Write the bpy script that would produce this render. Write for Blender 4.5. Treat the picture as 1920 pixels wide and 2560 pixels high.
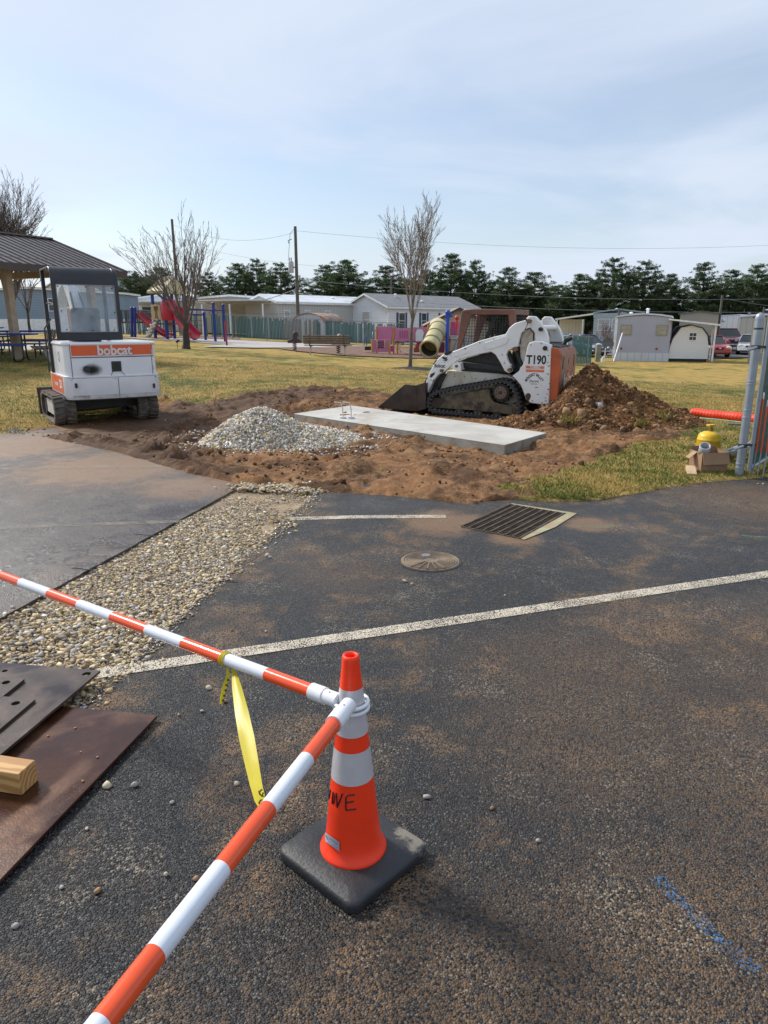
import bpy, bmesh, math, random
import numpy as np
from mathutils import Vector, Matrix, Euler
for o in list(bpy.data.objects): bpy.data.objects.remove(o)
scene = bpy.context.scene
COL = scene.collection
R = math.radians
# ------------------------------------------------------------------ camera
H, FPX, TH = 1.68, 1750.0, R(15.2)
CT, ST = math.cos(TH), math.sin(TH)
cam = bpy.data.cameras.new('camera'); cam.sensor_fit = 'HORIZONTAL'; cam.sensor_width = 36
cam.lens = FPX / 1920 * 36; cam.clip_start = 0.05; cam.clip_end = 2000
camo = bpy.data.objects.new('camera', cam); COL.objects.link(camo)
camo.location = (0, 0, H); camo.rotation_euler = (R(90) - TH, 0, 0)
scene.camera = camo
# ------------------------------------------------------------------ sky and sun
SUN_AZ, SUN_EL = R(-56), R(41)          # azimuth from +Y (negative = left)
w = bpy.data.worlds.new('World'); scene.world = w; w.use_nodes = True
nt = w.node_tree; nt.nodes.clear()
def wn(t, **k):
    n = nt.nodes.new(t)
    for a, b in k.items(): setattr(n, a, b)
    return n
sky = wn('ShaderNodeTexSky'); sky.sky_type = 'NISHITA'; sky.sun_disc = False
sky.sun_elevation = SUN_EL; sky.sun_rotation = SUN_AZ; sky.air_density = 1.0; sky.dust_density = 1.2; sky.ozone_density = 2.0
tc = wn('ShaderNodeTexCoord'); sx = wn('ShaderNodeSeparateXYZ'); nt.links.new(tc.outputs['Generated'], sx.inputs[0])
zc = wn('ShaderNodeMath', operation='MAXIMUM'); nt.links.new(sx.outputs[2], zc.inputs[0]); zc.inputs[1].default_value = 0.0
za = wn('ShaderNodeMath', operation='ADD'); nt.links.new(zc.outputs[0], za.inputs[0]); za.inputs[1].default_value = 0.16
dv = wn('ShaderNodeVectorMath', operation='DIVIDE'); cz = wn('ShaderNodeCombineXYZ')
nt.links.new(tc.outputs['Generated'], dv.inputs[0])
for i in range(3): nt.links.new(za.outputs[0], cz.inputs[i])
nt.links.new(cz.outputs[0], dv.inputs[1])
mp = wn('ShaderNodeMapping'); mp.inputs['Scale'].default_value = (0.55, 0.75, 0.0); mp.inputs['Location'].default_value = (3.1, 0.9, 0.0); mp.inputs['Rotation'].default_value = (0, 0, R(14))
nt.links.new(dv.outputs[0], mp.inputs[0])
nz = wn('ShaderNodeTexNoise'); nz.inputs['Scale'].default_value = 1.1; nz.inputs['Detail'].default_value = 7; nz.inputs['Roughness'].default_value = 0.55; nz.inputs['Distortion'].default_value = 0.5
nt.links.new(mp.outputs[0], nz.inputs['Vector'])
rp = wn('ShaderNodeMapRange'); rp.interpolation_type = 'SMOOTHSTEP'; rp.inputs['From Min'].default_value = 0.34; rp.inputs['From Max'].default_value = 0.66
rp.inputs['To Min'].default_value = 0.30; rp.inputs['To Max'].default_value = 0.93
nt.links.new(nz.outputs[0], rp.inputs['Value'])
mx = wn('ShaderNodeMix', data_type='RGBA'); nt.links.new(rp.outputs[0], mx.inputs[0]); nt.links.new(sky.outputs[0], mx.inputs[6])
mx.inputs[7].default_value = (5.15, 5.75, 6.75, 1)
bg = wn('ShaderNodeBackground'); bg.inputs[1].default_value = 0.097
nt.links.new(mx.outputs[2], bg.inputs[0])
wo = wn('ShaderNodeOutputWorld'); nt.links.new(bg.outputs[0], wo.inputs[0])
sl = bpy.data.lights.new('sun', 'SUN'); sl.energy = 2.9; sl.angle = R(10); sl.color = (1.0, 0.95, 0.88)
so = bpy.data.objects.new('sun', sl); COL.objects.link(so)
sd = Vector((math.sin(SUN_AZ) * math.cos(SUN_EL), math.cos(SUN_AZ) * math.cos(SUN_EL), math.sin(SUN_EL)))
so.rotation_euler = sd.to_track_quat('Z', 'Y').to_euler(); so.location = (-20, 20, 30)
vs = scene.view_settings
vs.view_transform = 'Standard'; vs.look = 'None'; vs.exposure = 0.58; vs.gamma = 1; vs.use_curve_mapping = False
# ------------------------------------------------------------------ terrain and pixel helpers
def gz(X, Y):
    t = min(max((Y - 10) / 12, 0), 1); t = t * t * (3 - 2 * t)
    return max(-0.7, min(0.85, -0.05 * X)) * t
def gz_np(X, Y):
    t = np.clip((Y - 10) / 12, 0, 1); t = t * t * (3 - 2 * t)
    return np.clip(-0.05 * X, -0.7, 0.85) * t
def ray(px, py):
    u = (px - 960) / FPX; v = (1280 - py) / FPX
    return Vector((u, CT + v * ST, -ST + v * CT))
CAM = Vector((0, 0, H))
def G(px, py):                      # ground point seen at a photograph pixel
    d = ray(px, py); t = 0.5
    while t < 500:
        p = CAM + d * t
        if p.z < gz(p.x, p.y): return Vector((p.x, p.y, gz(p.x, p.y)))
        t *= 1.0008
    return p
def at(px, py, Y):                  # point at distance Y
    d = ray(px, py); return CAM + d * (Y / d.y)
def atz(px, py, z):
    d = ray(px, py); return CAM + d * ((z - H) / d.z)
def gp(x, y, dz=0.0): return Vector((x, y, gz(x, y) + dz))
class Frame:                        # a thing's own axes: maps photograph pixels to local x, z on its plane y = const
    def __init__(s, origin, rz):
        s.o = Vector(origin); s.rz = rz
        s.x = Vector((math.cos(rz), math.sin(rz), 0)); s.y = Vector((-math.sin(rz), math.cos(rz), 0))
    def xz(s, px, py, y=0.0):
        d = ray(px, py); q = s.o + s.y * y
        t = (q - CAM).dot(s.y) / d.dot(s.y); p = CAM + d * t - s.o
        return (p.dot(s.x), p.z)
# ------------------------------------------------------------------ materials
def lin(r, g, b):
    f = lambda c: (c / 255 / 12.92) if c <= 10 else ((c / 255 + 0.055) / 1.055) ** 2.4
    return (f(r), f(g), f(b))
MATS = {}
class NT:
    def __init__(s, name):
        s.m = bpy.data.materials.new(name); s.m.use_nodes = True; s.t = s.m.node_tree
        s.b = s.t.nodes['Principled BSDF']; s.out = s.t.nodes['Material Output']
        s.tc = None
    def n(s, t, **k):
        x = s.t.nodes.new(t)
        for a, b in k.items(): setattr(x, a, b)
        return x
    def l(s, a, b): s.t.links.new(a, b)
    def coord(s, kind='Object'):
        if not s.tc: s.tc = s.n('ShaderNodeTexCoord')
        return s.tc.outputs[kind]
    def noise(s, scale, detail=4, rough=0.55, dist=0.0, vec=None):
        x = s.n('ShaderNodeTexNoise'); x.inputs['Scale'].default_value = scale; x.inputs['Detail'].default_value = detail
        x.inputs['Roughness'].default_value = rough; x.inputs['Distortion'].default_value = dist
        s.l(vec or s.coord(), x.inputs['Vector']); return x.outputs[0]
    def voro(s, scale, out='Distance', feature='F1', vec=None, rnd=1.0):
        x = s.n('ShaderNodeTexVoronoi'); x.feature = feature; x.inputs['Scale'].default_value = scale; x.inputs['Randomness'].default_value = rnd
        s.l(vec or s.coord(), x.inputs['Vector']); return x.outputs[out]
    def ramp(s, val, a, b, lo=0.0, hi=1.0):
        x = s.n('ShaderNodeMapRange'); x.interpolation_type = 'SMOOTHSTEP'
        x.inputs['From Min'].default_value = a; x.inputs['From Max'].default_value = b
        x.inputs['To Min'].default_value = lo; x.inputs['To Max'].default_value = hi
        s.l(val, x.inputs['Value']); return x.outputs[0]
    def math(s, op, a, b=None):
        x = s.n('ShaderNodeMath', operation=op)
        for i, v in enumerate((a, b)):
            if v is None: continue
            if isinstance(v, (int, float)): x.inputs[i].default_value = v
            else: s.l(v, x.inputs[i])
        return x.outputs[0]
    def mix(s, f, a, b, blend='MIX'):
        x = s.n('ShaderNodeMix', data_type='RGBA', blend_type=blend)
        for i, v in ((0, f), (6, a), (7, b)):
            if isinstance(v, (int, float)): x.inputs[i].default_value = v
            elif isinstance(v, tuple): x.inputs[i].default_value = (*v[:3], 1)
            else: s.l(v, x.inputs[i])
        return x.outputs[2]
    def bump(s, h, strength=0.3, dist=0.01, prev=None):
        x = s.n('ShaderNodeBump'); x.inputs['Strength'].default_value = strength; x.inputs['Distance'].default_value = dist
        s.l(h, x.inputs['Height'])
        if prev: s.l(prev, x.inputs['Normal'])
        return x.outputs[0]
    def attr(s, name):
        x = s.n('ShaderNodeAttribute'); x.attribute_name = name; return x.outputs['Color']
    def set(s, **k):
        for a, v in k.items():
            i = s.b.inputs[a.replace('_', ' ')]
            if isinstance(v, (int, float)): i.default_value = v
            elif isinstance(v, tuple): i.default_value = (*v[:3], 1)
            else: s.l(v, i)
def mat(name, col, rough=0.6, metal=0.0, var=0.12, scale=5.0, dirt=None, bump=0.0, bscale=80, coat=0.0, spec=0.5):
    """plain surface with slow colour variation, optional dirt (colour, amount 0..1, scale)"""
    if name in MATS: return MATS[name]
    m = NT(name)
    nz_ = m.noise(scale, 5, 0.6)
    c = m.mix(m.ramp(nz_, 0.3, 0.7), tuple(x * (1 - var) for x in col), tuple(min(1, x * (1 + var)) for x in col))
    rr = rough
    if dirt:
        dc, da, ds = dirt
        n2 = m.noise(ds, 8, 0.65, 0.6)
        f = m.ramp(n2, 0.72 - 0.45 * da, 0.92 - 0.45 * da)
        c = m.mix(f, c, dc)
        rr = m.math('ADD', m.math('MULTIPLY', f, 0.85 - rough), rough)
    m.set(Base_Color=c, Roughness=rr, Metallic=metal)
    m.b.inputs['Specular IOR Level'].default_value = spec
    if coat: m.b.inputs['Coat Weight'].default_value = coat; m.b.inputs['Coat Roughness'].default_value = 0.08
    if bump:
        m.set(Normal=m.bump(m.noise(bscale, 4), bump, 0.01))
    MATS[name] = m.m
    return m.m
def glass_mat(name, tint, rough=0.1, alpha=0.6):
    if name in MATS: return MATS[name]
    m = NT(name); m.set(Base_Color=tint, Roughness=rough)
    tr = m.n('ShaderNodeBsdfTransparent'); ms = m.n('ShaderNodeMixShader'); f = m.ramp(m.noise(3.0, 5), 0.2, 0.8, alpha - 0.18, alpha + 0.18)
    m.l(f, ms.inputs[0]); m.l(tr.outputs[0], ms.inputs[1]); m.l(m.b.outputs[0], ms.inputs[2]); m.l(ms.outputs[0], m.out.inputs[0])
    MATS[name] = m.m; return m.m
# ------------------------------------------------------------------ mesh helpers
def rotm(rx=0, ry=0, rz=0): return Euler((R(rx), R(ry), R(rz))).to_matrix()
class MB:
    def __init__(s): s.v = []; s.f = []; s.mi = []
    def add(s, vs_, fs_, m=0):
        o = len(s.v); s.v += [tuple(v) for v in vs_]; s.f += [tuple(i + o for i in f) for f in fs_]; s.mi += [m] * len(fs_)
        return s
    def box(s, c, size, rot=None, m=0):
        c = Vector(c); hx, hy, hz = (x / 2 for x in size); vs_ = []
        for dz in (-hz, hz):
            for dx, dy in ((-hx, -hy), (hx, -hy), (hx, hy), (-hx, hy)):
                p = Vector((dx, dy, dz)); vs_.append(c + (rot @ p if rot else p))
        return s.add(vs_, [(3, 2, 1, 0), (4, 5, 6, 7), (0, 1, 5, 4), (1, 2, 6, 5), (2, 3, 7, 6), (3, 0, 4, 7)], m)
    def bx(s, x0, x1, y0, y1, z0, z1, m=0): return s.box(((x0 + x1) / 2, (y0 + y1) / 2, (z0 + z1) / 2), (x1 - x0, y1 - y0, z1 - z0), None, m)
    def bar(s, p0, p1, w_, h_=None, up=(0, 0, 1), m=0):
        p0 = Vector(p0); p1 = Vector(p1); d = p1 - p0; L = d.length; d.normalize(); u = Vector(up)
        if abs(d.dot(u)) > 0.99: u = Vector((0, 1, 0))
        sd_ = d.cross(u).normalized(); u = sd_.cross(d)
        return s.box((p0 + p1) / 2, (L, w_, h_ or w_), Matrix((d, sd_, u)).transposed(), m)
    def tube(s, path, r, n=8, cap=True, m=0, closed=False):
        P = [Vector(p) for p in path]; k = len(P); rs = r if isinstance(r, (list, tuple)) else [r] * k
        vs_ = []; ref = None
        for i, p in enumerate(P):
            if closed: t = P[(i + 1) % k] - P[i - 1]
            else: t = P[min(i + 1, k - 1)] - P[max(i - 1, 0)]
            if t.length < 1e-9: t = Vector((0, 0, 1))
            t.normalize()
            if ref is None: ref = Vector((0, 0, 1)) if abs(t.z) < 0.9 else Vector((1, 0, 0))
            a = t.cross(ref)
            if a.length < 1e-6: a = t.cross(Vector((0, 1, 0)))
            a.normalize(); b = a.cross(t).normalized(); ref = b
            for j in range(n):
                an = 2 * math.pi * j / n; vs_.append(p + (a * math.cos(an) + b * math.sin(an)) * rs[i])
        fs_ = []
        for i in range(k if closed else k - 1):
            i2 = (i + 1) % k
            for j in range(n): fs_.append((i * n + j, i * n + (j + 1) % n, i2 * n + (j + 1) % n, i2 * n + j))
        if cap and not closed: fs_ += [tuple(range(n - 1, -1, -1)), tuple(range((k - 1) * n, k * n))]
        return s.add(vs_, fs_, m)
    def cyl(s, p0, p1, r, n=12, m=0, r1=None): return s.tube([p0, p1], [r, r if r1 is None else r1], n, True, m)
    def prism(s, poly, a0, a1, plane='xz', m=0):
        k = len(poly)
        mk = {'xz': lambda p, a: (p[0], a, p[1]), 'xy': lambda p, a: (p[0], p[1], a), 'yz': lambda p, a: (a, p[0], p[1])}[plane]
        vs_ = [mk(p, a0) for p in poly] + [mk(p, a1) for p in poly]
        ar = sum(poly[i][0] * poly[(i + 1) % k][1] - poly[(i + 1) % k][0] * poly[i][1] for i in range(k))
        fw = tuple(range(k)); bw = tuple(range(k - 1, -1, -1))
        flip = (ar > 0) == (plane in ('xy', 'yz'))
        f0, f1 = (bw, tuple(i + k for i in fw)) if flip else (fw, tuple(i + k for i in bw))
        fs_ = [f0, f1]
        for i in range(k):
            j = (i + 1) % k
            fs_.append((i, j, j + k, i + k) if flip else (j, i, i + k, j + k))
        return s.add(vs_, fs_, m)
    def lathe(s, prof, n=24, c=(0, 0, 0), rot=None, m=0, a0=0, a1=2 * math.pi):
        c = Vector(c); vs_ = []; k = len(prof); full = abs(a1 - a0 - 2 * math.pi) < 1e-6; nn = n if full else n + 1
        for r_, z_ in prof:
            for j in range(nn):
                a = a0 + (a1 - a0) * j / n; p = Vector((r_ * math.cos(a), r_ * math.sin(a), z_)); vs_.append(c + (rot @ p if rot else p))
        fs_ = []
        for i in range(k - 1):
            for j in range(n):
                j2 = (j + 1) % nn
                fs_.append((i * nn + j, i * nn + j2, (i + 1) * nn + j2, (i + 1) * nn + j))
        return s.add(vs_, fs_, m)
    def loft(s, rings, cap=True, m=0):
        k = len(rings[0]); vs_ = [p for r_ in rings for p in r_]; fs_ = []
        for i in range(len(rings) - 1):
            for j in range(k): fs_.append((i * k + j, i * k + (j + 1) % k, (i + 1) * k + (j + 1) % k, (i + 1) * k + j))
        if cap: fs_ += [tuple(range(k - 1, -1, -1)), tuple(range((len(rings) - 1) * k, len(rings) * k))]
        return s.add(vs_, fs_, m)
    def ball(s, c, r, n=10, m=0, sq=(1, 1, 1)):
        pr = [(max(1e-4, r * math.sin(math.pi * i / n)), -r * math.cos(math.pi * i / n)) for i in range(n + 1)]
        return s.lathe(pr, n + 2, c, Matrix.Diagonal(sq), m)
    def mesh(s, name, mats):
        me = bpy.data.meshes.new(name); me.from_pydata(s.v, [], s.f)
        mats = mats if isinstance(mats, (list, tuple)) else [mats]
        for x in mats: me.materials.append(x)
        if len(mats) > 1: me.polygons.foreach_set('material_index', s.mi)
        bm = bmesh.new(); bm.from_mesh(me); bmesh.ops.recalc_face_normals(bm, faces=bm.faces); bm.to_mesh(me); bm.free()
        return me
    def build(s, name, mats, parent=None, smooth=None, bevel=0.0, seg=2):
        me = s.mesh(name, mats)
        o = bpy.data.objects.new(name, me); COL.objects.link(o); o.parent = parent
        if bevel:
            b = o.modifiers.new('bevel', 'BEVEL'); b.width = bevel; b.segments = seg; b.limit_method = 'ANGLE'; b.angle_limit = R(40); smooth = smooth or 35
        if smooth:
            me.polygons.foreach_set('use_smooth', [True] * len(me.polygons))
            me.set_sharp_from_angle(angle=R(smooth if smooth is not True else 40))
        return o
def np_mesh(name, V, F, m, parent=None, col=None, smooth=False):
    V = np.asarray(V, np.float32); F = np.asarray(F, np.int32); k = F.shape[1]
    me = bpy.data.meshes.new(name); me.vertices.add(len(V)); me.vertices.foreach_set('co', V.ravel())
    me.loops.add(F.size); me.loops.foreach_set('vertex_index', F.ravel())
    me.polygons.add(len(F)); me.polygons.foreach_set('loop_start', np.arange(0, F.size, k, dtype=np.int32))
    me.polygons.foreach_set('loop_total', np.full(len(F), k, np.int32))
    if smooth: me.polygons.foreach_set('use_smooth', np.ones(len(F), bool))
    if col is not None:
        a = me.color_attributes.new('tint', 'FLOAT_COLOR', 'POINT'); c4 = np.ones((len(V), 4), np.float32); c4[:, :3] = col
        a.data.foreach_set('color', c4.ravel())
    me.materials.append(m); me.update(); me.validate()
    o = bpy.data.objects.new(name, me); COL.objects.link(o); o.parent = parent
    return o
def tag(o, label=None, cat=None, group=None, kind=None):
    for k, v in (('label', label), ('category', cat), ('group', group), ('kind', kind)):
        if v: o[k] = v
    return o
def empty(name, loc, rz=0.0, label=None, cat=None, group=None):
    o = bpy.data.objects.new(name, None); COL.objects.link(o); o.location = loc; o.rotation_euler = (0, 0, rz); o.empty_display_size = 0.2
    return tag(o, label, cat, group)
def copy_tree(o, parent=None):
    c = o.copy(); COL.objects.link(c); c.parent = parent
    for ch in list(o.children): copy_tree(ch, c)
    return c
def text(name, body, size, m, parent, mtx, extrude=0.001, bold=0.0, shear=0.0, sx_=1.0, align='CENTER', space=1.0):
    """lettering as a thin mesh; text plane is local XY of mtx"""
    cu = bpy.data.curves.new(name, 'FONT'); cu.body = body; cu.size = size; cu.extrude = extrude; cu.offset = bold; cu.shear = shear
    cu.align_x = align; cu.align_y = 'CENTER'; cu.resolution_u = 3; cu.space_character = space
    t = bpy.data.objects.new('t', cu); me = bpy.data.meshes.new_from_object(t); bpy.data.objects.remove(t); bpy.data.curves.remove(cu)
    me.transform(mtx @ Matrix.Diagonal((sx_, 1, 1, 1))); me.name = name; me.materials.clear(); me.materials.append(m)
    o = bpy.data.objects.new(name, me); COL.objects.link(o); o.parent = parent
    return o
def mtx_xz(x, y, z, flip=False):     # text standing in the local XZ plane, read from -Y
    return Matrix.Translation((x, y, z)) @ Matrix.Rotation(R(90), 4, 'X')
# value noise
def _hash(ix, iy, s): 
    n = (ix * 374761393 + iy * 668265263 + s * 1442695041) & 0xffffffff
    n = ((n ^ (n >> 13)) * 1274126177) & 0xffffffff
    return ((n ^ (n >> 16)) & 0xffff) / 65535.0
def vnoise(X, Y, s=0):
    ix = np.floor(X).astype(np.int64); iy = np.floor(Y).astype(np.int64); fx = X - ix; fy = Y - iy
    fx = fx * fx * (3 - 2 * fx); fy = fy * fy * (3 - 2 * fy)
    a = _hash(ix, iy, s); b = _hash(ix + 1, iy, s); c = _hash(ix, iy + 1, s); d = _hash(ix + 1, iy + 1, s)
    return (a * (1 - fx) + b * fx) * (1 - fy) + (c * (1 - fx) + d * fx) * fy
def fbm(X, Y, sc, oct_=5, s=0, gain=0.5):
    v = 0; a = 1; t = 0
    for i in range(oct_):
        v = v + a * vnoise(X * sc + 17.3 * i, Y * sc + 9.1 * i, s + i); t += a; a *= gain; sc *= 2.03
    return v / t
def inpoly(X, Y, poly):
    c = np.zeros(X.shape, bool); n = len(poly); j = n - 1
    for i in range(n):
        xi, yi = poly[i]; xj, yj = poly[j]
        if yi != yj:
            c ^= ((yi > Y) != (yj > Y)) & (X < (xj - xi) * (Y - yi) / (yj - yi) + xi)
        j = i
    return c
def sstep(x, a, b):
    t = np.clip((x - a) / (b - a), 0, 1); return t * t * (3 - 2 * t)
ICO_V = None
def ico():
    p = (1 + 5 ** 0.5) / 2
    v = np.array([(-1, p, 0), (1, p, 0), (-1, -p, 0), (1, -p, 0), (0, -1, p), (0, 1, p), (0, -1, -p), (0, 1, -p), (p, 0, -1), (p, 0, 1), (-p, 0, -1), (-p, 0, 1)], float) / (1 + p * p) ** 0.5
    f = np.array([(0, 11, 5), (0, 5, 1), (0, 1, 7), (0, 7, 10), (0, 10, 11), (1, 5, 9), (5, 11, 4), (11, 10, 2), (10, 7, 6), (7, 1, 8), (3, 9, 4), (3, 4, 2), (3, 2, 6), (3, 6, 8), (3, 8, 9), (4, 9, 5), (2, 4, 11), (6, 2, 10), (8, 6, 7), (9, 8, 1)])
    return v, f
def rand_rot(rng, n):
    q = rng.normal(size=(n, 4)); q /= np.linalg.norm(q, axis=1)[:, None]; w_, x, y, z = q.T
    return np.stack([np.stack([1 - 2 * (y * y + z * z), 2 * (x * y - z * w_), 2 * (x * z + y * w_)], 1), np.stack([2 * (x * y + z * w_), 1 - 2 * (x * x + z * z), 2 * (y * z - x * w_)], 1), np.stack([2 * (x * z - y * w_), 2 * (y * z + x * w_), 1 - 2 * (x * x + y * y)], 1)], 1)
def stones(name, P, S, m, pal, seed=0, parent=None, flat=0.6, jit=0.22, lie=True):
    """many small angular stones as one mesh, each with its own shape, turn and tint"""
    rng = np.random.default_rng(seed); v, f = ico(); n = len(P)
    V = np.repeat(v[None], n, 0) * (1 + rng.uniform(-jit, jit, (n, 12, 1)))
    V = V * np.stack([rng.uniform(0.75, 1.35, n), rng.uniform(0.7, 1.1, n), rng.uniform(flat * 0.7, flat * 1.3, n)], 1)[:, None, :]
    if lie:
        a = rng.uniform(0, 2 * np.pi, n); ca, sa = np.cos(a), np.sin(a); z = np.zeros(n); o = np.ones(n)
        Rm = np.stack([np.stack([ca, -sa, z], 1), np.stack([sa, ca, z], 1), np.stack([z, z, o], 1)], 1)
        t = rng.normal(0, 0.35, (n, 2)); cx, sx_ = np.cos(t[:, 0]), np.sin(t[:, 0])
        Rx = np.stack([np.stack([o, z, z], 1), np.stack([z, cx, -sx_], 1), np.stack([z, sx_, cx], 1)], 1)
        Rm = np.einsum('nij,njk->nik', Rm, Rx)
    else: Rm = rand_rot(rng, n)
    V = np.einsum('nij,nkj->nki', Rm, V) * S[:, None, None] + P[:, None, :]
    F = (f[None] + (np.arange(n) * 12)[:, None, None]).reshape(-1, 3)
    pal = np.array(pal); c = pal[rng.integers(0, len(pal), n)] * rng.uniform(0.75, 1.2, (n, 1))
    return np_mesh(name, V.reshape(-1, 3), F, m, parent, np.repeat(c, 12, 0))
def mat_tint(name, rough=0.85, bump=0.3, bscale=120, var=0.25, scale=30, spec=0.4):
    if name in MATS: return MATS[name]
    m = NT(name); c = m.mix(1.0, m.attr('tint'), m.mix(m.noise(scale, 4), (1 - var,) * 3, (1 + var,) * 3), 'MULTIPLY')
    m.set(Base_Color=c, Roughness=rough); m.b.inputs['Specular IOR Level'].default_value = spec
    if bump: m.set(Normal=m.bump(m.noise(bscale, 3), bump, 0.005))
    MATS[name] = m.m; return m.m
# ================================================================== GROUND
# trench edges (saw cut left, ragged right)
TL0, TL1 = Vector((-2.62, 2.1)), Vector((-1.50, 7.30))
TR0, TR1 = Vector((-1.49, 2.1)), Vector((-0.66, 7.10))
edge_px = [(0, 1082), (120, 1092), (250, 1122), (390, 1158), (500, 1188), (600, 1212), (690, 1212), (795, 1229), (900, 1232), (1000, 1240), (1120, 1254), (1200, 1262), (1400, 1256), (1500, 1249), (1640, 1226), (1760, 1206), (1920, 1194)]
edge_w = [G(*p) for p in edge_px]
asph_poly = [(-16, -8), (-16, 12.6)] + [(p.x, p.y) for p in edge_w] + [(7.0, 7.9), (16, 8.6), (16, -8)]
dirt_px = [(20, 1100), (100, 1066), (250, 1046), (350, 1022), (440, 1012), (540, 1000), (650, 983), (740, 968), (850, 972), (930, 980), (1000, 1000), (1120, 1005), (1300, 1020), (1420, 1006), (1560, 1018), (1640, 1030), (1705, 1066), (1690, 1090), (1570, 1108), (1500, 1150), (1440, 1180), (1345, 1212), (1300, 1245), (1260, 1290), (1180, 1310), (1130, 1285), (1000, 1262), (795, 1250), (600, 1235), (380, 1180), (200, 1135)]
dirt_poly = [(G(*p).x, G(*p).y) for p in dirt_px]
gr_px = [(1154, 1318), (1276, 1262), (1415, 1285), (1300, 1347)]
GRQ = [G(*p) for p in gr_px]
RES = 0.05
gx = np.arange(-16, 14.01, RES); gy = np.arange(4.9, 27.01, RES)
GX, GY = np.meshgrid(gx, gy)
def blur(M, k):
    for _ in range(3):
        for ax in (0, 1):
            c = np.cumsum(np.pad(M, [(k + 1, k) if a == ax else (0, 0) for a in (0, 1)], mode='edge'), ax)
            M = (np.take(c, range(2 * k + 1, c.shape[ax]), ax) - np.take(c, range(0, c.shape[ax] - 2 * k - 1), ax)) / (2 * k + 1)
    return M
n1 = fbm(GX, GY, 1.1, 5, 3); n2 = fbm(GX, GY, 4.0, 4, 11); n3 = fbm(GX, GY, 11.0, 3, 23)
D = blur(inpoly(GX, GY, dirt_poly).astype(float), 5)
A = blur(inpoly(GX, GY, asph_poly).astype(float), 2)
dirt = sstep(D + (n1 - 0.5) * 1.0 + (n2 - 0.5) * 0.7 + (n3 - 0.5) * 0.35, 0.38, 0.62)
# spots of bare ground scattered in the turf
asph = sstep(A + (n1 - 0.5) * 0.5 + (n2 - 0.5) * 0.35, 0.40, 0.85)
# ---- excavator and loader tread marks: rows of ridges along paths
tread = np.zeros_like(GX)
def tread_path(p, q, wdt=0.34, pitch=0.13, amp=1.0):
    global tread
    p = Vector(p[:2]); q = Vector(q[:2]); d = (q - p); L = d.length; d /= L
    s = (GX - p.x) * d.x + (GY - p.y) * d.y; t = (GX - p.x) * -d.y + (GY - p.y) * d.x
    m = sstep(wdt / 2 - np.abs(t), 0, 0.05) * sstep(s, 0, 0.2) * sstep(L - s, 0, 0.4)
    rid = np.sin(2 * np.pi * (s + 0.25 * np.abs(t)) / pitch)
    tread = np.where(m > 0.05, m * rid * amp * (0.5 + n1), tread)
for a, b in (((180, 1092), (330, 1120)), ((150, 1075), (250, 1098)), ((420, 1080), (560, 1175)), ((300, 1060), (500, 1100)), ((360, 1120), (560, 1200)), ((900, 1005), (640, 1040))):
    tread_path(G(*a), G(*b))
base = gz_np(GX, GY)
hz = base + 0.02 + dirt * (0.015 + (n1 - 0.5) * 0.10 + (n2 - 0.5) * 0.11 + (n3 - 0.5) * 0.075 + tread * 0.036) + (1 - dirt) * ((n2 - 0.5) * 0.03)
hz += dirt * sstep(fbm(GX, GY, 2.3, 4, 41), 0.56, 0.74) * 0.07          # lumps
hz = np.where(asph > 0.0, hz * (1 - asph) + asph * (base - 0.11), hz)
# the loader stands on levelled soil
lc_, ls_ = math.cos(R(-25)), math.sin(R(-25)); lu = (GX - 2.38) * lc_ + (GY - 12.45) * ls_; lv = -(GX - 2.38) * ls_ + (GY - 12.45) * lc_
lm = sstep(lu, -3.4, -3.0) * sstep(0.35 - lu, 0, 0.3) * sstep(lv, -0.75, -0.35) * sstep(2.3 - lv, 0, 0.4)
hz = hz * (1 - lm) + lm * (base - 0.0 + (n2 - 0.5) * 0.02 - 0.005)
em = sstep(1.75 - np.sqrt((GX + 5.0) ** 2 + (GY - 12.0) ** 2), 0, 0.5); hz = hz * (1 - em) + em * (base - 0.01 + (n2 - 0.5) * 0.025 + dirt * tread * 0.02)
# grate pit and borders
pit = inpoly(GX, GY, [(p.x, p.y) for p in GRQ]); hz = np.where(blur(pit.astype(float), 2) > 0.02, -0.75, hz)
bd = np.minimum(np.minimum(GX - gx[0], gx[-1] - GX), gy[-1] - GY); hz -= 0.10 * (1 - sstep(bd, 0.0, 0.6))
# ---- dirt heap behind the loader
heap_c = G(1478, 1062); 
def heap(X, Y, c, rx, ry, h, rot, s=0, sharp=1.0):
    ca, sa = math.cos(rot), math.sin(rot); u = ((X - c.x) * ca + (Y - c.y) * sa) / rx; v = (-(X - c.x) * sa + (Y - c.y) * ca) / ry
    r = np.sqrt(u * u + v * v) + (fbm(X, Y, 1.6, 4, s) - 0.5) * 0.34
    return np.maximum(0, 1 - r) ** sharp * h
HEAPS = []
NX, NY = len(gx), len(gy)
idx = np.arange(NX * NY).reshape(NY, NX)
F = np.stack([idx[:-1, :-1], idx[:-1, 1:], idx[1:, 1:], idx[1:, :-1]], -1).reshape(-1, 4)
# keep only what can be seen from about here
keep = (np.abs(GX) < GY * 0.75 + 2.5)[:-1, :-1].ravel() & ~((asph > 0.999) & (blur(pit.astype(float), 4) < 0.01))[:-1, :-1].ravel()
F = F[keep]
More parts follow.
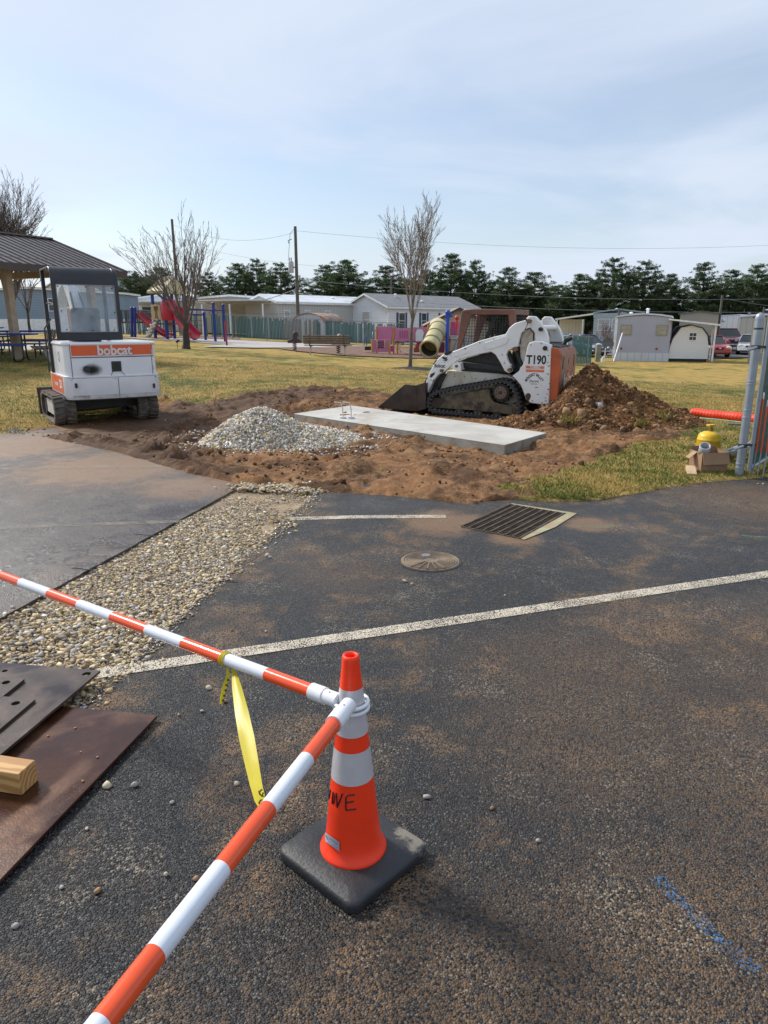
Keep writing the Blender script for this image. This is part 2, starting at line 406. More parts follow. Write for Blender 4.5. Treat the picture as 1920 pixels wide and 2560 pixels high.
# ---- turf / soil material: soil shown where the attribute says bare
g = NT('turf_and_soil')
pos = g.coord()
dm = g.n('ShaderNodeAttribute'); dm.attribute_name = 'tint'
sp = g.n('ShaderNodeSeparateColor'); g.l(dm.outputs['Color'], sp.inputs[0])
def turf_col(g):
    st = g.n('ShaderNodeMapping'); st.inputs['Scale'].default_value = (1, 0.7, 1); g.l(g.coord(), st.inputs[0])
    a = g.noise(0.28, 5, 0.6, 0.6, st.outputs[0]); b = g.noise(1.7, 6, 0.65, 0.4, st.outputs[0]); c = g.noise(34, 4, 0.7)
    straw = g.mix(g.ramp(b, 0.35, 0.68), (0.43, 0.285, 0.085), (0.29, 0.22, 0.062))
    green = g.mix(g.ramp(c, 0.3, 0.7), (0.085, 0.10, 0.022), (0.15, 0.165, 0.04))
    t = g.mix(g.ramp(g.math('ADD', g.math('MULTIPLY', a, 0.6), g.math('MULTIPLY', b, 0.4)), 0.47, 0.62), straw, green)
    return g.mix(1.0, t, g.mix(g.ramp(c, 0.25, 0.75), (0.55,) * 3, (1.3,) * 3), 'MULTIPLY')
tcol = turf_col(g)
s1 = g.noise(1.1, 6, 0.6, 0.3); s2 = g.noise(9, 6, 0.7); s3 = g.noise(55, 4, 0.7)
soil = g.mix(g.ramp(s1, 0.34, 0.66), (0.075, 0.034, 0.014), (0.245, 0.115, 0.045))
soil = g.mix(g.ramp(s2, 0.38, 0.7), soil, (0.34, 0.185, 0.082))
soil = g.mix(1.0, soil, g.mix(g.ramp(s3, 0.25, 0.75), (0.55,) * 3, (1.3,) * 3), 'MULTIPLY')
soil = g.mix(g.ramp(g.voro(22, 'Distance'), 0.12, 0.05, 0, 0.55), soil, (0.34, 0.27, 0.18))
soil = g.mix(g.ramp(g.noise(0.75, 5, 0.6, 1.0), 0.52, 0.62, 0, 0.75), soil, (0.060, 0.029, 0.013)); soil = g.mix(g.ramp(g.noise(1.3, 4, 0.5, 1.2), 0.60, 0.70, 0, 0.7), soil, (0.36, 0.215, 0.11))
wet = sp.outputs[1]
soil = g.mix(g.math('MULTIPLY', wet, 0.75), soil, (0.064, 0.029, 0.013))
fac = g.ramp(g.math('ADD', sp.outputs[0], g.math('MULTIPLY', g.math('SUBTRACT', s2, 0.5), 0.6)), 0.38, 0.62)
g.set(Base_Color=g.mix(fac, tcol, soil), Roughness=g.math('SUBTRACT', 0.95, g.math('MULTIPLY', wet, 0.16)))
g.b.inputs['Specular IOR Level'].default_value = 0.35
g.set(Normal=g.bump(s3, 0.7, 0.03, g.bump(s2, 0.5, 0.05)))
wetm = np.clip(sstep(blur(inpoly(GX, GY, [(G(*p).x, G(*p).y) for p in [(90, 1100), (200, 1050), (400, 1030), (560, 1000), (760, 975), (860, 990), (700, 1030), (560, 1060), (520, 1130), (600, 1190), (560, 1215), (300, 1150)]]).astype(float), 6) + (n2 - 0.5) * 0.6, 0.3, 0.8), 0, 1)
colg = np.stack([dirt, wetm, np.zeros_like(dirt)], -1).reshape(-1, 3)
MATS['turf_and_soil'] = g.m
near = np_mesh('ground', np.stack([GX, GY, hz], -1).reshape(-1, 3), F, g.m, None, colg, True)
tag(near, kind='structure')
# ---- far lawn sheet to the horizon
fx = np.concatenate([np.linspace(-420, -40, 12), np.linspace(-36, 36, 37), np.linspace(40, 420, 12)]); fy = np.concatenate([np.linspace(-30, 4, 8), np.linspace(6, 70, 33), np.linspace(80, 600, 16)])
FX, FY = np.meshgrid(fx, fy)
FZ = gz_np(FX, FY) - 0.06 - np.where((FY < 26) & (np.abs(FX) < 17), 0.9, 0.0)
ii = np.arange(FX.size).reshape(FX.shape)
lawnm = NT('lawn_turf'); lc = turf_col(lawnm); lawnm.set(Base_Color=lc, Roughness=0.95, Normal=lawnm.bump(lawnm.noise(26, 4, 0.7), 0.6, 0.05)); lawnm.b.inputs['Specular IOR Level'].default_value = 0.2
far = np_mesh('lawn', np.stack([FX, FY, FZ], -1).reshape(-1, 3), np.stack([ii[:-1, :-1], ii[:-1, 1:], ii[1:, 1:], ii[1:, :-1]], -1).reshape(-1, 4), lawnm.m, None, None, True)
tag(far, kind='structure')
def hsample(x, y):
    ix = np.clip(((x - gx[0]) / RES).astype(int), 0, NX - 1); iy = np.clip(((y - gy[0]) / RES).astype(int), 0, NY - 1)
    return hz[iy, ix], dirt[iy, ix], asph[iy, ix]
# ---- asphalt
def asphalt(name, dark, brown, spots, film=0.0):
    m = NT(name); v1 = m.n('ShaderNodeTexVoronoi'); v1.inputs['Scale'].default_value = 142; m.l(m.coord(), v1.inputs['Vector'])
    sc_ = m.n('ShaderNodeSeparateColor'); m.l(v1.outputs['Color'], sc_.inputs[0])
    fine = m.noise(300, 2, 0.6); big = m.noise(0.85, 5, 0.6, 0.8); mid = m.noise(4.5, 6, 0.65, 0.5); huge = m.noise(0.33, 3)
    stone = m.mix(m.ramp(sc_.outputs[0], 0.0, 1.0), tuple(c * 0.35 for c in dark), tuple(c * 2.1 for c in dark))
    stone = m.mix(m.ramp(sc_.outputs[1], 0.88, 0.97, 0, 0.8), stone, (0.21, 0.195, 0.17))
    gap = m.ramp(v1.outputs['Distance'], 0.38, 0.72)           # between the stones
    c = m.mix(m.math('MULTIPLY', gap, 0.85), stone, tuple(x * 0.15 for x in dark))
    # dust and clay lying in the texture, in clouds
    cloud = m.ramp(m.math('ADD', m.math('MULTIPLY', big, 0.62), m.math('MULTIPLY', mid, 0.38)), 0.465, 0.63)
    for (x, y, r, amt) in spots:
        d = m.n('ShaderNodeVectorMath', operation='DISTANCE'); m.l(m.coord(), d.inputs[0]); d.inputs[1].default_value = (x, y, 0)
        s_ = m.math('MULTIPLY', m.ramp(m.math('ADD', d.outputs['Value'], m.math('MULTIPLY', m.math('SUBTRACT', mid, 0.5), r * 1.4)), r, r * 0.25), amt)
        cloud = m.math('MAXIMUM', cloud, s_)
    hit = m.ramp(m.math('ADD', m.math('MULTIPLY', sc_.outputs[2], 0.6), m.math('MULTIPLY', fine, 0.5)), 0.35, 0.75)
    dust = m.mix(m.ramp(mid, 0.35, 0.68), brown, tuple(x * 1.9 for x in brown))
    c = m.mix(m.math('MULTIPLY', m.math('MULTIPLY', cloud, hit), 0.82), c, dust)
    pale = m.ramp(m.math('ADD', m.math('MULTIPLY', m.noise(1.9, 6, 0.7, 0.3), 0.8), m.math('MULTIPLY', sc_.outputs[2], 0.2)), 0.56, 0.72)
    c = m.mix(m.math('MULTIPLY', pale, m.ramp(sc_.outputs[0], 0.35, 0.8)), c, (0.33, 0.27, 0.19))
    if film:
        fm = m.ramp(m.math('ADD', m.math('MULTIPLY', big, 0.5), m.math('MULTIPLY', mid, 0.3)), 0.28, 0.55, 0.25, film)
        c = m.mix(fm, c, m.mix(mid, (0.062, 0.046, 0.037), (0.10, 0.073, 0.055)))
    for (x, y, r, amt) in spots:
        if amt > 1:
            d = m.n('ShaderNodeVectorMath', operation='DISTANCE'); m.l(m.coord(), d.inputs[0]); d.inputs[1].default_value = (x, y, 0)
            c = m.mix(m.ramp(m.math('ADD', d.outputs['Value'], m.math('MULTIPLY', m.math('SUBTRACT', mid, 0.5), r * 1.3)), r * 0.8, r * 0.35, 0, 0.75), c, (0.22, 0.130, 0.068))
    rough = m.ramp(m.math('ADD', m.math('MULTIPLY', huge, 0.7), m.math('MULTIPLY', mid, 0.3)), 0.35, 0.6, 0.14 if film else 0.36, 0.60)
    h = m.math('ADD', m.math('MULTIPLY', m.ramp(v1.outputs['Distance'], 0.75, 0.1), 1.0), m.math('MULTIPLY', fine, 0.35))
    m.set(Base_Color=c, Roughness=rough, Normal=m.bump(h, 0.4 if film else 0.95, 0.0065, m.bump(mid, 0.15, 0.05)))
    m.b.inputs['Specular IOR Level'].default_value = 0.5 if film else 0.38
    MATS[name] = m.m; return m.m
gc = (GRQ[0] + GRQ[1] + GRQ[2] + GRQ[3]) / 4
aR = asphalt('asphalt_dark', (0.027, 0.027, 0.028), (0.170, 0.098, 0.044), [(gc.x - 0.62, gc.y - 0.05, 0.55, 1.6), (gc.x + 0.62, gc.y - 0.12, 0.35, 1.3), (gc.x - 0.1, gc.y - 0.55, 0.3, 1.3), (0.35, 1.1, 0.9, 0.75), (0.95, 1.5, 0.8, 0.7), (3.6, 6.6, 1.2, 0.9), (0.9, 2.6, 0.8, 0.6), (1.7, 2.3, 1.1, 0.7), (2.2, 3.3, 1.3, 0.6), (1.0, 3.1, 0.9, 0.6), (1.3, 1.3, 0.7, 0.8), (-0.3, 4.6, 0.6, 0.5)])
aL = asphalt('asphalt_muddy', (0.036, 0.035, 0.035), (0.12, 0.078, 0.050), [(-3.3, 8.2, 1.6, 1.3), (-5.2, 9.8, 1.8, 1.3), (-2.0, 7.2, 0.9, 1.2)], 0.42)
def holed(name, outer, hole, z0, z1, m):
    bm = bmesh.new(); ed = []
    for lp in ([outer] + ([hole] if hole else [])):
        vs_ = [bm.verts.new((x, y, z1)) for x, y in lp]; ed += [bm.edges.new((vs_[i], vs_[(i + 1) % len(vs_)])) for i in range(len(vs_))]
    bmesh.ops.triangle_fill(bm, use_beauty=True, use_dissolve=False, edges=ed)
    r_ = bmesh.ops.extrude_edge_only(bm, edges=[e for e in bm.edges if len(e.link_faces) == 1])
    for v in [x for x in r_['geom'] if isinstance(x, bmesh.types.BMVert)]: v.co.z = z0
    bmesh.ops.recalc_face_normals(bm, faces=bm.faces)
    for f_ in bm.faces:
        if abs(f_.normal.z) > 0.9 and f_.normal.z < 0: f_.normal_flip()
    me = bpy.data.meshes.new(name); bm.to_mesh(me); bm.free(); me.materials.append(m)
    o = bpy.data.objects.new(name, me); COL.objects.link(o); return o
rng = np.random.default_rng(5)
def ragged(a, b, n, amp, seed):
    r_ = np.random.default_rng(seed); out = []
    for i in range(n + 1):
        t = i / n; p = a.lerp(b, t); out.append((p.x + r_.normal(0, amp), p.y))
    return out
right_edge = ragged(TR0, TR1, 90, 0.016, 2)
outerR = [(p[0], p[1]) for p in right_edge] + [(0.2, 7.5), (1.6, 7.3), (3.0, 7.7), (5.0, 8.4), (16, 9.2), (16, -8), (-1.49 - 1.6, -8)]
tag(holed('asphalt', outerR, [(p.x, p.y) for p in GRQ], -0.09, 0.0, aR), kind='structure')
outerL = [(TL0.x - 2.2, -8), (TL0.x, TL0.y)] + ragged(TL0, TL1, 60, 0.004, 4) + [(-1.9, 8.6), (-4.0, 10.6), (-7, 12.2), (-16, 13.4), (-16, -8)]
tag(holed('parking_lot', outerL, None, -0.09, 0.0, aL), kind='structure')
# painted lines
def paint(name, col, wear, rough=0.75, alpha=False):
    m = NT(name); v = m.voro(118, 'Distance'); n_ = m.noise(6, 6, 0.65, 0.4); fn = m.noise(160, 3, 0.7)
    k = m.ramp(m.math('ADD', m.math('ADD', m.math('MULTIPLY', n_, 0.45), m.math('MULTIPLY', fn, 0.40)), m.math('MULTIPLY', m.ramp(v, 0.75, 0.2), 0.22)), wear, wear + 0.20)
    c = m.mix(m.noise(14, 5), tuple(x * 0.8 for x in col), col)
    if alpha:
        m.set(Base_Color=c, Roughness=rough); tr = m.n('ShaderNodeBsdfTransparent'); ms = m.n('ShaderNodeMixShader')
        m.l(k, ms.inputs[0]); m.l(tr.outputs[0], ms.inputs[1]); m.l(m.b.outputs[0], ms.inputs[2]); m.l(ms.outputs[0], m.out.inputs[0])
    else: m.set(Base_Color=m.mix(k, (0.11, 0.085, 0.06), c), Roughness=rough)
    m.set(Normal=m.bump(v, -0.6, 0.006)); MATS[name] = m.m; return m.m
def strip(name, pts, wdt, m, z=0.004):
    b = MB(); P = [Vector((p[0], p[1])) for p in pts]
    for i in range(len(P) - 1):
        d = (P[i + 1] - P[i]).normalized(); nrm = Vector((-d.y, d.x)) * wdt / 2
        q = [P[i] - nrm, P[i + 1] - nrm, P[i + 1] + nrm, P[i] + nrm]
        b.add([(v.x, v.y, z) for v in q], [(0, 1, 2, 3)])
    return b.build(name, m)
pw = paint('line_paint', (0.62, 0.55, 0.43), 0.395, alpha=True); pw2 = paint('line_paint_worn', (0.42, 0.36, 0.27), 0.50, alpha=True)
l1a, l1b = G(238, 1686), G(1920, 1436)
tag(strip('painted_line', [l1a, l1b, l1b + (l1b - l1a) * 0.5], 0.105, pw), kind='structure')
tag(strip('painted_line', [G(726, 1298), G(900, 1293), G(1114, 1292)], 0.105, pw), kind='structure')
tag(strip('painted_line', [G(-300, 1340), G(0, 1321), G(240, 1311), G(455, 1304)], 0.09, pw2), kind='structure')
tag(strip('painted_line', [G(-300, 1180), G(0, 1172), G(405, 1167)], 0.10, pw2), kind='structure')
tag(strip('blue_paint_mark', [G(1640, 2195), G(1700, 2255), G(1780, 2340), G(1890, 2432)], 0.050, paint('blue_paint', (0.035, 0.17, 0.40), 0.535, alpha=True)), kind='structure')
gpnt = paint('green_paint', (0.10, 0.36, 0.24), 0.42, alpha=True)
tag(strip('green_paint_mark', [G(1440, 1317), G(1490, 1320), G(1532, 1319)], 0.016, gpnt), kind='structure')
tag(strip('green_paint_mark', [G(1855, 1340), G(1935, 1346)], 0.014, gpnt), kind='structure')
# saw-cut cracks beside the trench
crk = mat('crack_black', (0.012, 0.011, 0.010), 0.9)
for a, b in (((335, 1335), (390, 1341)), ((180, 1420), (240, 1427)), ((535, 1453), (595, 1456))):
    tag(strip('pavement_crack', [G(*a), G(*b)], 0.012, crk, 0.003), kind='structure')
# ---- gravel in the trench
gpal = [lin(212, 204, 190), lin(202, 182, 144), lin(178, 156, 118), lin(150, 142, 132), lin(208, 190, 152), lin(126, 118, 108), lin(186, 162, 122), lin(150, 128, 92), lin(178, 172, 165)]
gm = mat_tint('gravel_stone', 0.8, 0.35, 90, 0.3, 25)
rng = np.random.default_rng(12)
def trench_pts(n, t0=0.0, t1=1.0, inset=0.0):
    t = rng.uniform(t0, t1, n); s = rng.uniform(inset, 1 - inset, n)
    lx = TL0.x + (TL1.x - TL0.x) * t; rx = TR0.x + (TR1.x - TR0.x) * t; ly = TL0.y + (TL1.y - TL0.y) * t; ry = TR0.y + (TR1.y - TR0.y) * t
    return lx + (rx - lx) * s, ly + (ry - ly) * s, s
bed = MB(); bed.add([(TL0.x, TL0.y, -0.026), (TR0.x, TR0.y, -0.026), (TR1.x + 0.1, TR1.y + 0.5, -0.024), (TL1.x + 0.1, TL1.y + 0.5, -0.024)], [(0, 1, 2, 3)])
tag(bed.build('trench_bed', mat('gravel_fines', (0.30, 0.225, 0.14), 0.9, 0, 0.35, 5, ((0.16, 0.10, 0.06), 0.5, 2.2), 0.9, 120)), kind='structure')
x, y, s_ = trench_pts(46000); nn = fbm(x, y, 1.2, 3, 77); k = (nn + rng.normal(0, 0.12, len(x)) + 0.16 * (s_ - 0.45) + np.where(y < 4.2, 0.06, 0)) > 0.45; x, y, s_ = x[k], y[k], s_[k]
sz = np.clip(rng.lognormal(-5.15, 0.50, len(x)), 0.003, 0.024) * np.where(y < 4.0, 1.15, 1.0)
P = np.stack([x, y, -0.025 + rng.uniform(0, 0.010, len(x)) + 0.010 * np.sin(s_ * 3.1)], 1)
x2, y2, s2_ = trench_pts(1500, 0.955, 1.04); x2 += rng.normal(0, 0.07, len(x2)); P2 = np.stack([x2, y2, -0.012 + 0.035 * rng.uniform(0, 1, len(x2))], 1)
x3, y3, s3_ = trench_pts(900, 0.0, 0.36)
x3 = x3 + rng.normal(0, 0.10, len(x3)); e_ = rng.integers(0, len(x3), 1)
t4 = rng.uniform(0, 1, 1500); x4 = TR0.x + (TR1.x - TR0.x) * t4 + np.abs(rng.normal(0, 0.055, 1500)) * (0.5 + 1.6 * fbm(t4 * 9, t4 * 0, 1.0, 3, 6)) - 0.02; y4 = TR0.y + (TR1.y - TR0.y) * t4; P3 = np.stack([x3, y3, -0.012 + rng.uniform(0, 0.02, len(x3))], 1)
P4 = np.stack([x4, y4, np.full(1500, 0.004)], 1); PP = np.concatenate([P, P2, P3, P4]); SS = np.concatenate([sz, rng.uniform(0.010, 0.024, len(P2)), rng.uniform(0.007, 0.022, len(P3)), np.clip(rng.lognormal(-5.2, 0.45, 1500), 0.003, 0.016)])
tag(stones('gravel', PP, SS, gm, gpal, 3, None, 0.5, 0.42), 'tan and grey gravel filling the saw cut trench across the lot', 'gravel', kind='stuff')
# ---- individual loose stones on the asphalt
spx = [(268, 1968, .017), (336, 1966, .014), (522, 1723, .014), (562, 1756, .012), (506, 1780, .009), (592, 1962, .013), (1068, 1996, .014), (415, 2190, .011), (245, 2232, .013), (268, 1682, .014), (358, 1668, .012), (590, 1960, .008), (650, 1620, .010), (580, 1578, .010), (675, 1395, .014), (665, 1580, .009), (1012, 1455, .016), (1030, 1462, .011), (490, 2200, .010), (155, 2222, .008), (447, 1790, .008), (430, 2010, .008), (700, 2010, .007), (1230, 2023, .009), (1345, 2105, .008), (218, 2075, .008), (1545, 1500, .008), (1262, 1490, .007), (1895, 1211, .014), (1908, 1212, .014), (668, 1391, .018), (40, 2320, .010)]
STONE_LABELS = ['cream stone on the asphalt just right of the brown plate edge', 'grey stone right of the cream stone beside the brown plate', 'cream stone left of the hanging yellow tape end', 'brown stone under the short end of the yellow tape', 'small grey stone below the loose tape end', 'cream stone left of the hanging tape, level with the near striped segment', 'grey stone on the asphalt right of the cone bands', 'cream stone left of the bottom of the near bar', 'brown stone chip at the lower left of the asphalt', 'pale stone on the painted line by the plate corner', 'cream stone on the painted line beside the gravel', 'grey pebble touching the cream stone left of the tape', 'cream stone above the far bar by the white line', 'brown stone between the far bar and the gravel edge', 'pale stone beside the gravel edge near the upper saw cut', 'cream stone just above the white line behind the tape knot', 'grey stone just below the manhole cover', 'cream pebble right of the grey stone below the manhole', "brown pebble left of the near bar's lower half", 'pale pebble near the lower left corner of the asphalt', 'cream pebble below the corner of the brown plate', 'grey pebble between the brown plate and the hanging tape', 'cream pebble touching the lower end of the tape', 'brown pebble on the open asphalt right of the cone base', 'pale pebble farthest right of the cone on open asphalt', 'cream pebble beside the lower edge of the brown plate', 'grey pebble on the asphalt below the right half of the white line', 'cream pebble just below the white line right of the cone', 'brown stone on the asphalt by the gate, left of two', 'pale stone on the asphalt by the gate, right of two', 'cream stone strayed right of the gravel trench', 'grey pebble lowest at the left of the asphalt']
spal = [lin(190, 178, 150), lin(160, 155, 148), lin(200, 188, 160), lin(150, 118, 85), lin(175, 172, 168)]
for i, (px, py, s) in enumerate(spx):
    p = G(px, py); o = stones('loose_stone', np.array([[0, 0, s * 0.42]]), np.array([s]), gm, [spal[i % 5]], 100 + i, None, 0.75); o.location = (p.x, p.y, 0.002)
    tag(o, STONE_LABELS[i], 'stone', 'loose stones on the asphalt')
# ---- storm drain grate
steel = mat('grate_steel', (0.13, 0.10, 0.072), 0.6, 0.6, 0.3, 12, ((0.22, 0.15, 0.085), 0.45, 5), 0.3)
concA = mat('apron_concrete', (0.36, 0.285, 0.19), 0.9, 0, 0.2, 6, ((0.27, 0.16, 0.085), 0.55, 3), 0.5, 60)
gpa = mat('apron_green_paint', (0.30, 0.34, 0.20), 0.85, 0, 0.25, 9, ((0.33, 0.25, 0.15), 0.8, 6), 0.4, 60)
GL, GB, GRt, GF = [Vector((p.x, p.y, 0)) for p in GRQ]
drain = empty('storm_drain', (GL + GRt) / 2, 0, 'rectangular steel storm drain grate set in the asphalt edge', 'drain grate')
O = drain.location
u = (GB - GL); v = (GF - GL)          # long side, short side
pl = MB()
cs = [GL, GB, GRt, GF]
for i in range(4):
    a, b = cs[i] - O, cs[(i + 1) % 4] - O
    pl.add([(a.x, a.y, -0.002), (b.x, b.y, -0.002), (b.x, b.y, -0.72), (a.x, a.y, -0.72)], [(0, 1, 2, 3)])
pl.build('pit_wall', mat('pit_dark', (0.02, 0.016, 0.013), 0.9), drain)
for i in range(9):
    a = GL + v * (i / 8) - O; b = a + u
    MB().bar(a + Vector((0, 0, -0.012)), b + Vector((0, 0, -0.012)), 0.013, 0.05).build('bearing_bar', steel, drain)
for i in range(23):
    a = GL + u * (i / 22) - O; b = a + v
    MB().bar(a + Vector((0, 0, -0.002)), b + Vector((0, 0, -0.002)), 0.0065 if 0 < i < 22 else 0.016, 0.020).build('cross_bar', steel, drain)
ap = MB(); vn = v.normalized(); un = u.normalized()
ap.add([GF - O - vn * 0 + vn * 0.004, GRt - O + vn * 0.004, GRt - O + vn * 0.08 + un * 0.07, (GF + GRt) / 2 - O + vn * 0.10, GF - O + vn * 0.045 - un * 0.02], [(0, 1, 2, 3)])
ap.f[-1] = (0, 1, 2, 3, 4); apo = ap.build('apron_edge', gpa, drain); apo.location.z = 0.006
ap = MB(); ap.add([GB - O + un * 0.004, GRt - O + un * 0.004, GRt - O + un * 0.06 + vn * 0.08, GB - O + un * 0.035], [(0, 1, 2, 3)]); apo = ap.build('apron_edge', gpa, drain); apo.location.z = 0.007
# ---- manhole cover
mc = G(1075, 1403); iron = mat('manhole_iron', (0.20, 0.155, 0.11), 0.65, 0.3, 0.25, 14, ((0.27, 0.20, 0.13), 0.6, 7), 0.2)
mh = empty('manhole_cover', (mc.x, mc.y, 0), R(25), 'round rusty manhole cover with rings and spokes in the dark asphalt', 'manhole cover')
b = MB(); pr = [(0.001, 0.006), (0.05, 0.006)]
for k in range(8): r0 = 0.055 + k * 0.019; pr += [(r0, 0.006), (r0 + 0.002, 0.012), (r0 + 0.008, 0.012), (r0 + 0.010, 0.006)]
pr += [(0.213, 0.006), (0.213, -0.01)]
b.lathe(pr, 48); b.build('cover', iron, mh)
b = MB()
for k in range(5): a = R(200 + k * 18); b.bar((0.05 * math.cos(a), 0.05 * math.sin(a), 0.012), (0.2 * math.cos(a), 0.2 * math.sin(a), 0.012), 0.008, 0.008)
b.build('spoke', iron, mh)
b = MB(); b.lathe([(0.215, -0.01), (0.216, 0.004), (0.232, 0.004), (0.234, -0.01)], 48); b.build('rim', mat('rim_black', (0.03, 0.028, 0.026), 0.8), mh)
b = MB(); b.lathe([(0.001, 0.016), (0.032, 0.016), (0.036, 0.006)], 20, (0.02, 0.10, 0)); b.build('boss', mat('boss_grey', (0.22, 0.22, 0.22), 0.6, 0.4), mh)
# ---- concrete slab
conc = mat('slab_concrete', (0.44, 0.425, 0.385), 0.85, 0, 0.12, 1.6, ((0.36, 0.33, 0.28), 0.5, 1.2), 0.12, 90)
concS = mat('slab_side', (0.30, 0.285, 0.245), 0.9, 0, 0.18, 4, ((0.24, 0.17, 0.11), 0.5, 3), 0.3, 50)
ZS = 0.135
A_, B_, C_ = atz(735, 1034, ZS), atz(1262, 1112, ZS), atz(1366, 1082, ZS)
uu = (B_ - A_); vv = (C_ - B_)
D_ = A_ + vv * 1.22
slab = empty('concrete_slab', (A_.x, A_.y, 0), 0, 'long pale concrete slab newly poured between gravel pile and track loader', 'concrete slab')
q = [Vector((0, 0, 0)), B_ - A_, C_ - A_, D_ - A_]
b = MB(); b.prism([(p.x, p.y) for p in q], -0.12, ZS - 0.012, 'xy', 0); so_ = b.build('edge_form', concS, slab)
b = MB(); ctr = (q[0] + q[1] + q[2] + q[3]) / 4
b.prism([(p.x + (p.x - ctr.x) * 0.002, p.y + (p.y - ctr.y) * 0.002) for p in q], ZS - 0.012, ZS, 'xy', 0); b.build('top', conc, slab, bevel=0.006)
cop = mat('copper_wire', (0.42, 0.16, 0.06), 0.4, 0.8)
pvc = mat('conduit_white', (0.55, 0.56, 0.58), 0.5)
for px in (857, 878):
    p = atz(px, 1046, ZS) - A_
    MB().cyl((p.x, p.y, ZS - 0.01), (p.x, p.y, ZS + 0.03), 0.055, 14).build('conduit_stub', pvc, slab, smooth=40)
    MB().tube([(p.x, p.y, ZS), (p.x, p.y, ZS + 0.16), (p.x - 0.03, p.y, ZS + 0.26), (p.x - 0.14, p.y, ZS + 0.27)], 0.010, 8).build('wire_loop', mat('wire_white', (0.6, 0.58, 0.52), 0.5), slab, smooth=40)
for i, (px, py, h) in enumerate(((538, 1010, .28), (722, 1022, .30), (835, 1008, .3))):
    p = G(px, py + 12)
    o = MB().tube([(0, 0, -0.05), (0.0, 0, h * 0.5), (0.03 * (1 - i), 0, h * 0.85), (0.10 - 0.12 * i, 0.03, h)], 0.007, 6).build('grounding_wire', cop, smooth=40); o.location = p
    tag(o, ['bare copper wire sticking up behind the top of the gravel pile', 'copper wire at the left end of the concrete slab', 'copper wire standing behind the concrete slab conduits'][i], 'wire', 'copper ground wires')
# ---- gravel pile
pc = (G(505, 1108) + G(915, 1125)) / 2; pc = G(716, 1110)
def pile_h(x, y):
    u = (x - 0.0); v = y
    ca, sa = math.cos(R(-12)), math.sin(R(-12)); a = u * ca - v * sa; bb = u * sa + v * ca
    r_ = np.sqrt((a / 1.32) ** 2 + (bb / 0.85) ** 2) + 0.10 * (fbm(x + 5, y + 5, 1.5, 3, 8) - 0.5)
    shift = np.sqrt(((a + 0.36) / 0.92) ** 2 + (bb / 0.80) ** 2)
    wob = 0.10 * (fbm(x + 3, y + 8, 2.6, 3, 18) - 0.5)
    return np.maximum(0.52 * np.maximum(0, 1 - (shift + wob) ** 1.45), 0.30 * np.maximum(0, 1 - (r_ + wob) ** 1.25)) * np.where(r_ < 1.15, 1, 0)
pile = empty('gravel_pile', (pc.x, pc.y, 0.0), 0, 'heap of white and tan gravel dumped beside the concrete slab', 'gravel pile')
px_, py_ = np.meshgrid(np.linspace(-1.6, 1.6, 90), np.linspace(-1.2, 1.2, 70)); pz = pile_h(px_, py_); ii = np.arange(px_.size).reshape(px_.shape)
np_mesh('core', np.stack([px_, py_, np.where(pz > 0.02, pz, -0.15)], -1).reshape(-1, 3), np.stack([ii[:-1, :-1], ii[:-1, 1:], ii[1:, 1:], ii[1:, :-1]], -1).reshape(-1, 4), mat('pile_core', (0.24, 0.20, 0.14), 0.95, bump=0.8, bscale=40), pile, None, True)
rng = np.random.default_rng(44); x = rng.uniform(-1.5, 1.5, 42000); y = rng.uniform(-1.05, 1.0, 42000); z = pile_h(x, y)
k = (z > 0.012); x, y, z = x[k], y[k], z[k]; sz = np.clip(rng.lognormal(-4.42, 0.42, len(x)), 0.007, 0.032)
ppal = [lin(226, 222, 214), lin(208, 200, 186), lin(182, 160, 118), lin(150, 142, 130), lin(205, 190, 156), lin(128, 122, 116), lin(168, 148, 112), lin(196, 196, 196)]
o = stones('gravel', np.stack([x, y, z + 0.004], 1), sz, gm, ppal, 21, pile, 0.55, 0.42, False); o['kind'] = 'stuff'
n_out = 700; a = rng.uniform(0, 2 * np.pi, n_out); rr = np.abs(rng.normal(0, 0.16, n_out)); x = np.cos(a) * (1.36 + rr) * 0.98; y = np.sin(a) * (0.88 + rr) * 0.95
hh, dd, aa = hsample(x + pc.x, y + pc.y)
o = stones('gravel', np.stack([x, y, hh + 0.008], 1), rng.uniform(0.008, 0.022, n_out), gm, ppal, 22, pile, 0.7); o['kind'] = 'stuff'
# ---- dirt heap
dh = empty('dirt_heap', (heap_c.x, heap_c.y, 0.0), 0, 'big mound of brown excavated dirt with rocks right of the track loader', 'dirt pile')
def heap_h(x, y):
    n_a = fbm(x + 9, y + 4, 1.7, 5, 61) - 0.5; n_b = fbm(x + 2, y + 7, 7.0, 4, 62) - 0.5
    def cone(cx, cy, rx, ry, h, p=1.1):
        r_ = np.sqrt(((x - cx) / rx) ** 2 + ((y - cy) / ry) ** 2) + n_a * 0.30
        return h * np.maximum(0, 1 - r_) ** p
    z = np.maximum.reduce([cone(0.02, 0.55, 1.7, 1.4, 0.96, 1.0), cone(-0.35, 0.05, 1.35, 1.15, 0.62, 0.9), cone(0.75, 0.25, 1.35, 1.1, 0.56), cone(-1.05, -0.30, 0.95, 0.75, 0.36)])
    wx, wy = x + heap_c.x - 2.38, y + heap_c.y - 12.45; lu_ = wx * lc_ + wy * ls_; lv_ = -wx * ls_ + wy * lc_
    z = z * np.maximum(sstep(lu_ + n_a * 0.5, 0.15, 1.05), 0.75 * sstep(-lv_ + n_a * 0.4, 0.25, 0.9) * sstep(lu_, -0.5, 0.1))
    return z + np.where(z > 0.03, n_b * 0.20 * np.minimum(1, z * 5), 0)
hx_, hy_ = np.meshgrid(np.linspace(-2.6, 2.6, 170), np.linspace(-1.7, 1.9, 120)); hz_ = heap_h(hx_, hy_); ii = np.arange(hx_.size).reshape(hx_.shape)
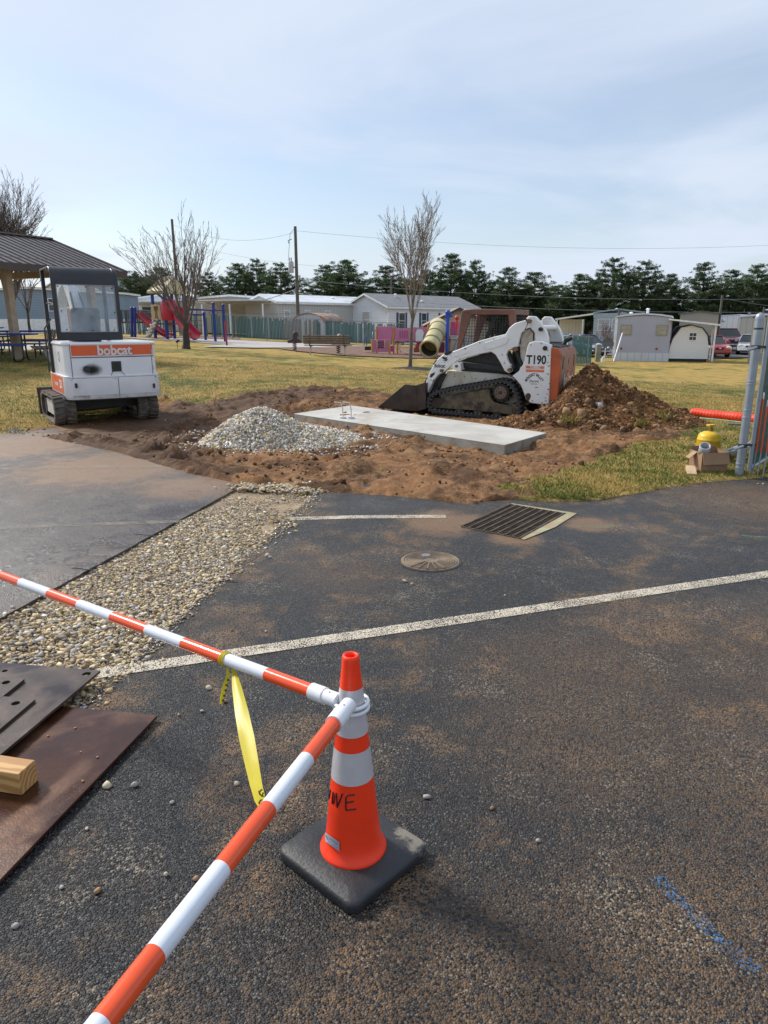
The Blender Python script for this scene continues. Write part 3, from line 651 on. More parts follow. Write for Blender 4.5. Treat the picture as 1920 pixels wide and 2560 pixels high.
sm = NT('heap_soil'); a1 = sm.noise(1.6, 6, 0.6, 0.4); a2 = sm.noise(12, 6, 0.7); a3 = sm.noise(60, 3)
c = sm.mix(sm.ramp(a1, 0.36, 0.64), (0.052, 0.024, 0.011), (0.20, 0.094, 0.036)); c = sm.mix(sm.ramp(a2, 0.42, 0.72), c, (0.27, 0.14, 0.058))
c = sm.mix(1.0, c, sm.mix(sm.ramp(a3, 0.25, 0.75), (0.6,) * 3, (1.25,) * 3), 'MULTIPLY'); sm.set(Base_Color=c, Roughness=0.95, Normal=sm.bump(a3, 0.7, 0.03, sm.bump(a2, 0.8, 0.06))); sm.b.inputs['Specular IOR Level'].default_value = 0.25
np_mesh('soil', np.stack([hx_, hy_, np.where(hz_ > 0.015, hz_, -0.2)], -1).reshape(-1, 3), np.stack([ii[:-1, :-1], ii[:-1, 1:], ii[1:, 1:], ii[1:, :-1]], -1).reshape(-1, 4), sm.m, dh, None, True)
clodm = mat_tint('soil_clod', 0.95, 0.6, 60, 0.35, 20, 0.25)
cpal = [(0.13, 0.060, 0.024), (0.20, 0.098, 0.040), (0.07, 0.034, 0.016), (0.25, 0.135, 0.058), (0.30, 0.18, 0.09)]
rng = np.random.default_rng(9); x = rng.uniform(-2.3, 2.3, 9000); y = rng.uniform(-1.5, 1.3, 9000); z = heap_h(x, y); k = z > 0.03
o = stones('clods', np.stack([x, y, z], 1)[k], np.clip(rng.lognormal(-4.3, 0.55, k.sum()), 0.006, 0.06), clodm, cpal, 31, dh, 0.8, 0.3, False); o['kind'] = 'stuff'
def heap_px(px, py):        # where a pixel meets the heap
    d = ray(px, py); t = 8.0
    while t < 16:
        p = CAM + d * t
        if p.z < float(heap_h(np.array([p.x - heap_c.x]), np.array([p.y - heap_c.y]))[0]): return p - Vector((heap_c.x, heap_c.y, 0))
        t += 0.01
    return CAM + d * 11 - Vector((heap_c.x, heap_c.y, 0))
for i, (px, py, s, cc) in enumerate(((1498, 1019, .13, (0.30, 0.30, 0.31)), (1453, 1036, .12, (0.27, 0.16, 0.085)), (1405, 1060, .09, (0.26, 0.15, 0.08)), (1508, 1074, .07, (0.30, 0.20, 0.11)), (1470, 1003, .07, (0.24, 0.15, 0.09)), (1590, 1083, .09, (0.2, 0.115, 0.06)), (1440, 1093, .06, (0.3, 0.2, 0.11)), (1555, 1072, .05, (0.3, 0.2, 0.12)), (1420, 1030, .10, (0.28, 0.17, 0.09)), (1497, 1066, .05, (0.33, 0.25, 0.16)))):
    p = heap_px(px, py); o = stones('rock', np.array([[0, 0, 0]]), np.array([s]), clodm, [cc], 200 + i, dh, 0.75, 0.25, False); o.location = p
    if i == 0: o['label'] = 'grey stone among the brown dirt'
# grass clumps thrown on the heap
gmt = mat_tint('grass_blade', 0.8, 0, 1, 0.3, 3, 0.2)
def blades(n, pts, hmin, hmax, wdt, pal, seed, lean=0.5):
    rng = np.random.default_rng(seed); P = pts; h = rng.uniform(hmin, hmax, n); a = rng.uniform(0, 2 * np.pi, n); L = rng.normal(0, lean, (n, 2)) * h[:, None]
    dx = np.stack([np.cos(a), np.sin(a), np.zeros(n)], 1) * (wdt * rng.uniform(0.6, 1.3, n))[:, None]
    V = np.stack([P - dx, P + dx, P + np.stack([L[:, 0], L[:, 1], h], 1)], 1)
    pal = np.array(pal); c = pal[rng.integers(0, len(pal), n)] * rng.uniform(0.7, 1.25, (n, 1))
    return V.reshape(-1, 3), np.arange(3 * n).reshape(-1, 3), np.repeat(c, 3, 0)
dry = [(0.43, 0.30, 0.095), (0.37, 0.265, 0.08), (0.48, 0.36, 0.14)]; grn = [(0.075, 0.115, 0.018), (0.12, 0.155, 0.03), (0.16, 0.18, 0.04)]
rng = np.random.default_rng(70)
for i, (px, py, s) in enumerate(((1422, 1050, .14), (1595, 1060, .10), (1655, 1040, .12))):
    p = heap_px(px, py); n = 260; pts = np.array(p)[None] + np.stack([rng.normal(0, s * 0.7, n), rng.normal(0, s * 0.6, n), rng.normal(-0.01, 0.015, n)], 1)
    o = np_mesh('grass_clump', *blades(n, pts, 0.04, 0.13, 0.006, dry + grn[1:], 71 + i, 0.7)[:2], gmt, dh, blades(n, pts, 0.04, 0.13, 0.006, dry + grn[1:], 71 + i, 0.7)[2]); o['kind'] = 'stuff'
# ---- clods over the disturbed soil, and turf blades
rng = np.random.default_rng(15); n = 16000; x = rng.uniform(-9, 6, n); y = rng.uniform(6.3, 17, n); hh, dd, aa = hsample(x, y); nn = fbm(x, y, 1.0, 3, 90)
k = (dd > 0.6) & (aa < 0.75) & (nn + rng.normal(0, 0.13, n) > 0.52); 
tag(stones('dirt_clods', np.stack([x, y, hh + 0.004], 1)[k], np.clip(rng.lognormal(-4.35, 0.5, k.sum()), 0.006, 0.055), clodm, cpal, 16, None, 0.75, 0.3, False), 'crumbs and clods of brown soil scattered over the dug ground', 'dirt', kind='stuff')
n = 420000; y = 6.6 + 20 * rng.uniform(0, 1, n) ** 1.35; x = rng.uniform(-0.68, 0.68, n) * y; hh, dd, aa = hsample(x, y); nn = fbm(x, y, 0.28, 3, 33); nb = fbm(x, y, 1.7, 4, 34)
k = (dd < 0.55 + 0.3 * (rng.uniform(0, 1, n) > 0.9)) & (aa < 0.35) & (np.abs(x) < 13); x, y, hh, nn, nb, dd = x[k], y[k], hh[k], nn[k], nb[k], dd[k]; n = len(x)
far_ = np.clip((y - 8) / 14, 0, 1)
gmix = sstep(nn * 0.55 + nb * 0.45 + rng.normal(0, 0.05, n) + np.where((y < 10.5), 0.16, 0.0) + np.where(x < -3.2, 0.03, 0), 0.47, 0.60)
Vb, Fb, Cb = blades(n, np.stack([x, y, hh - 0.005], 1), 0.018, 0.055, 0.0045, [(1, 1, 1)], 77, 0.65)
pd = np.array(dry); pg = np.array(grn); cb = pd[rng.integers(0, 3, n)] * (1 - gmix[:, None]) + pg[rng.integers(0, 3, n)] * gmix[:, None]
Cb = Cb * np.repeat(cb, 3, 0)
tag(np_mesh('turf_grass', Vb, Fb, gmt, None, Cb), 'short dormant grass, straw yellow with green patches, around the dug soil', 'grass', kind='stuff')
# ================================================================== FOREGROUND
def project(p):
    d = Vector(p) - CAM; zc = d.y * CT - d.z * ST; yc = d.y * ST + d.z * CT
    return (960 + FPX * d.x / zc, 1280 - FPX * yc / zc)
def t_at_x(p0, p1, px):
    lo, hi = 0.0, 1.0; f = lambda t: project(p0.lerp(p1, t))[0] - px; s0 = f(0.0)
    for _ in range(50):
        m_ = (lo + hi) / 2
        if (f(m_) > 0) == (s0 > 0): lo = m_
        else: hi = m_
    return (lo + hi) / 2
orange = mat('cone_orange', (0.93, 0.042, 0.005), 0.45, 0, 0.06, 8, ((0.45, 0.085, 0.03), 0.22, 9), 0.06, 30)
rubber = mat('base_rubber', (0.022, 0.023, 0.026), 0.55, 0, 0.25, 8, ((0.12, 0.105, 0.085), 0.22, 5), 0.25, 70)
sheet = NT('reflective_sheet')
# prismatic sheeting: fine diamond cells under a clear face
ck = sheet.n('ShaderNodeTexWave'); ck.wave_type = 'BANDS'; ck.bands_direction = 'DIAGONAL'; ck.inputs['Scale'].default_value = 260; sheet.l(sheet.coord(), ck.inputs['Vector'])
sheet.set(Base_Color=sheet.mix(sheet.noise(20, 3), (0.52, 0.50, 0.52), (0.68, 0.66, 0.68)), Roughness=0.28, Metallic=0.2, Normal=sheet.bump(ck.outputs['Fac'], 0.12, 0.002, sheet.bump(sheet.noise(26, 3), 0.25, 0.006)))
sheet = sheet.m
plastic = mat('pvc_white', (0.74, 0.76, 0.79), 0.28, 0, 0.04, 10)
CX, CY = -0.0995, 1.905
cone = empty('traffic_cone', (CX, CY, 0), 0, 'orange traffic cone with two silver bands on a black square base', 'traffic cone')
def cr(z): return 0.0240 + (0.722 - z) * 0.1019
cbase = MB(); hw = 0.178; rc = 0.035
ring = []
for k, (sx_, sy_) in enumerate(((1, 1), (-1, 1), (-1, -1), (1, -1))):
    for j in range(6):
        a = R(90 * k + 18 * j); ring.append((sx_ * (hw - rc) + rc * math.cos(a), sy_ * (hw - rc) + rc * math.sin(a)))
rm = Matrix.Rotation(R(47), 2)
def rs(s, z): return [Vector((*(rm @ Vector((p[0] * s, p[1] * s))), z)) for p in ring]
cbase.loft([rs(0.97, 0.0), rs(0.99, 0.006), rs(1.0, 0.03), rs(0.985, 0.038), rs(0.95, 0.043), rs(0.6, 0.045)])
cbase.build('base', rubber, cone, smooth=50)
sc0 = MATS['base_rubber'].node_tree; ln0 = sc0.nodes['Principled BSDF'].inputs['Base Color'].links[0].from_socket; w0 = NT.__new__(NT); w0.t = sc0; w0.tc = None; w0.m = None
d0 = w0.n('ShaderNodeVectorMath', operation='DISTANCE'); w0.l(w0.coord(), d0.inputs[0]); d0.inputs[1].default_value = (0.215, 0.06, 0.04)
w0.l(w0.mix(w0.ramp(w0.math('ADD', d0.outputs['Value'], w0.math('MULTIPLY', w0.math('SUBTRACT', w0.noise(28, 6, 0.7), 0.5), 0.22)), 0.09, 0.04, 0, 0.75), ln0, (0.26, 0.23, 0.18)), sc0.nodes['Principled BSDF'].inputs['Base Color'])
def band(name, z0, z1, m, off=0.0, steps=4):
    b = MB(); b.lathe([(cr(z0 + (z1 - z0) * i / steps) + off, z0 + (z1 - z0) * i / steps) for i in range(steps + 1)], 64); return b.build(name, m, cone, smooth=60)
b = MB()
b.lathe([(0.107, 0.043), (0.1075, 0.048), (0.105, 0.054), (0.099, 0.062), (0.0945, 0.072), (cr(0.085), 0.085)] + [(cr(z), z) for z in np.linspace(0.12, 0.697, 14)] + [(0.0265, 0.712), (0.0245, 0.720), (0.0215, 0.722), (0.0165, 0.720), (0.0150, 0.712), (0.0165, 0.65), (0.03, 0.53)], 64)
b.build('body', orange, cone, smooth=60)
band('reflective_band', 0.469, 0.619, sheet, 0.0012); band('reflective_band', 0.313, 0.419, sheet, 0.0012)
# handwriting on the cone: marker strokes following the surface
ink = mat('marker_ink', (0.012, 0.012, 0.013), 0.5)
def on_cone(px, py, off=0.0012):
    d = ray(px, py); t = 1.5; c = Vector((CX, CY, 0))
    while t < 3:
        p = CAM + d * t; rr_ = math.hypot(p.x - CX, p.y - CY)
        if rr_ < cr(p.z) + off: return p - c
        t += 0.0005
    return p - c
def zA(x, y): return (640 + x / 3.0717, 1600 + y / 3.0717)
for st in ([(572, 1150), (562, 1215)], [(592, 1165), (586, 1215), (584, 1256)], [(590, 1168), (604, 1195), (596, 1255)], [(614, 1172), (620, 1220), (622, 1285)], [(622, 1285), (645, 1230), (663, 1180)], [(692, 1200), (688, 1250), (690, 1306)], [(688, 1202), (720, 1192), (758, 1190)], [(690, 1252), (720, 1245), (750, 1240)], [(690, 1308), (730, 1303), (768, 1298)]):
    MB().tube([on_cone(*zA(*p)) for p in st], 0.0024, 6).build('marker_stroke', ink, cone, smooth=60)
# sticker
stk = MB(); pts = []
for j in range(2):
    for i in range(6):
        a = i / 5; pts.append(on_cone(*zA(530 + a * 110, (1475 if j == 0 else 1545) + a * 78), 0.0045))
stk.add(pts, [(i, i + 1, i + 7, i + 6) for i in range(5)]); stk.build('sticker', mat('sticker_grey', (0.36, 0.38, 0.44), 0.4), cone)
for (x0, y0, x1, y1, th) in ((537, 1500, 550, 1530, 0.0035), (556, 1514, 580, 1532, 0.0022), (588, 1538, 628, 1566, 0.0036), (556, 1545, 630, 1598, 0.0012)):
    MB().tube([on_cone(*zA(x0, y0), 0.0052), on_cone(*zA((x0 + x1) / 2, (y0 + y1) / 2), 0.0052), on_cone(*zA(x1, y1), 0.0052)], th / 2, 4).build('sticker_print', mat('print_dark', (0.10, 0.11, 0.16), 0.5), cone)
# dirt smears on base are in the rubber material; white scuff at its right corner
# ---- barrier bars
redor = mat('bar_orange', (0.80, 0.085, 0.016), 0.25, 0, 0.06, 6, ((0.42, 0.12, 0.06), 0.16, 16), 0.03, 40, 0.25)
barw = mat('bar_white', (0.68, 0.72, 0.78), 0.28, 0, 0.05, 6, ((0.38, 0.35, 0.31), 0.17, 16), 0.03, 40, 0.15)
def barrier(name, label, p0, p1, r, px_breaks, first, sleeve, ext, ring_c, ring_r):
    root = empty(name, (p0.x, p0.y, 0), 0, label, 'barrier bar'); o = Vector((p0.x, p0.y, 0)); d = (p1 - p0).normalized()
    ts = [t_at_x(p0, p1, px) for px in px_breaks] + [ext]
    col = first; L = (p1 - p0).length
    for i in range(len(ts) - 1):
        a = p0.lerp(p1, ts[i]) - o; c = p0 - o + d * L * ts[i + 1]
        MB().tube([a, c], r, 24).build('orange_segment' if col else 'white_segment', redor if col else barw, root, smooth=50); col = not col
    s0, s1 = p0 - o, p0.lerp(p1, ts[0]) - o
    mid = s0.lerp(s1, 0.55)
    MB().tube([s0 - d * 0.004, s0, mid, mid + d * 0.001, s1 + d * 0.012], [r * 0.8, r * 1.08, r * 1.08, r * 1.22, r * 1.22], 24).build('end_sleeve', plastic, root, smooth=35)
    MB().tube([Vector((ring_r * math.cos(a), ring_r * math.sin(a), 0)) + ring_c - o for a in np.linspace(0, 2 * math.pi, 41)[:-1]], 0.0062, 10, closed=True).build('loop_ring', plastic, root, smooth=60)
    for k in (0.35, 0.8):
        q = s0.lerp(s1, k); MB().ball(q + Vector((0, -0.3, 0.95)).normalized() * r * 1.17, 0.0022, 6).build('rivet', mat('rivet', (0.3, 0.3, 0.31), 0.4, 0.8), root)
    return root, ts
P0 = atz(846, 1752, 0.570); P1 = atz(0, 1437, 0.52)
barrier('barrier_bar', 'orange and white striped bar running from the cone to the left edge', P0, P1, 0.0215, [787, 668, 565, 460, 370, 283, 200, 125, 54, 2], True, 0.06, 1.35, Vector((CX, CY, 0.566)), 0.0505)
Q0 = at(872, 1762, 1.835); Q1 = atz(252, 2560, 0.615)
barrier('barrier_bar', 'orange and white striped bar running from the cone down to the bottom edge', Q0, Q1, 0.0215, [838, 766, 670, 553, 388, 200], True, 0.06, 1.35, Vector((CX, CY, 0.548)), 0.0515)
# ---- caution tape tied on the far bar
tapem = NT('tape_yellow'); tapem.set(Base_Color=tapem.mix(tapem.noise(18, 4), (0.62, 0.52, 0.02), (0.74, 0.64, 0.05)), Roughness=0.35); tapem.b.inputs['Transmission Weight'].default_value = 0.0
tr = tapem.n('ShaderNodeBsdfTranslucent'); tr.inputs[0].default_value = (0.72, 0.62, 0.06, 1); ms = tapem.n('ShaderNodeMixShader'); ms.inputs[0].default_value = 0.35
tapem.l(tapem.b.outputs[0], ms.inputs[1]); tapem.l(tr.outputs[0], ms.inputs[2]); tapem.l(ms.outputs[0], tapem.out.inputs[0]); tapem = tapem.m
tt = t_at_x(P0, P1, 563); kn = P0.lerp(P1, tt); dbar = (P1 - P0).normalized()
tape = empty('caution_tape', (kn.x, kn.y, 0), 0, 'yellow caution tape tied to the striped bar and hanging down to the other bar', 'tape'); to = Vector((kn.x, kn.y, 0))
side_ = dbar.cross(Vector((0, 0, 1))).normalized(); upb = side_.cross(dbar)
b = MB()
for k in range(3):
    off = dbar * (-0.010 + 0.008 * k); b.tube([kn - to + off + (side_ * math.cos(a) + upb * math.sin(a)) * 0.0228 for a in np.linspace(0, 2 * math.pi, 25)[:-1]], 0.0035, 6, closed=True)
b.build('knot_wrap', tapem, tape, smooth=60)
def ribbon(pts, widths, wdir, m, name, fold=0.0, parent=tape):
    b = MB(); vs_ = []; n = len(pts)
    for i, p in enumerate(pts):
        wv = wdir[i] if isinstance(wdir, list) else wdir; nrm = Vector((0.25, -1, 0.1)).normalized()
        for j in range(5): s = j / 4 - 0.5; vs_.append(Vector(p) + wv * widths[i] * s + nrm * fold * (0.5 - abs(s) * 2) * widths[i] * math.sin(i * 0.9 + 1))
    b.add(vs_, [(i * 5 + j, i * 5 + j + 1, i * 5 + j + 6, i * 5 + j + 5) for i in range(n - 1) for j in range(4)]); return b.build(name, m, parent, smooth=60)
# main band: from the knot to the near bar (pixels of its centre line, distance shrinking)
tq = t_at_x(Q0, Q1, 668); qn = Q0.lerp(Q1, tq)
cl = [(583, 1672), (592, 1720), (604, 1780), (616, 1840), (628, 1900), (640, 1960), (650, 2000), (662, 2030)]
wpx = [9, 26, 37, 42, 38, 33, 31, 22]
pts = []; wid = []
y0, y1 = kn.y - 0.01, qn.y + 0.04
for i, (px, py) in enumerate(cl):
    Yd = y0 + (y1 - y0) * (i / (len(cl) - 1)); p = at(px, py, Yd); pts.append(p - to); wid.append(wpx[i] / FPX * ((p - CAM).dot(Vector((0, CT, -ST)))))
ribbon(pts, wid, Vector((0.95, -0.15, 0.25)).normalized(), tapem, 'hanging_band', 0.6)
tl = [(568, 1668), (570, 1690), (562, 1715), (556, 1738), (552, 1760)]; pts = [at(px, py, kn.y - 0.01) - to for px, py in tl]
ribbon(pts, [0.007, 0.014, 0.018, 0.016, 0.008], Vector((1, 0, 0.25)), tapem, 'loose_end', 0.3)
blk = mat('tape_print', (0.09, 0.085, 0.03), 0.5)
for i, (px, py) in enumerate(((571, 1700), (567, 1713), (564, 1726), (561, 1739), (558, 1751))):
    p = at(px, py, kn.y - 0.016) - to; MB().box(p, (0.009, 0.001, 0.007), rotm(0, -12, 0)).build('printed_bar', blk, tape)
for i, st in enumerate(([(648, 1977), (650, 1986), (655, 1990), (658, 1982)], [(648, 2006), (652, 2000), (658, 2000), (655, 2012), (649, 2012), (648, 2006)], [(655, 1974), (650, 1978)])):
    yy = y0 + (y1 - y0) * (0.80 + 0.07 * (i == 1)); MB().tube([at(px, py, yy - 0.022) - to for px, py in st], 0.0026, 5).build('printed_letter', blk, tape)
# ---- rusty steel plates
def rust(name, a, b_, wet, rough):
    m = NT(name); n1_ = m.noise(2.2, 6, 0.6, 0.6); n2_ = m.noise(16, 6, 0.7); n3_ = m.noise(140, 3)
    c = m.mix(m.ramp(n1_, 0.32, 0.68), a, b_); c = m.mix(m.ramp(n2_, 0.5, 0.8, 0, 0.6), c, tuple(x * 1.5 for x in b_))
    c = m.mix(1.0, c, m.mix(n3_, (0.7,) * 3, (1.25,) * 3), 'MULTIPLY')
    w_ = m.ramp(m.noise(1.5, 4, 0.55, 0.5), wet, wet + 0.10)      # damp film
    c = m.mix(w_, c, m.mix(1.0, c, (0.46, 0.38, 0.36), 'MULTIPLY'))
    m.set(Base_Color=c, Roughness=m.math('SUBTRACT', rough, m.math('MULTIPLY', w_, rough - 0.17)), Metallic=0.25, Normal=m.bump(n3_, 0.18, 0.004, m.bump(n2_, 0.12, 0.01))); MATS[name] = m.m; return m.m
r1 = rust('rust_brown', (0.078, 0.034, 0.018), (0.17, 0.078, 0.036), 0.42, 0.38); r2 = rust('rust_grey', (0.048, 0.037, 0.031), (0.13, 0.092, 0.068), 0.48, 0.38)
def plate(name, label, pxs, z0, th, m, holes=(), group='rusty steel plates stacked on the asphalt'):
    ps = [atz(px, py, z0 + th) for px, py in pxs]; o = ps[0]
    root = empty(name, (o.x, o.y, 0), 0, label, 'steel plate', group)
    if holes:
        bm = bmesh.new(); ed = []
        lps = [[(p.x - o.x, p.y - o.y) for p in ps]]
        for (hx, hy, rr_) in holes:
            hc = atz(hx, hy, z0 + th); lps.append([(hc.x - o.x + rr_ * math.cos(a), hc.y - o.y + rr_ * math.sin(a)) for a in np.linspace(0, 2 * math.pi, 17)[:-1]])
        for lp in lps:
            vv_ = [bm.verts.new((x, y, z0 + th)) for x, y in lp]; ed += [bm.edges.new((vv_[i], vv_[(i + 1) % len(vv_)])) for i in range(len(vv_))]
        bmesh.ops.triangle_fill(bm, use_beauty=True, use_dissolve=False, edges=ed)
        r_ = bmesh.ops.extrude_face_region(bm, geom=list(bm.faces))
        for v in [x for x in r_['geom'] if isinstance(x, bmesh.types.BMVert)]: v.co.z = z0
        bmesh.ops.recalc_face_normals(bm, faces=bm.faces); me = bpy.data.meshes.new('sheet'); bm.to_mesh(me); bm.free(); me.materials.append(m)
        ob = bpy.data.objects.new('sheet', me); COL.objects.link(ob); ob.parent = root
    else:
        MB().prism([(p.x - o.x, p.y - o.y) for p in ps], z0, z0 + th, 'xy').build('sheet', m, root, bevel=0.002)
    return root
plate('steel_plate', 'lowest wide brown rusty steel plate, wet and shiny, under the timber', [(393, 1788), (150, 1765), (-260, 1740), (-900, 2050), (-420, 2640)], 0.012, 0.014, r1)
plate('steel_plate', 'grey brown steel plate with corner hole lying over the lowest plate', [(251, 1676), (0, 1656), (-400, 1630), (-420, 2200), (0, 1887)], 0.050, 0.012, r2, [(216, 1685, 0.020), (12, 1677, 0.013)])
plate('steel_plate', 'narrow steel strip with hole at the left edge, farther of the two strips', [(61, 1697), (-120, 1688), (-240, 1900), (0, 1746)], 0.064, 0.012, r2, [(15, 1706, 0.018)])
plate('steel_plate', 'narrow steel strip with hole at the left edge, nearer of the two strips', [(88, 1748), (0, 1740), (-160, 1735), (-320, 2010), (0, 1822)], 0.064, 0.011, r2, [(39, 1758, 0.018)])
sup = MB(); p = atz(-60, 1800, 0.03); sup.box((p.x - 0.2, p.y, 0.036), (0.5, 0.08, 0.026)); so_ = sup.build('packing_bar', r2); tag(so_, 'flat steel bar packed between the stacked plates', 'steel bar')
for i, (px, py) in enumerate(((202, 1880), (244, 1893), (207, 1953), (188, 1820), (120, 1840), (75, 1950))):
    p = atz(px, py, 0.028); o = stones('pebble', np.array([[0, 0, 0.003]]), np.array([0.006]), gm, [lin(170, 130, 95)], 400 + i); o.location = (p.x, p.y, 0.026); tag(o, ['tiny pebble near the middle of the brown plate, left of two', 'tiny pebble near the middle of the brown plate, right of two', 'tiny pebble near the lower right edge of the brown plate', 'tiny pebble on the upper part of the brown plate', 'tiny pebble on the brown plate close to the grey plate edge', 'tiny pebble on the brown plate just right of the timber end'][i], 'pebble', 'pebbles on the steel plate')
# ---- timber block
wood = NT('pine_timber'); wv = wood.n('ShaderNodeTexWave'); wv.wave_type = 'RINGS'; wv.rings_direction = 'X'; wv.inputs['Scale'].default_value = 16; wv.inputs['Distortion'].default_value = 6; wv.inputs['Detail'].default_value = 3; wv.inputs['Detail Scale'].default_value = 0.8
mpw = wood.n('ShaderNodeMapping'); mpw.inputs['Scale'].default_value = (0.25, 1, 1); wood.l(wood.coord(), mpw.inputs[0]); wood.l(mpw.outputs[0], wv.inputs['Vector'])
wc = wood.mix(wood.ramp(wv.outputs['Fac'], 0.2, 0.9), (0.55, 0.33, 0.12), (0.38, 0.19, 0.06)); wc = wood.mix(wood.ramp(wood.noise(7, 5), 0.6, 0.8, 0, 0.6), wc, (0.12, 0.06, 0.03))
wood.set(Base_Color=wc, Roughness=0.6, Normal=wood.bump(wv.outputs['Fac'], 0.1, 0.005)); wood = wood.m; MATS['pine_timber'] = wood
te = atz(88, 1900, 0.115); te2 = atz(0, 1887, 0.115); dirw = (te2 - te); dirw.z = 0; dirw.normalize(); nrmw = Vector((dirw.y, -dirw.x, 0))
if nrmw.y > 0: nrmw = -nrmw
tb = empty('timber_block', (te.x, te.y, 0.026), math.atan2(-dirw.y, -dirw.x), 'short end of yellow timber beam resting on the brown steel plate', 'timber')
MB().box((-0.30, -0.043, 0.0445), (0.60, 0.089, 0.089)).build('beam', wood, tb, bevel=0.004)
# ================================================================== GATE AND THINGS BESIDE IT
galv = mat('galvanised', (0.33, 0.37, 0.41), 0.42, 0.55, 0.10, 5, ((0.26, 0.27, 0.28), 0.4, 4), 0.05, 60)
green = mat('slat_green', (0.010, 0.085, 0.070), 0.5, 0, 0.25, 6, ((0.03, 0.06, 0.05), 0.3, 3))
dkm = mat('clamp_dark', (0.07, 0.065, 0.06), 0.5, 0.6, 0.2)
pb = G(1846, 1193)
gp_ = empty('gate_post', (pb.x, pb.y, 0), 0, 'thick round galvanised gate post at the right edge of the lot', 'gate post')
b = MB(); b.lathe([(0.044, -0.1), (0.044, 1.70), (0.046, 1.70), (0.047, 1.725), (0.040, 1.75), (0.022, 1.768), (0.001, 1.775)], 24); b.build('pipe', galv, gp_, smooth=40)
for z in (0.10, 0.145, 0.66, 0.74, 1.02, 1.05, 1.60): MB().lathe([(0.0445, z), (0.0468, z + 0.002), (0.0468, z + 0.018), (0.0445, z + 0.02)], 24).build('band', galv if z < 1.5 else dkm, gp_, smooth=40)
gate = empty('gate_leaf', (pb.x + 0.125, pb.y + 0.03, 0), R(50), 'green slatted chain link gate leaf hinged on the galvanised post', 'gate')
b = MB(); b.tube([(0, 0, 0.06), (0, 0, 1.75)], 0.024, 16); b.build('stile', galv, gate, smooth=50)
b = MB(); b.tube([(0, 0, 0.09), (2.2, 0, 0.09)], 0.021, 12); b.tube([(0, 0, 1.72), (2.2, 0, 1.72)], 0.021, 12); b.tube([(2.2, 0, 0.06), (2.2, 0, 1.75)], 0.022, 12); b.build('rail', galv, gate, smooth=50)
for k in range(26): MB().box((0.05 + k * 0.083, 0.0, 0.9), (0.066, 0.008, 1.58)).build('slat', green, gate)
b = MB()
for k in range(-20, 29):
    for s in (-1, 1):
        x0 = k * 0.085; p0_, p1_ = (x0, 0.010 * s, 0.11), (x0 + s * 1.58 * 0.55, 0.010 * s, 1.70)
        t0, t1 = 0.0, 1.0
        xa, xb = p0_[0], p1_[0]
        lo = max(0, (0.03 - xa) / (xb - xa) if xb > xa else (2.17 - xa) / (xb - xa)); hi = min(1, (2.17 - xa) / (xb - xa) if xb > xa else (0.03 - xa) / (xb - xa))
        if lo < hi: b.tube([Vector(p0_).lerp(Vector(p1_), lo), Vector(p0_).lerp(Vector(p1_), hi)], 0.0022, 4, False)
b.build('chain_link', galv, gate)
for z in (0.36, 1.42):
    h = empty('h', (0, 0, 0)); bpy.data.objects.remove(h)
    c = MB(); c.lathe([(0.0450, z - 0.02), (0.050, z - 0.02), (0.050, z + 0.02), (0.0450, z + 0.02)], 20); c.box((0.09, 0.02, z), (0.12, 0.022, 0.024)); c.build('hinge_clamp', dkm, gp_, smooth=40)
    c = MB(); c.tube([(-0.02, -0.05, z), (-0.13, -0.09, z - 0.03)], 0.014, 10); c.build('hinge_bolt', galv, gp_, smooth=40)
b = MB(); b.tube([(0.03, -0.035, 0.05), (0.03, -0.035, 0.30), (0.03, -0.035, 0.30)], 0.007, 8); b.box((0.02, -0.03, 0.14), (0.09, 0.03, 0.012)); b.build('drop_rod', galv, gate, smooth=40)
oral = mat('lath_orange', (0.88, 0.07, 0.012), 0.5, 0, 0.08)
for i, (dx, zt, zb) in enumerate(((0.10, 0.86, 0.26), (0.16, 0.78, 0.27), (0.24, 0.80, 0.28))):
    q_ = at((1888, 1900, 1914)[i], 1150, 7.72 - 0.03 * i); ls = empty('marker_stake', (q_.x, q_.y, 0), R(50), ['orange marker stake with white tip, nearest of three leaning on the gate', 'orange marker stake, middle of three leaning on the gate', 'orange marker stake, farthest of three leaning on the gate'][i], 'stake', 'orange stakes leaning on the gate')
    MB().bar((0, 0, zb), (0.05, 0.015, zt), 0.045, 0.008, (0, 1, 0)).build('blade', oral, ls); MB().bar((0.05, 0.015, zt), (0.06, 0.018, zt + 0.07), 0.035, 0.008, (0, 1, 0)).build('tip', mat('tip_white', (0.75, 0.75, 0.73), 0.5), ls); MB().bar((-0.02, 0, 0.0), (0, 0, zb), 0.014, 0.010, (0, 1, 0)).build('foot', galv, ls)
# yellow cylinder
yel = mat('tank_yellow', (0.68, 0.42, 0.015), 0.4, 0, 0.10, 6, ((0.45, 0.28, 0.03), 0.3, 7))
tp = G(1767, 1152); tank = empty('gas_cylinder', (tp.x, tp.y, 0.0), R(20), 'yellow gas cylinder with valve standing behind the cardboard box', 'gas cylinder')
b = MB(); b.lathe([(0.001, 0.03), (0.11, 0.03), (0.135, 0.06), (0.143, 0.10), (0.143, 0.265), (0.145, 0.268), (0.145, 0.275), (0.141, 0.28), (0.138, 0.31), (0.118, 0.345), (0.075, 0.365), (0.03, 0.372), (0.001, 0.373)], 32); b.build('shell', yel, tank, smooth=40)
b = MB(); b.lathe([(0.10, 0.0), (0.115, 0.0), (0.115, 0.05), (0.10, 0.05)], 28); b.build('foot_ring', yel, tank, smooth=40)
b = MB(); b.cyl((0, 0, 0.37), (0, 0, 0.43), 0.022, 12); b.cyl((0, 0, 0.39), (0.05, 0, 0.39), 0.012, 10); b.build('valve', mat('valve_brass', (0.35, 0.24, 0.06), 0.4, 0.6), tank, smooth=40)
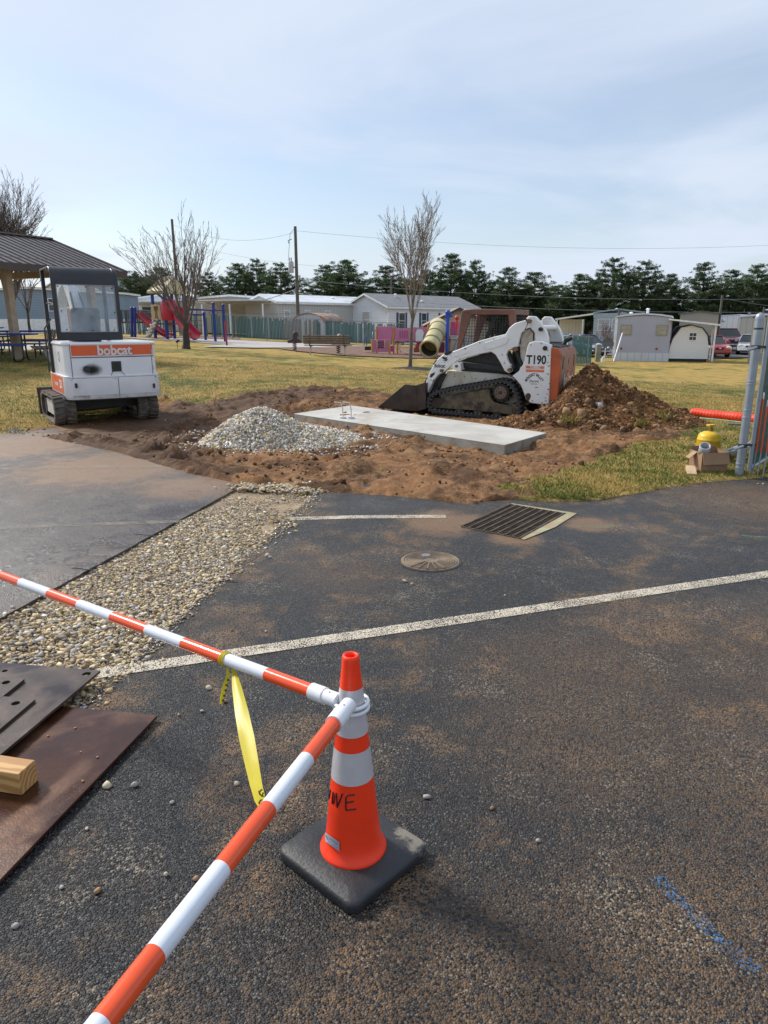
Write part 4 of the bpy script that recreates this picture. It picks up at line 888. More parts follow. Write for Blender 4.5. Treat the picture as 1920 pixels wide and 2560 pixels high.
b = MB(); b.box((0, 0, 0.445), (0.105, 0.06, 0.022)); b.box((0, 0, 0.43), (0.05, 0.03, 0.03)); b.build('valve_guard', yel, tank, bevel=0.006)
for k, tx in enumerate((' 7 ', '1WZ')):
    text('stencil', tx, 0.05, mat('stencil_ink', (0.40, 0.24, 0.02), 0.6), tank, Matrix.Rotation(R(-38 + 26 * k), 4, 'Z') @ Matrix.Translation((0, -0.1438, 0.235)) @ Matrix.Rotation(R(90), 4, 'X'), 0.0008)
# cardboard box
card = mat('cardboard', (0.30, 0.185, 0.108), 0.85, 0, 0.08, 6); cardd = mat('cardboard_inside', (0.36, 0.23, 0.14), 0.85, 0, 0.08, 6)
bp = G(1781, 1187); box = empty('cardboard_box', (bp.x, bp.y + 0.14, 0.0), R(6), 'open brown cardboard box on the grass at the gate post', 'cardboard box')
W, Dp, Hh = 0.31, 0.26, 0.25
for (nm, c, s, rt) in (('panel', (0, -Dp / 2, Hh / 2), (W, 0.005, Hh), None), ('panel', (0, Dp / 2, Hh / 2 + 0.02), (W, 0.005, Hh + 0.04), None), ('panel', (-W / 2, 0, Hh / 2), (0.005, Dp, Hh), None), ('panel', (W / 2, 0, Hh / 2), (0.005, Dp, Hh), None), ('panel', (0, 0, 0.012), (W, Dp, 0.006), None)):
    MB().box(c, s, rt).build(nm, card, box)
MB().box((0, -Dp / 2 - 0.025, Hh - 0.062), (W + 0.012, 0.005, 0.135), rotm(-20, 0, 3)).build('flap', card, box)
MB().box((W / 2 + 0.045, 0, Hh - 0.04), (0.005, Dp, 0.12), rotm(0, -38, 0)).build('flap', card, box)
MB().box((-W / 2 - 0.045, 0.03, Hh - 0.045), (0.005, Dp * 0.35, 0.11), rotm(0, 50, 0)).build('flap', cardd, box)
cp = MB(); cp.lathe([(0.052, 0), (0.056, 0), (0.060, 0.0), (0.060, 0.12), (0.048, 0.12), (0.048, 0.0)], 26); cpo = cp.build('pipe_coupling', mat('pvc_grey', (0.36, 0.37, 0.38), 0.5)); cpo.location = (bp.x - 0.095, bp.y + 0.08, Hh - 0.015); cpo.rotation_euler = (R(35), R(-12), 0)
for p_ in cpo.data.polygons: p_.use_smooth = True
tag(cpo, 'grey plastic pipe coupling lying in the open cardboard box', 'pipe coupling')
wp = G(1729, 1194); wbk = empty('wood_offcut', (wp.x, wp.y, 0.02), R(72), 'short pale board end lying left of the cardboard box', 'board'); MB().box((0.12, 0, 0.03), (0.26, 0.10, 0.038), rotm(0, -10, 0)).build('board', mat('board_pale', (0.50, 0.36, 0.21), 0.7, 0, 0.12, 9), wbk, bevel=0.003)
for i, (px, py, L, rz, ry) in enumerate(((1848, 1120, 0.9, 35, 9), (1852, 1128, 0.9, 30, 8), (1846, 1136, 0.8, 40, 7))):
    p = G(px, 1165); o = MB().tube([(-0.22, 0, 0), (L, 0, 0)], 0.028 - 0.008 * (i == 0), 14, False).build('grey_conduit', mat('conduit_grey', (0.42, 0.46, 0.52), 0.4), smooth=50); o.location = (p.x + 0.02 * i, p.y + 0.25 + 0.07 * i, 0.16 - 0.055 * i); o.rotation_euler = (0, R(-4), R(rz)); so2 = o.modifiers.new('s', 'SOLIDIFY'); so2.thickness = 0.004
    tag(o, ['thin grey conduit, topmost of the three behind the gate post', 'grey conduit in the middle of the pile behind the gate post', 'grey conduit lowest in the pile behind the gate post'][i], 'conduit', 'grey conduits behind the gate post')
# orange mesh roll
r0, r1_ = G(1728, 1046), G(1860, 1058); dr = (r1_ - r0); dr.z = 0; drn = dr.normalized(); Lr = 2.1
mr = NT('mesh_orange'); br = mr.n('ShaderNodeTexBrick'); br.inputs['Scale'].default_value = 22; br.inputs['Mortar Size'].default_value = 0.03; br.inputs['Color1'].default_value = (0.9, 0.062, 0.012, 1); br.inputs['Color2'].default_value = (0.80, 0.048, 0.010, 1); br.inputs['Mortar'].default_value = (0.55, 0.03, 0.008, 1)
mr.l(mr.coord(), br.inputs['Vector']); mr.set(Base_Color=br.outputs['Color'], Roughness=0.55, Normal=mr.bump(br.outputs['Fac'], -0.8, 0.02)); MATS['mesh_orange'] = mr.m
roll = empty('mesh_roll', (r0.x, r0.y, gz(r0.x, r0.y)), math.atan2(drn.y, drn.x), 'bright orange roll of plastic mesh lying on the grass by the gate', 'mesh roll')
b = MB(); n_ = 110; rad = [0.081 + 0.006 * (i % 3 == 0) + 0.003 * math.sin(i * 0.31) for i in range(n_)]; rad[0] = 0.05; rad[1] = 0.074
b.tube([(-0.02 + Lr * i / (n_ - 1), 0.006 * math.sin(i * 0.25), 0.105 + 0.004 * math.sin(i * 0.2)) for i in range(n_)], rad, 22); b.build('roll', mr.m, roll, smooth=60)
gl = [G(1668, 1039), G(1700, 1043), G(1735, 1050), G(1790, 1055), G(1850, 1062), G(1890, 1066)]; o = MB().tube([p + Vector((0, 0, 0.045)) for p in gl], 0.011, 8).build('green_hose', mat('hose_green', (0.16, 0.42, 0.24), 0.5), smooth=50); tag(o, 'thin pale green hose lying along the orange mesh roll', 'hose')
p = G(1842, 1068); o = MB().box((0, 0, 0.05), (0.30, 0.07, 0.03), rotm(0, 0, -12)).build('grey_plank', mat('plank_grey', (0.17, 0.165, 0.155), 0.8), bevel=0.004); o.location = p; tag(o, 'short grey plank in the grass beside the gate post', 'plank')
# ================================================================== TRACK LOADER
mud = (0.20, 0.125, 0.06)
whiteP = mat('loader_white', (0.78, 0.77, 0.74), 0.38, 0, 0.05, 3, ((0.40, 0.30, 0.16), 0.29, 4.5), 0.02, 40)
whiteM = mat('loader_white_muddy', (0.62, 0.58, 0.48), 0.5, 0, 0.08, 3, ((0.30, 0.19, 0.085), 0.52, 2.6), 0.1, 40)
blackM = mat('machine_black', (0.020, 0.019, 0.018), 0.55, 0, 0.3, 6, ((0.10, 0.065, 0.035), 0.25, 5))
rubT = mat('track_rubber', (0.035, 0.035, 0.037), 0.75, 0, 0.25, 8, ((0.15, 0.095, 0.05), 0.30, 7), 0.3, 50)
frameM = mat('track_frame_mud', (0.125, 0.10, 0.060), 0.8, 0, 0.3, 9, ((0.045, 0.034, 0.030), 0.62, 5), 0.4, 40)
ropsM = mat('rops_brown', (0.16, 0.065, 0.042), 0.5, 0, 0.15, 3, ((0.22, 0.12, 0.08), 0.35, 3), 0.05, 40)
tailO = mat('tailgate_orange', (0.52, 0.105, 0.028), 0.5, 0, 0.12, 3, ((0.22, 0.10, 0.05), 0.45, 2.5), 0.1, 40)
tailB = mat('tailgate_brown', (0.30, 0.115, 0.055), 0.55, 0, 0.15, 3, ((0.17, 0.075, 0.042), 0.45, 2.5), 0.1, 40)  # rear face: darker, browner orange than the tailgate sides
bucketM = mat('bucket_steel', (0.060, 0.044, 0.036), 0.5, 0.5, 0.3, 4, ((0.16, 0.10, 0.06), 0.32, 3), 0.15, 30)
pinM = mat('pin_rusty', (0.17, 0.11, 0.07), 0.6, 0.4, 0.2)
ink2 = mat('decal_black', (0.015, 0.018, 0.022), 0.5); inkT = mat('decal_teal', (0.02, 0.05, 0.06), 0.5); decO = mat('decal_orange', (0.72, 0.20, 0.10), 0.5); decW = mat('decal_white', (0.72, 0.72, 0.72), 0.5)
LO = Vector((2.38, 12.45, 0.0)); LR = R(-25)
LF = Frame(LO, LR)
def L5(zx, zy, y=0.0): return LF.xz(920 + zx / 2.8603, 740 + zy / 2.8603, y)
def L8(zx, zy, y=0.0): return LF.xz(1060 + zx / 4.608, 900 + zy / 4.608, y)
ld = empty('track_loader', LO, LR, 'white compact track loader with brown cab cage and dark bucket beside dirt mound', 'track loader')
def mirror(b, W=1.68):                     # the same part on the far side of the machine
    n = MB(); n.add([(v[0], W - v[1], v[2]) for v in b.v], b.f); return n
def smooth_path3(P): return [P[0] * (1 - t) ** 2 + P[1] * 2 * t * (1 - t) + P[2] * t * t for t in [i / 8 for i in range(9)]]
# --- tracks
belt = [(100, 604), (58, 575), (36, 530), (36, 470), (62, 405), (130, 362), (300, 322), (500, 290), (700, 258), (850, 230), (935, 232), (1000, 270), (1048, 340), (1085, 430), (1108, 530), (1105, 620), (1078, 680), (1030, 703), (960, 700), (700, 668), (400, 636)]
bl = [Vector((p[0], 0, p[1])) for p in (L8(*q, 0.0) for q in belt)]
zmin = min(p.z for p in bl); 
def resample(P, step):
    out = []; n = len(P); acc = 0.0
    for i in range(n):
        a, c = P[i], P[(i + 1) % n]; Ls = (c - a).length; s = acc
        while s < Ls: out.append((a.lerp(c, s / Ls), (c - a).normalized())); s += step
        acc = s - Ls
    return out
ctr = sum(bl, Vector()) / len(bl)
def offset_loop(P, d):
    n = len(P); out = []
    for i in range(n):
        t = (P[(i + 1) % n] - P[i - 1]).normalized(); nn = Vector((t.z, 0, -t.x))
        if nn.dot(P[i] - ctr) < 0: nn = -nn
        out.append(P[i] + nn * d)
    return out
def track_set(y0, y1, near):
    outl = bl; inn = offset_loop(bl, -0.042); n = len(bl)
    b = MB(); vs_ = []
    for P in (outl, inn):
        for y in (y0, y1): vs_ += [(p.x, y, p.z) for p in P]
    fs_ = []
    for i in range(n):
        j = (i + 1) % n; fs_ += [(i, j, n + j, n + i), (2 * n + i, 2 * n + j, 3 * n + j, 3 * n + i), (i, j, 2 * n + j, 2 * n + i), (n + i, n + j, 3 * n + j, 3 * n + i)]
    b.add(vs_, fs_); tk = b.build('rubber_track', rubT, ld)
    b = MB()
    for p, t in resample(bl, 0.078):
        nn = Vector((t.z, 0, -t.x)); nn = nn if nn.dot(p - ctr) > 0 else -nn
        c = p + nn * 0.010; Rm = Matrix((t, Vector((0, 1, 0)), nn)).transposed()
        b.box((c.x, y0 + 0.08, c.z), (0.040, 0.152, 0.030), Rm); b.box((c.x + t.x * 0.02, y1 - 0.08, c.z + t.z * 0.02), (0.040, 0.152, 0.030), Rm)
    b.build('tread_lugs', rubT, tk)
    b = MB()
    for p, t in resample(inn, 0.078):
        nn = Vector((t.z, 0, -t.x)); nn = nn if nn.dot(p - ctr) > 0 else -nn
        c = p - nn * 0.012; b.box((c.x, y0 + 0.10, c.z), (0.022, 0.16, 0.022), Matrix((t, Vector((0, 1, 0)), nn)).transposed())
    b.build('drive_lugs', mat('lug_steel', (0.20, 0.19, 0.17), 0.5, 0.6), tk)
    fr = [L8(*q) for q in [(125, 455), (300, 405), (700, 337), (742, 337), (752, 430), (790, 490), (870, 512), (985, 532), (1015, 560), (1008, 632), (950, 628), (600, 588), (135, 555)]]
    MB().prism(fr, y0 + 0.05, y1 - 0.03).build('track_frame', frameM, ld, bevel=0.008)
    c = L8(878, 378); r_ = 0.118
    b = MB(); b.cyl((c[0], y0 + 0.06, c[1]), (c[0], y1 - 0.02, c[1]), 0.150, 26); 
    for k in range(13): a = 2 * math.pi * k / 13; b.box((c[0] + 0.16 * math.cos(a), (y0 + y1) / 2, c[1] + 0.16 * math.sin(a)), (0.05, 0.10, 0.035), Matrix.Rotation(-a, 3, 'Y'))
    b.build('sprocket', blackM, ld)
    b = MB(); b.cyl((c[0], y0 + 0.02, c[1]), (c[0], y0 + 0.06, c[1]), 0.112, 26); b.build('drive_hub', mat('hub_brown', (0.19, 0.13, 0.095), 0.7, 0.2, 0.2, 9), ld, smooth=40)
    b = MB(); b.cyl((c[0], y0 + 0.012, c[1]), (c[0], y0 + 0.02, c[1]), 0.036, 8); 
    for k in range(9): a = 2 * math.pi * k / 9; b.cyl((c[0] + 0.082 * math.cos(a), y0 + 0.012, c[1] + 0.082 * math.sin(a)), (c[0] + 0.082 * math.cos(a), y0 + 0.02, c[1] + 0.082 * math.sin(a)), 0.012, 6)
    b.build('hub_bolts', blackM, ld)
    for q, rr_ in (((1000, 590), 0.125), ((390, 582), 0.075), ((605, 604), 0.078), ((825, 626), 0.078), ((118, 500), 0.10)):
        c = L8(*q); b = MB(); b.cyl((c[0], y0 + 0.085, c[1]), (c[0], y1 - 0.05, c[1]), rr_, 22); b.cyl((c[0], y0 + 0.075, c[1]), (c[0], y0 + 0.085, c[1]), rr_ * 0.55, 16); b.build('roller', frameM, ld, smooth=40)
track_set(0.0, 0.32, True); track_set(1.36, 1.68, False)
# --- chassis
ch = [L5(*q, 0.34) for q in [(505, 700), (530, 620), (565, 532), (660, 535), (980, 560), (1045, 590), (1085, 640), (1110, 740), (1090, 800), (520, 780)]]
MB().prism(ch, 0.34, 1.34).build('chassis', whiteM, ld, bevel=0.012)
MB().prism([L5(*q, 0.345) for q in [(1040, 585), (1110, 640), (1125, 760), (1270, 770), (1285, 740), (1290, 420), (1280, 360), (1100, 380), (1060, 450)]], 0.36, 1.32).build('engine_bay', blackM, ld)
MB().prism([L5(*q, 0.33) for q in [(640, 470), (720, 440), (900, 395), (990, 550), (970, 556), (660, 534)]], 0.35, 1.33).build('cab_floor', blackM, ld)
MB().bar((L5(668, 488, .30)[0], 0.30, L5(668, 488, .30)[1]), (L5(985, 525, .30)[0], 0.30, L5(985, 525, .30)[1]), 0.06, 0.10).build('side_rail', blackM, ld, bevel=0.01)
# --- lift arms
arm = [(1150, 165), (1105, 178), (1050, 195), (1010, 228), (985, 272), (900, 292), (800, 320), (700, 360), (640, 385), (600, 398), (548, 412), (500, 448), (465, 498), (440, 548), (418, 600), (408, 650), (412, 700), (428, 692), (445, 650), (470, 600), (505, 562), (555, 535), (600, 490), (650, 452), (720, 436), (800, 415), (878, 398), (910, 418), (945, 475), (978, 538), (1005, 553), (1026, 538), (1018, 500), (996, 455), (988, 420), (1000, 392), (1040, 372), (1072, 362), (1085, 300), (1098, 262), (1130, 235), (1165, 225)]
armb = MB().prism([L5(*q, 0.12) for q in arm], 0.12, 0.26)
armb.build('lift_arm', whiteP, ld, bevel=0.010); mirror(armb).build('lift_arm', whiteP, ld, bevel=0.010)
rib = MB().prism([L5(*q, 0.112) for q in [(985, 285), (830, 335), (825, 368), (850, 385), (905, 372), (985, 345), (1010, 300)]], 0.108, 0.12); rib.build('arm_gusset', whiteP, ld, bevel=0.004)
rib = MB().prism([L5(*q, 0.112) for q in [(820, 318), (660, 382), (720, 392), (705, 410), (600, 440), (560, 470), (600, 405)]], 0.112, 0.12); rib.build('arm_gusset', whiteP, ld, bevel=0.003)
sl_ = MB().prism([L5(*q, 0.115) for q in [(440, 578), (452, 556), (478, 545), (476, 560), (452, 585)]], 0.1175, 0.1195); sl_.build('arm_slot', blackM, ld)
# worn black edge at the arm's knuckle
b = MB().prism([L5(*q, 0.115) for q in [(545, 408), (575, 396), (606, 394), (600, 408), (570, 425), (545, 420)]], 0.1165, 0.1195); b.build('worn_patch', blackM, ld)
b = MB().prism([L5(*q, 0.115) for q in [(462, 490), (490, 452), (492, 462), (470, 492)]], 0.1165, 0.1195); b.build('worn_patch', blackM, ld)
cross = MB(); p = L5(470, 610, 0.3); cross.box((p[0] + 0.05, 0.84, p[1]), (0.10, 1.2, 0.16)); cross.build('arm_crossmember', blackM, ld, bevel=0.02)
# quick-tach plate and tilt links
b = MB().prism([L5(*q, 0.3) for q in [(412, 610), (440, 560), (540, 545), (560, 560), (520, 640), (470, 720), (420, 720)]], 0.26, 0.36); b.build('tilt_link', blackM, ld); mirror(b).build('tilt_link', blackM, ld)
b = MB().prism([L5(*q, 0.1) for q in [(600, 520), (600, 495), (618, 478), (640, 474), (660, 482), (664, 530), (640, 536)]], 0.10, 0.34); b.build('arm_stop', whiteP, ld, bevel=0.006)
c = L5(632, 502, 0.09); MB().cyl((c[0], 0.085, c[1]), (c[0], 0.10, c[1]), 0.026, 12).build('pin', pinM, ld, smooth=40)
# --- uprights with the number panel
pan = [(1180, 325), (1240, 322), (1308, 352), (1293, 772), (1240, 776), (1165, 766), (1130, 742), (1112, 690), (1092, 640), (1060, 600), (1030, 572), (1075, 540), (1108, 490), (1128, 420), (1140, 360), (1155, 335)]
b = MB().prism([L5(*q, 0.06) for q in pan], 0.06, 0.20); pano = b.build('side_panel', whiteP, ld, bevel=0.014); mirror(b).build('side_panel', whiteP, ld, bevel=0.014)
tw = [(1126, 165), (1150, 143), (1192, 145), (1236, 196), (1266, 246), (1284, 300), (1286, 345), (1180, 340), (1195, 310), (1186, 262), (1160, 236), (1130, 228)]
b = MB().prism([L5(*q, 0.14) for q in tw], 0.14, 0.30); b.build('upright', whiteP, ld, bevel=0.012); mirror(b).build('upright', whiteP, ld, bevel=0.012)
b = MB().prism([L5(*q, 0.24) for q in [(1085, 350), (1100, 270), (1140, 232), (1195, 262), (1200, 330), (1150, 345), (1130, 420), (1110, 500), (1085, 530), (1090, 430)]], 0.24, 0.32); b.build('inner_upright', whiteM, ld, bevel=0.006); mirror(b).build('inner_upright', whiteM, ld)
for q, rr_, m_ in (((1148, 180), 0.036, pinM), ((1232, 238), 0.034, blackM), ((1266, 374), 0.040, blackM), ((1048, 381), 0.042, pinM), ((1008, 529), 0.032, pinM), ((522, 534), 0.028, pinM), ((1012, 495), 0.02, whiteP)):
    c = L5(*q, 0.05); MB().cyl((c[0], 0.045, c[1]), (c[0], 0.16, c[1]), rr_, 14).build('pivot_pin', m_, ld, smooth=40)
c = L5(1144, 722, 0.05); b = MB(); b.prism([(c[0] + 0.045 * math.cos(a) * (1 + .2 * math.sin(3 * a)), c[1] + 0.07 * math.sin(a)) for a in np.linspace(0, 2 * math.pi, 18)[:-1]], 0.055, 0.061); b.build('tie_down_hole', mat('hole_rust', (0.075, 0.045, 0.03), 0.8), ld)
a0, a1 = L5(1058, 395, .22), L5(1100, 500, .22); b = MB(); b.tube([(a0[0], 0.22, a0[1]), (a1[0], 0.22, a1[1])], 0.036, 12); b.tube([(L5(1000, 400, .24)[0], 0.26, L5(1000, 400, .24)[1]), (L5(1040, 520, .24)[0], 0.26, L5(1040, 520, .24)[1])], 0.05, 12); b.build('lift_cylinder', blackM, ld, smooth=40)
b = MB(); hp = [L5(*q, 0.2) for q in [(1130, 150), (1150, 200), (1130, 240), (1165, 232), (1192, 262), (1190, 318)]]; b.tube([(p[0], 0.13, p[1]) for p in hp], 0.013, 8)
hp = [L5(*q, 0.2) for q in [(1128, 170), (1118, 230), (1092, 290), (1086, 345)]]; b.tube([(p[0], 0.2, p[1]) for p in hp], 0.014, 8); b.build('hydraulic_hose', blackM, ld, smooth=50)
b = MB(); c = L5(1310, 228, 1.0); b.tube([(c[0] - 0.02, 0.3, c[1]), (c[0] - 0.02, 1.38, c[1])], 0.05, 14); b.build('cross_tube', whiteP, ld, smooth=40)
# --- tail
xr = L5(1303, 560, 0.08)[0]; zt0 = L5(1303, 755, .1)[1]; zt1 = L5(1310, 372, .1)[1]
b = MB().prism([(xr - 0.02, zt0), (xr + 0.15, zt0 + 0.04), (xr + 0.16, zt1 - 0.10), (xr + 0.10, zt1 - 0.01), (xr - 0.02, zt1)], 0.10, 0.135); b.build('tailgate_side', tailO, ld, bevel=0.01)
b = MB().prism([(xr - 0.05, zt0), (xr + 0.152, zt0 + 0.045), (xr + 0.165, zt1 - 0.11), (xr + 0.10, zt1 - 0.005), (xr - 0.05, zt1 + 0.015)], 0.137, 1.52); tg = b.build('tailgate', tailB, ld, bevel=0.02)
b = MB().prism([(xr - 0.02, zt0), (xr + 0.15, zt0 + 0.04), (xr + 0.16, zt1 - 0.10), (xr + 0.10, zt1 - 0.01), (xr - 0.02, zt1)], 1.523, 1.56); b.build('tailgate_side', tailO, ld)
XR = xr + 0.164
for y0 in (0.28, 1.28): MB().bx(XR - 0.03, XR + 0.006, y0, y0 + 0.13, zt1 - 0.36, zt1 - 0.14).build('tail_lamp', mat('lamp_dark_red', (0.05, 0.012, 0.01), 0.3), tg, bevel=0.006)
MB().bx(XR - 0.03, XR + 0.003, 0.80, 0.83, zt1 - 0.30, zt1 - 0.20).build('key_slot', blackM, tg)
# slow moving triangle
b = MB(); zc_ = (zt0 + zt1) / 2 - 0.10; xo = XR + 0.004
tri = [(0.66, zc_ - 0.17), (1.04, zc_ - 0.17), (0.85, zc_ + 0.17)]; b.prism(tri, xo, xo + 0.006, 'yz'); b.build('warning_triangle', mat('triangle_orange', (0.95, 0.22, 0.03), 0.4), tg)
rotT = Matrix.Translation((XR + 0.003, 0.85, zc_ - 0.02)) @ Matrix.Rotation(R(90), 4, 'Z') @ Matrix.Rotation(R(90), 4, 'X')
text('lettering', 'bobcat', 0.30, decW, tg, rotT, 0.0015, 0.008)
# engine cover louvres, exhaust, far light
b = MB()
for k in range(9): b.box((xr - 0.30 + 0.045 * k, 0.80, zt1 + 0.045 - 0.006 * k), (0.025, 0.95, 0.05), rotm(0, 35, 0))
b.build('engine_louvre', blackM, ld)
MB().bx(xr - 0.36, xr + 0.06, 0.30, 1.34, zt1 - 0.10, zt1 + 0.02).build('engine_cover', blackM, ld)
b = MB(); b.tube([(xr - 0.05, 1.30, zt1 + 0.02), (xr + 0.0, 1.32, zt1 + 0.10), (xr + 0.10, 1.34, zt1 + 0.15)], 0.04, 12); b.build('exhaust_stub', blackM, ld, smooth=40)
# --- cab cage
xf, zf = L5(655, 378, 0.36); xt, ztp = L5(690, 105, 0.36); xb, zb_ = L5(1055, 110, 0.36); xbb, zbb = L5(1010, 250, 0.36)
ztop = ztp; xrear = xb
def pill(p, q, w_, d_): return MB().bar(p, q, w_, d_, (0, 1, 0))
for y in (0.375, 1.305):
    s = 1 if y < 1 else -1
    MB().prism([L5(*q, 0.375) for q in [(672, 108), (742, 132), (660, 380), (636, 380)]], y - 0.03, y + 0.03).build('front_pillar', ropsM, ld, bevel=0.012)
    MB().prism([L5(*q, 0.375) for q in [(1006, 130), (1058, 130), (1060, 330), (1030, 330), (1012, 215)]], y - 0.03, y + 0.03).build('rear_pillar', ropsM, ld, bevel=0.012)
    MB().prism([L5(*q, 0.375) for q in [(672, 112), (690, 97), (760, 92), (1040, 94), (1060, 110), (1058, 134), (740, 134)]], y - 0.032, y + 0.032).build('roof_rail', ropsM, ld, bevel=0.014)
zr = L5(800, 95, 0.375)[1]
MB().bx(xt + 0.02, xrear - 0.02, 0.40, 1.28, zr - 0.05, zr - 0.012).build('roof', ropsM, ld, bevel=0.012)
MB().bx(xrear - 0.05, xrear + 0.006, 0.345, 1.335, zr - 0.10, zr - 0.004).build('roof_rail', ropsM, ld, bevel=0.014)
MB().bx(xt - 0.01, xt + 0.06, 0.40, 1.28, zr - 0.09, zr - 0.006).build('roof_rail', ropsM, ld, bevel=0.014)
# mesh: sides and rear
def grille(y):
    b = MB(); x0, x1 = xf + 0.06, xrear - 0.04; z1 = zr - 0.09; z0 = L5(700, 345, 0.375)[1]
    k = 0; x = x0
    while x < x1:
        za_ = z0; t = (x - xf) / (xt - xf + 1e-6)
        zhi = z1
        xfront_at = lambda z: xf + (xt - xf) * (z - zf) / (ztp - zf)
        b.bar((x, y, z0), (x, y, z1), 0.007, 0.007, (0, 1, 0)) if x > xfront_at(z1) else b.bar((x, y, z0), (x, y, zf + (ztp - zf) * max(0.02, min(1, t))), 0.007, 0.007, (0, 1, 0))
        x += 0.052
    z = z0
    while z < z1:
        b.bar((xf + (xt - xf) * (z - zf) / (ztp - zf) + 0.03, y, z), (x1, y, z), 0.007, 0.007); z += 0.052
    return b
grille(0.385).build('side_mesh', blackM, ld); grille(1.295).build('side_mesh', blackM, ld)
b = MB(); y = 0.42
while y < 1.28: b.bar((xrear - 0.02, y, 1.15), (xrear - 0.02, y, zr - 0.09), 0.007); y += 0.055
z = 1.2
while z < zr - 0.09: b.bar((xrear - 0.02, 0.4, z), (xrear - 0.02, 1.28, z), 0.007); z += 0.055
b.build('rear_mesh', blackM, ld)
b = MB(); b.bx(xf + 0.48, xf + 1.0, 0.55, 1.12, 0.75, 0.92); b.box((xf + 1.0, 0.84, 1.15), (0.14, 0.5, 0.55), rotm(0, 12, 0)); b.build('seat', blackM, ld, bevel=0.04)
b = MB()
for y in (0.47, 1.2): b.tube([(xf + 0.95, y, 1.45), (xf + 0.55, y, 1.30), (xf + 0.42, y, 1.05)], 0.022, 8); b.bar((xf + 0.35, y, 1.0), (xf + 0.62, y, zr - 0.1), 0.07, 0.03, (0, 1, 0))
b.tube([(xf + 0.42, 0.47, 1.05), (xf + 0.42, 1.2, 1.05)], 0.02, 8); b.build('lap_bar', blackM, ld, smooth=50)
b = MB(); 
for y in (0.50, 1.16): b.tube([(xf + 0.02, y, 0.86), (xf + 0.10, y, 1.02), (xf + 0.24, y, 1.05), (xf + 0.26, y, 0.86)], 0.014, 8)
b.build('grab_handle', blackM, ld, smooth=50)
# --- bucket
bs = [L5(*q, -0.02) for q in [(72, 792), (262, 632), (300, 636), (346, 640), (346, 824), (86, 803)]]
b = MB().prism(bs, -0.02, 0.0); b.build('bucket_side', bucketM, ld, bevel=0.004); mirror(b).build('bucket_side', bucketM, ld)
xk, zk = L5(346, 640, 0); xb2, zb2 = L5(410, 622, 0); x0b, z0b = L5(75, 800, 0); x1b, z1b = L5(346, 824, 0); x2b, z2b = L5(412, 806, 0)
b = MB().prism([(x0b, z0b), (x1b, z1b), (x2b, z2b), (xb2, zb2), (xk, zk), (xk + 0.01, zk - 0.02), (xb2 - 0.02, zb2 - 0.03), (x2b - 0.02, z2b + 0.03), (x1b, z1b + 0.02), (x0b, z0b + 0.012)], 0.0, 1.68); b.build('bucket_shell', bucketM, ld)
b = MB().prism([L5(*q, -0.02) for q in [(346, 640), (405, 618), (414, 700), (412, 806), (346, 824)]], -0.015, 0.005); b.build('bucket_heel', bucketM, ld); mirror(b).build('bucket_heel', bucketM, ld)
for q, y_ in (((1165, 350), .058), ((1290, 560), .058), ((1280, 700), .058), ((1175, 750), .058), ((1240, 340), .058), ((900, 310), .118), ((800, 335), .118), ((700, 378), .118), ((590, 425), .118), ((960, 420), .118), ((975, 480), .118), ((450, 600), .118), ((690, 575), .338), ((770, 590), .338), ((830, 600), .338), ((620, 560), .338), ((620, 575), .338)):
    c = L5(*q, y_); MB().cyl((c[0], y_ - 0.006, c[1]), (c[0], y_ + 0.01, c[1]), 0.010, 8).build('bolt', pinM, ld)
rdc = random.Random(4)
for k in range(26):
    zx_, zy_, y_ = rdc.choice([(rdc.uniform(1190, 1285), rdc.uniform(640, 765), .0592), (rdc.uniform(1280, 1296), rdc.uniform(380, 760), .0592), (rdc.uniform(415, 470), rdc.uniform(545, 640), .1192), (rdc.uniform(560, 960), rdc.uniform(300, 420), .1192)])
    if y_ > .1 and zx_ > 500 and not (0 < zy_ - (410 - (zx_ - 560) * 0.28) < 60): continue
    c = L5(zx_, zy_, y_); b = MB(); b.prism([(c[0] + rdc.uniform(.006, .028) * math.cos(a), c[1] + rdc.uniform(.004, .012) * math.sin(a)) for a in np.linspace(0, 2 * math.pi, 8)[:-1]], y_ - 0.0006, y_ + 0.001); b.build('paint_chip', blackM if k % 2 else pinM, ld)
b = MB()
for (q0, q1, q2) in (((1010, 300), (1060, 330), (1085, 420)), ((1100, 300), (1080, 380), (1070, 470)), ((640, 455), (560, 520), (500, 610))):
    b.tube(smooth_path3([Vector((L5(*q, 0.28)[0], 0.29, L5(*q, 0.28)[1])) for q in (q0, q1, q2)]), 0.013, 7)
b.build('hydraulic_hose', blackM, ld, smooth=50)
# --- decals
yD = 0.0575
def dpos(zx, zy, y): x, z = L5(zx, zy, y); return mtx_xz(x, y, z)
text('lettering', 'T190', 0.205, ink2, ld, dpos(1203, 459, yD), 0.0012, 0.006, 0, 0.80)
for z0, z1 in ((498, 518), (524, 543)):
    p = [L5(*q, yD) for q in [(1128, z0), (1261, z0 + 4), (1259, z1 + 3), (1130, z1)]]; MB().prism(p, yD - 0.0005, yD + 0.002).build('stripe', decO, ld)
text('lettering', 'TURBO', 0.052, decW, ld, dpos(1195, 510, yD - 0.0016), 0.0008, 0.002, 0, 1.1)
wd = 'MONOCACY VALLEY'; 
for i, chh in enumerate(wd):
    if chh == ' ': continue
    a = (i - 7) / 7; p = L5(1189 + 58 * a, 562 + 42 * a * a, yD); text('lettering', chh, 0.066, inkT, ld, mtx_xz(p[0], yD, p[1]) @ Matrix.Rotation(-a * 0.85, 4, 'Z'), 0.001, 0.0018, 0, 0.72)
text('lettering', 'Electric', 0.066, inkT, ld, dpos(1186, 609, yD), 0.001, 0.0, 0.35, 0.85)
text('lettering', 'LITITZ, PA', 0.026, inkT, ld, dpos(1186, 630, yD), 0.001)
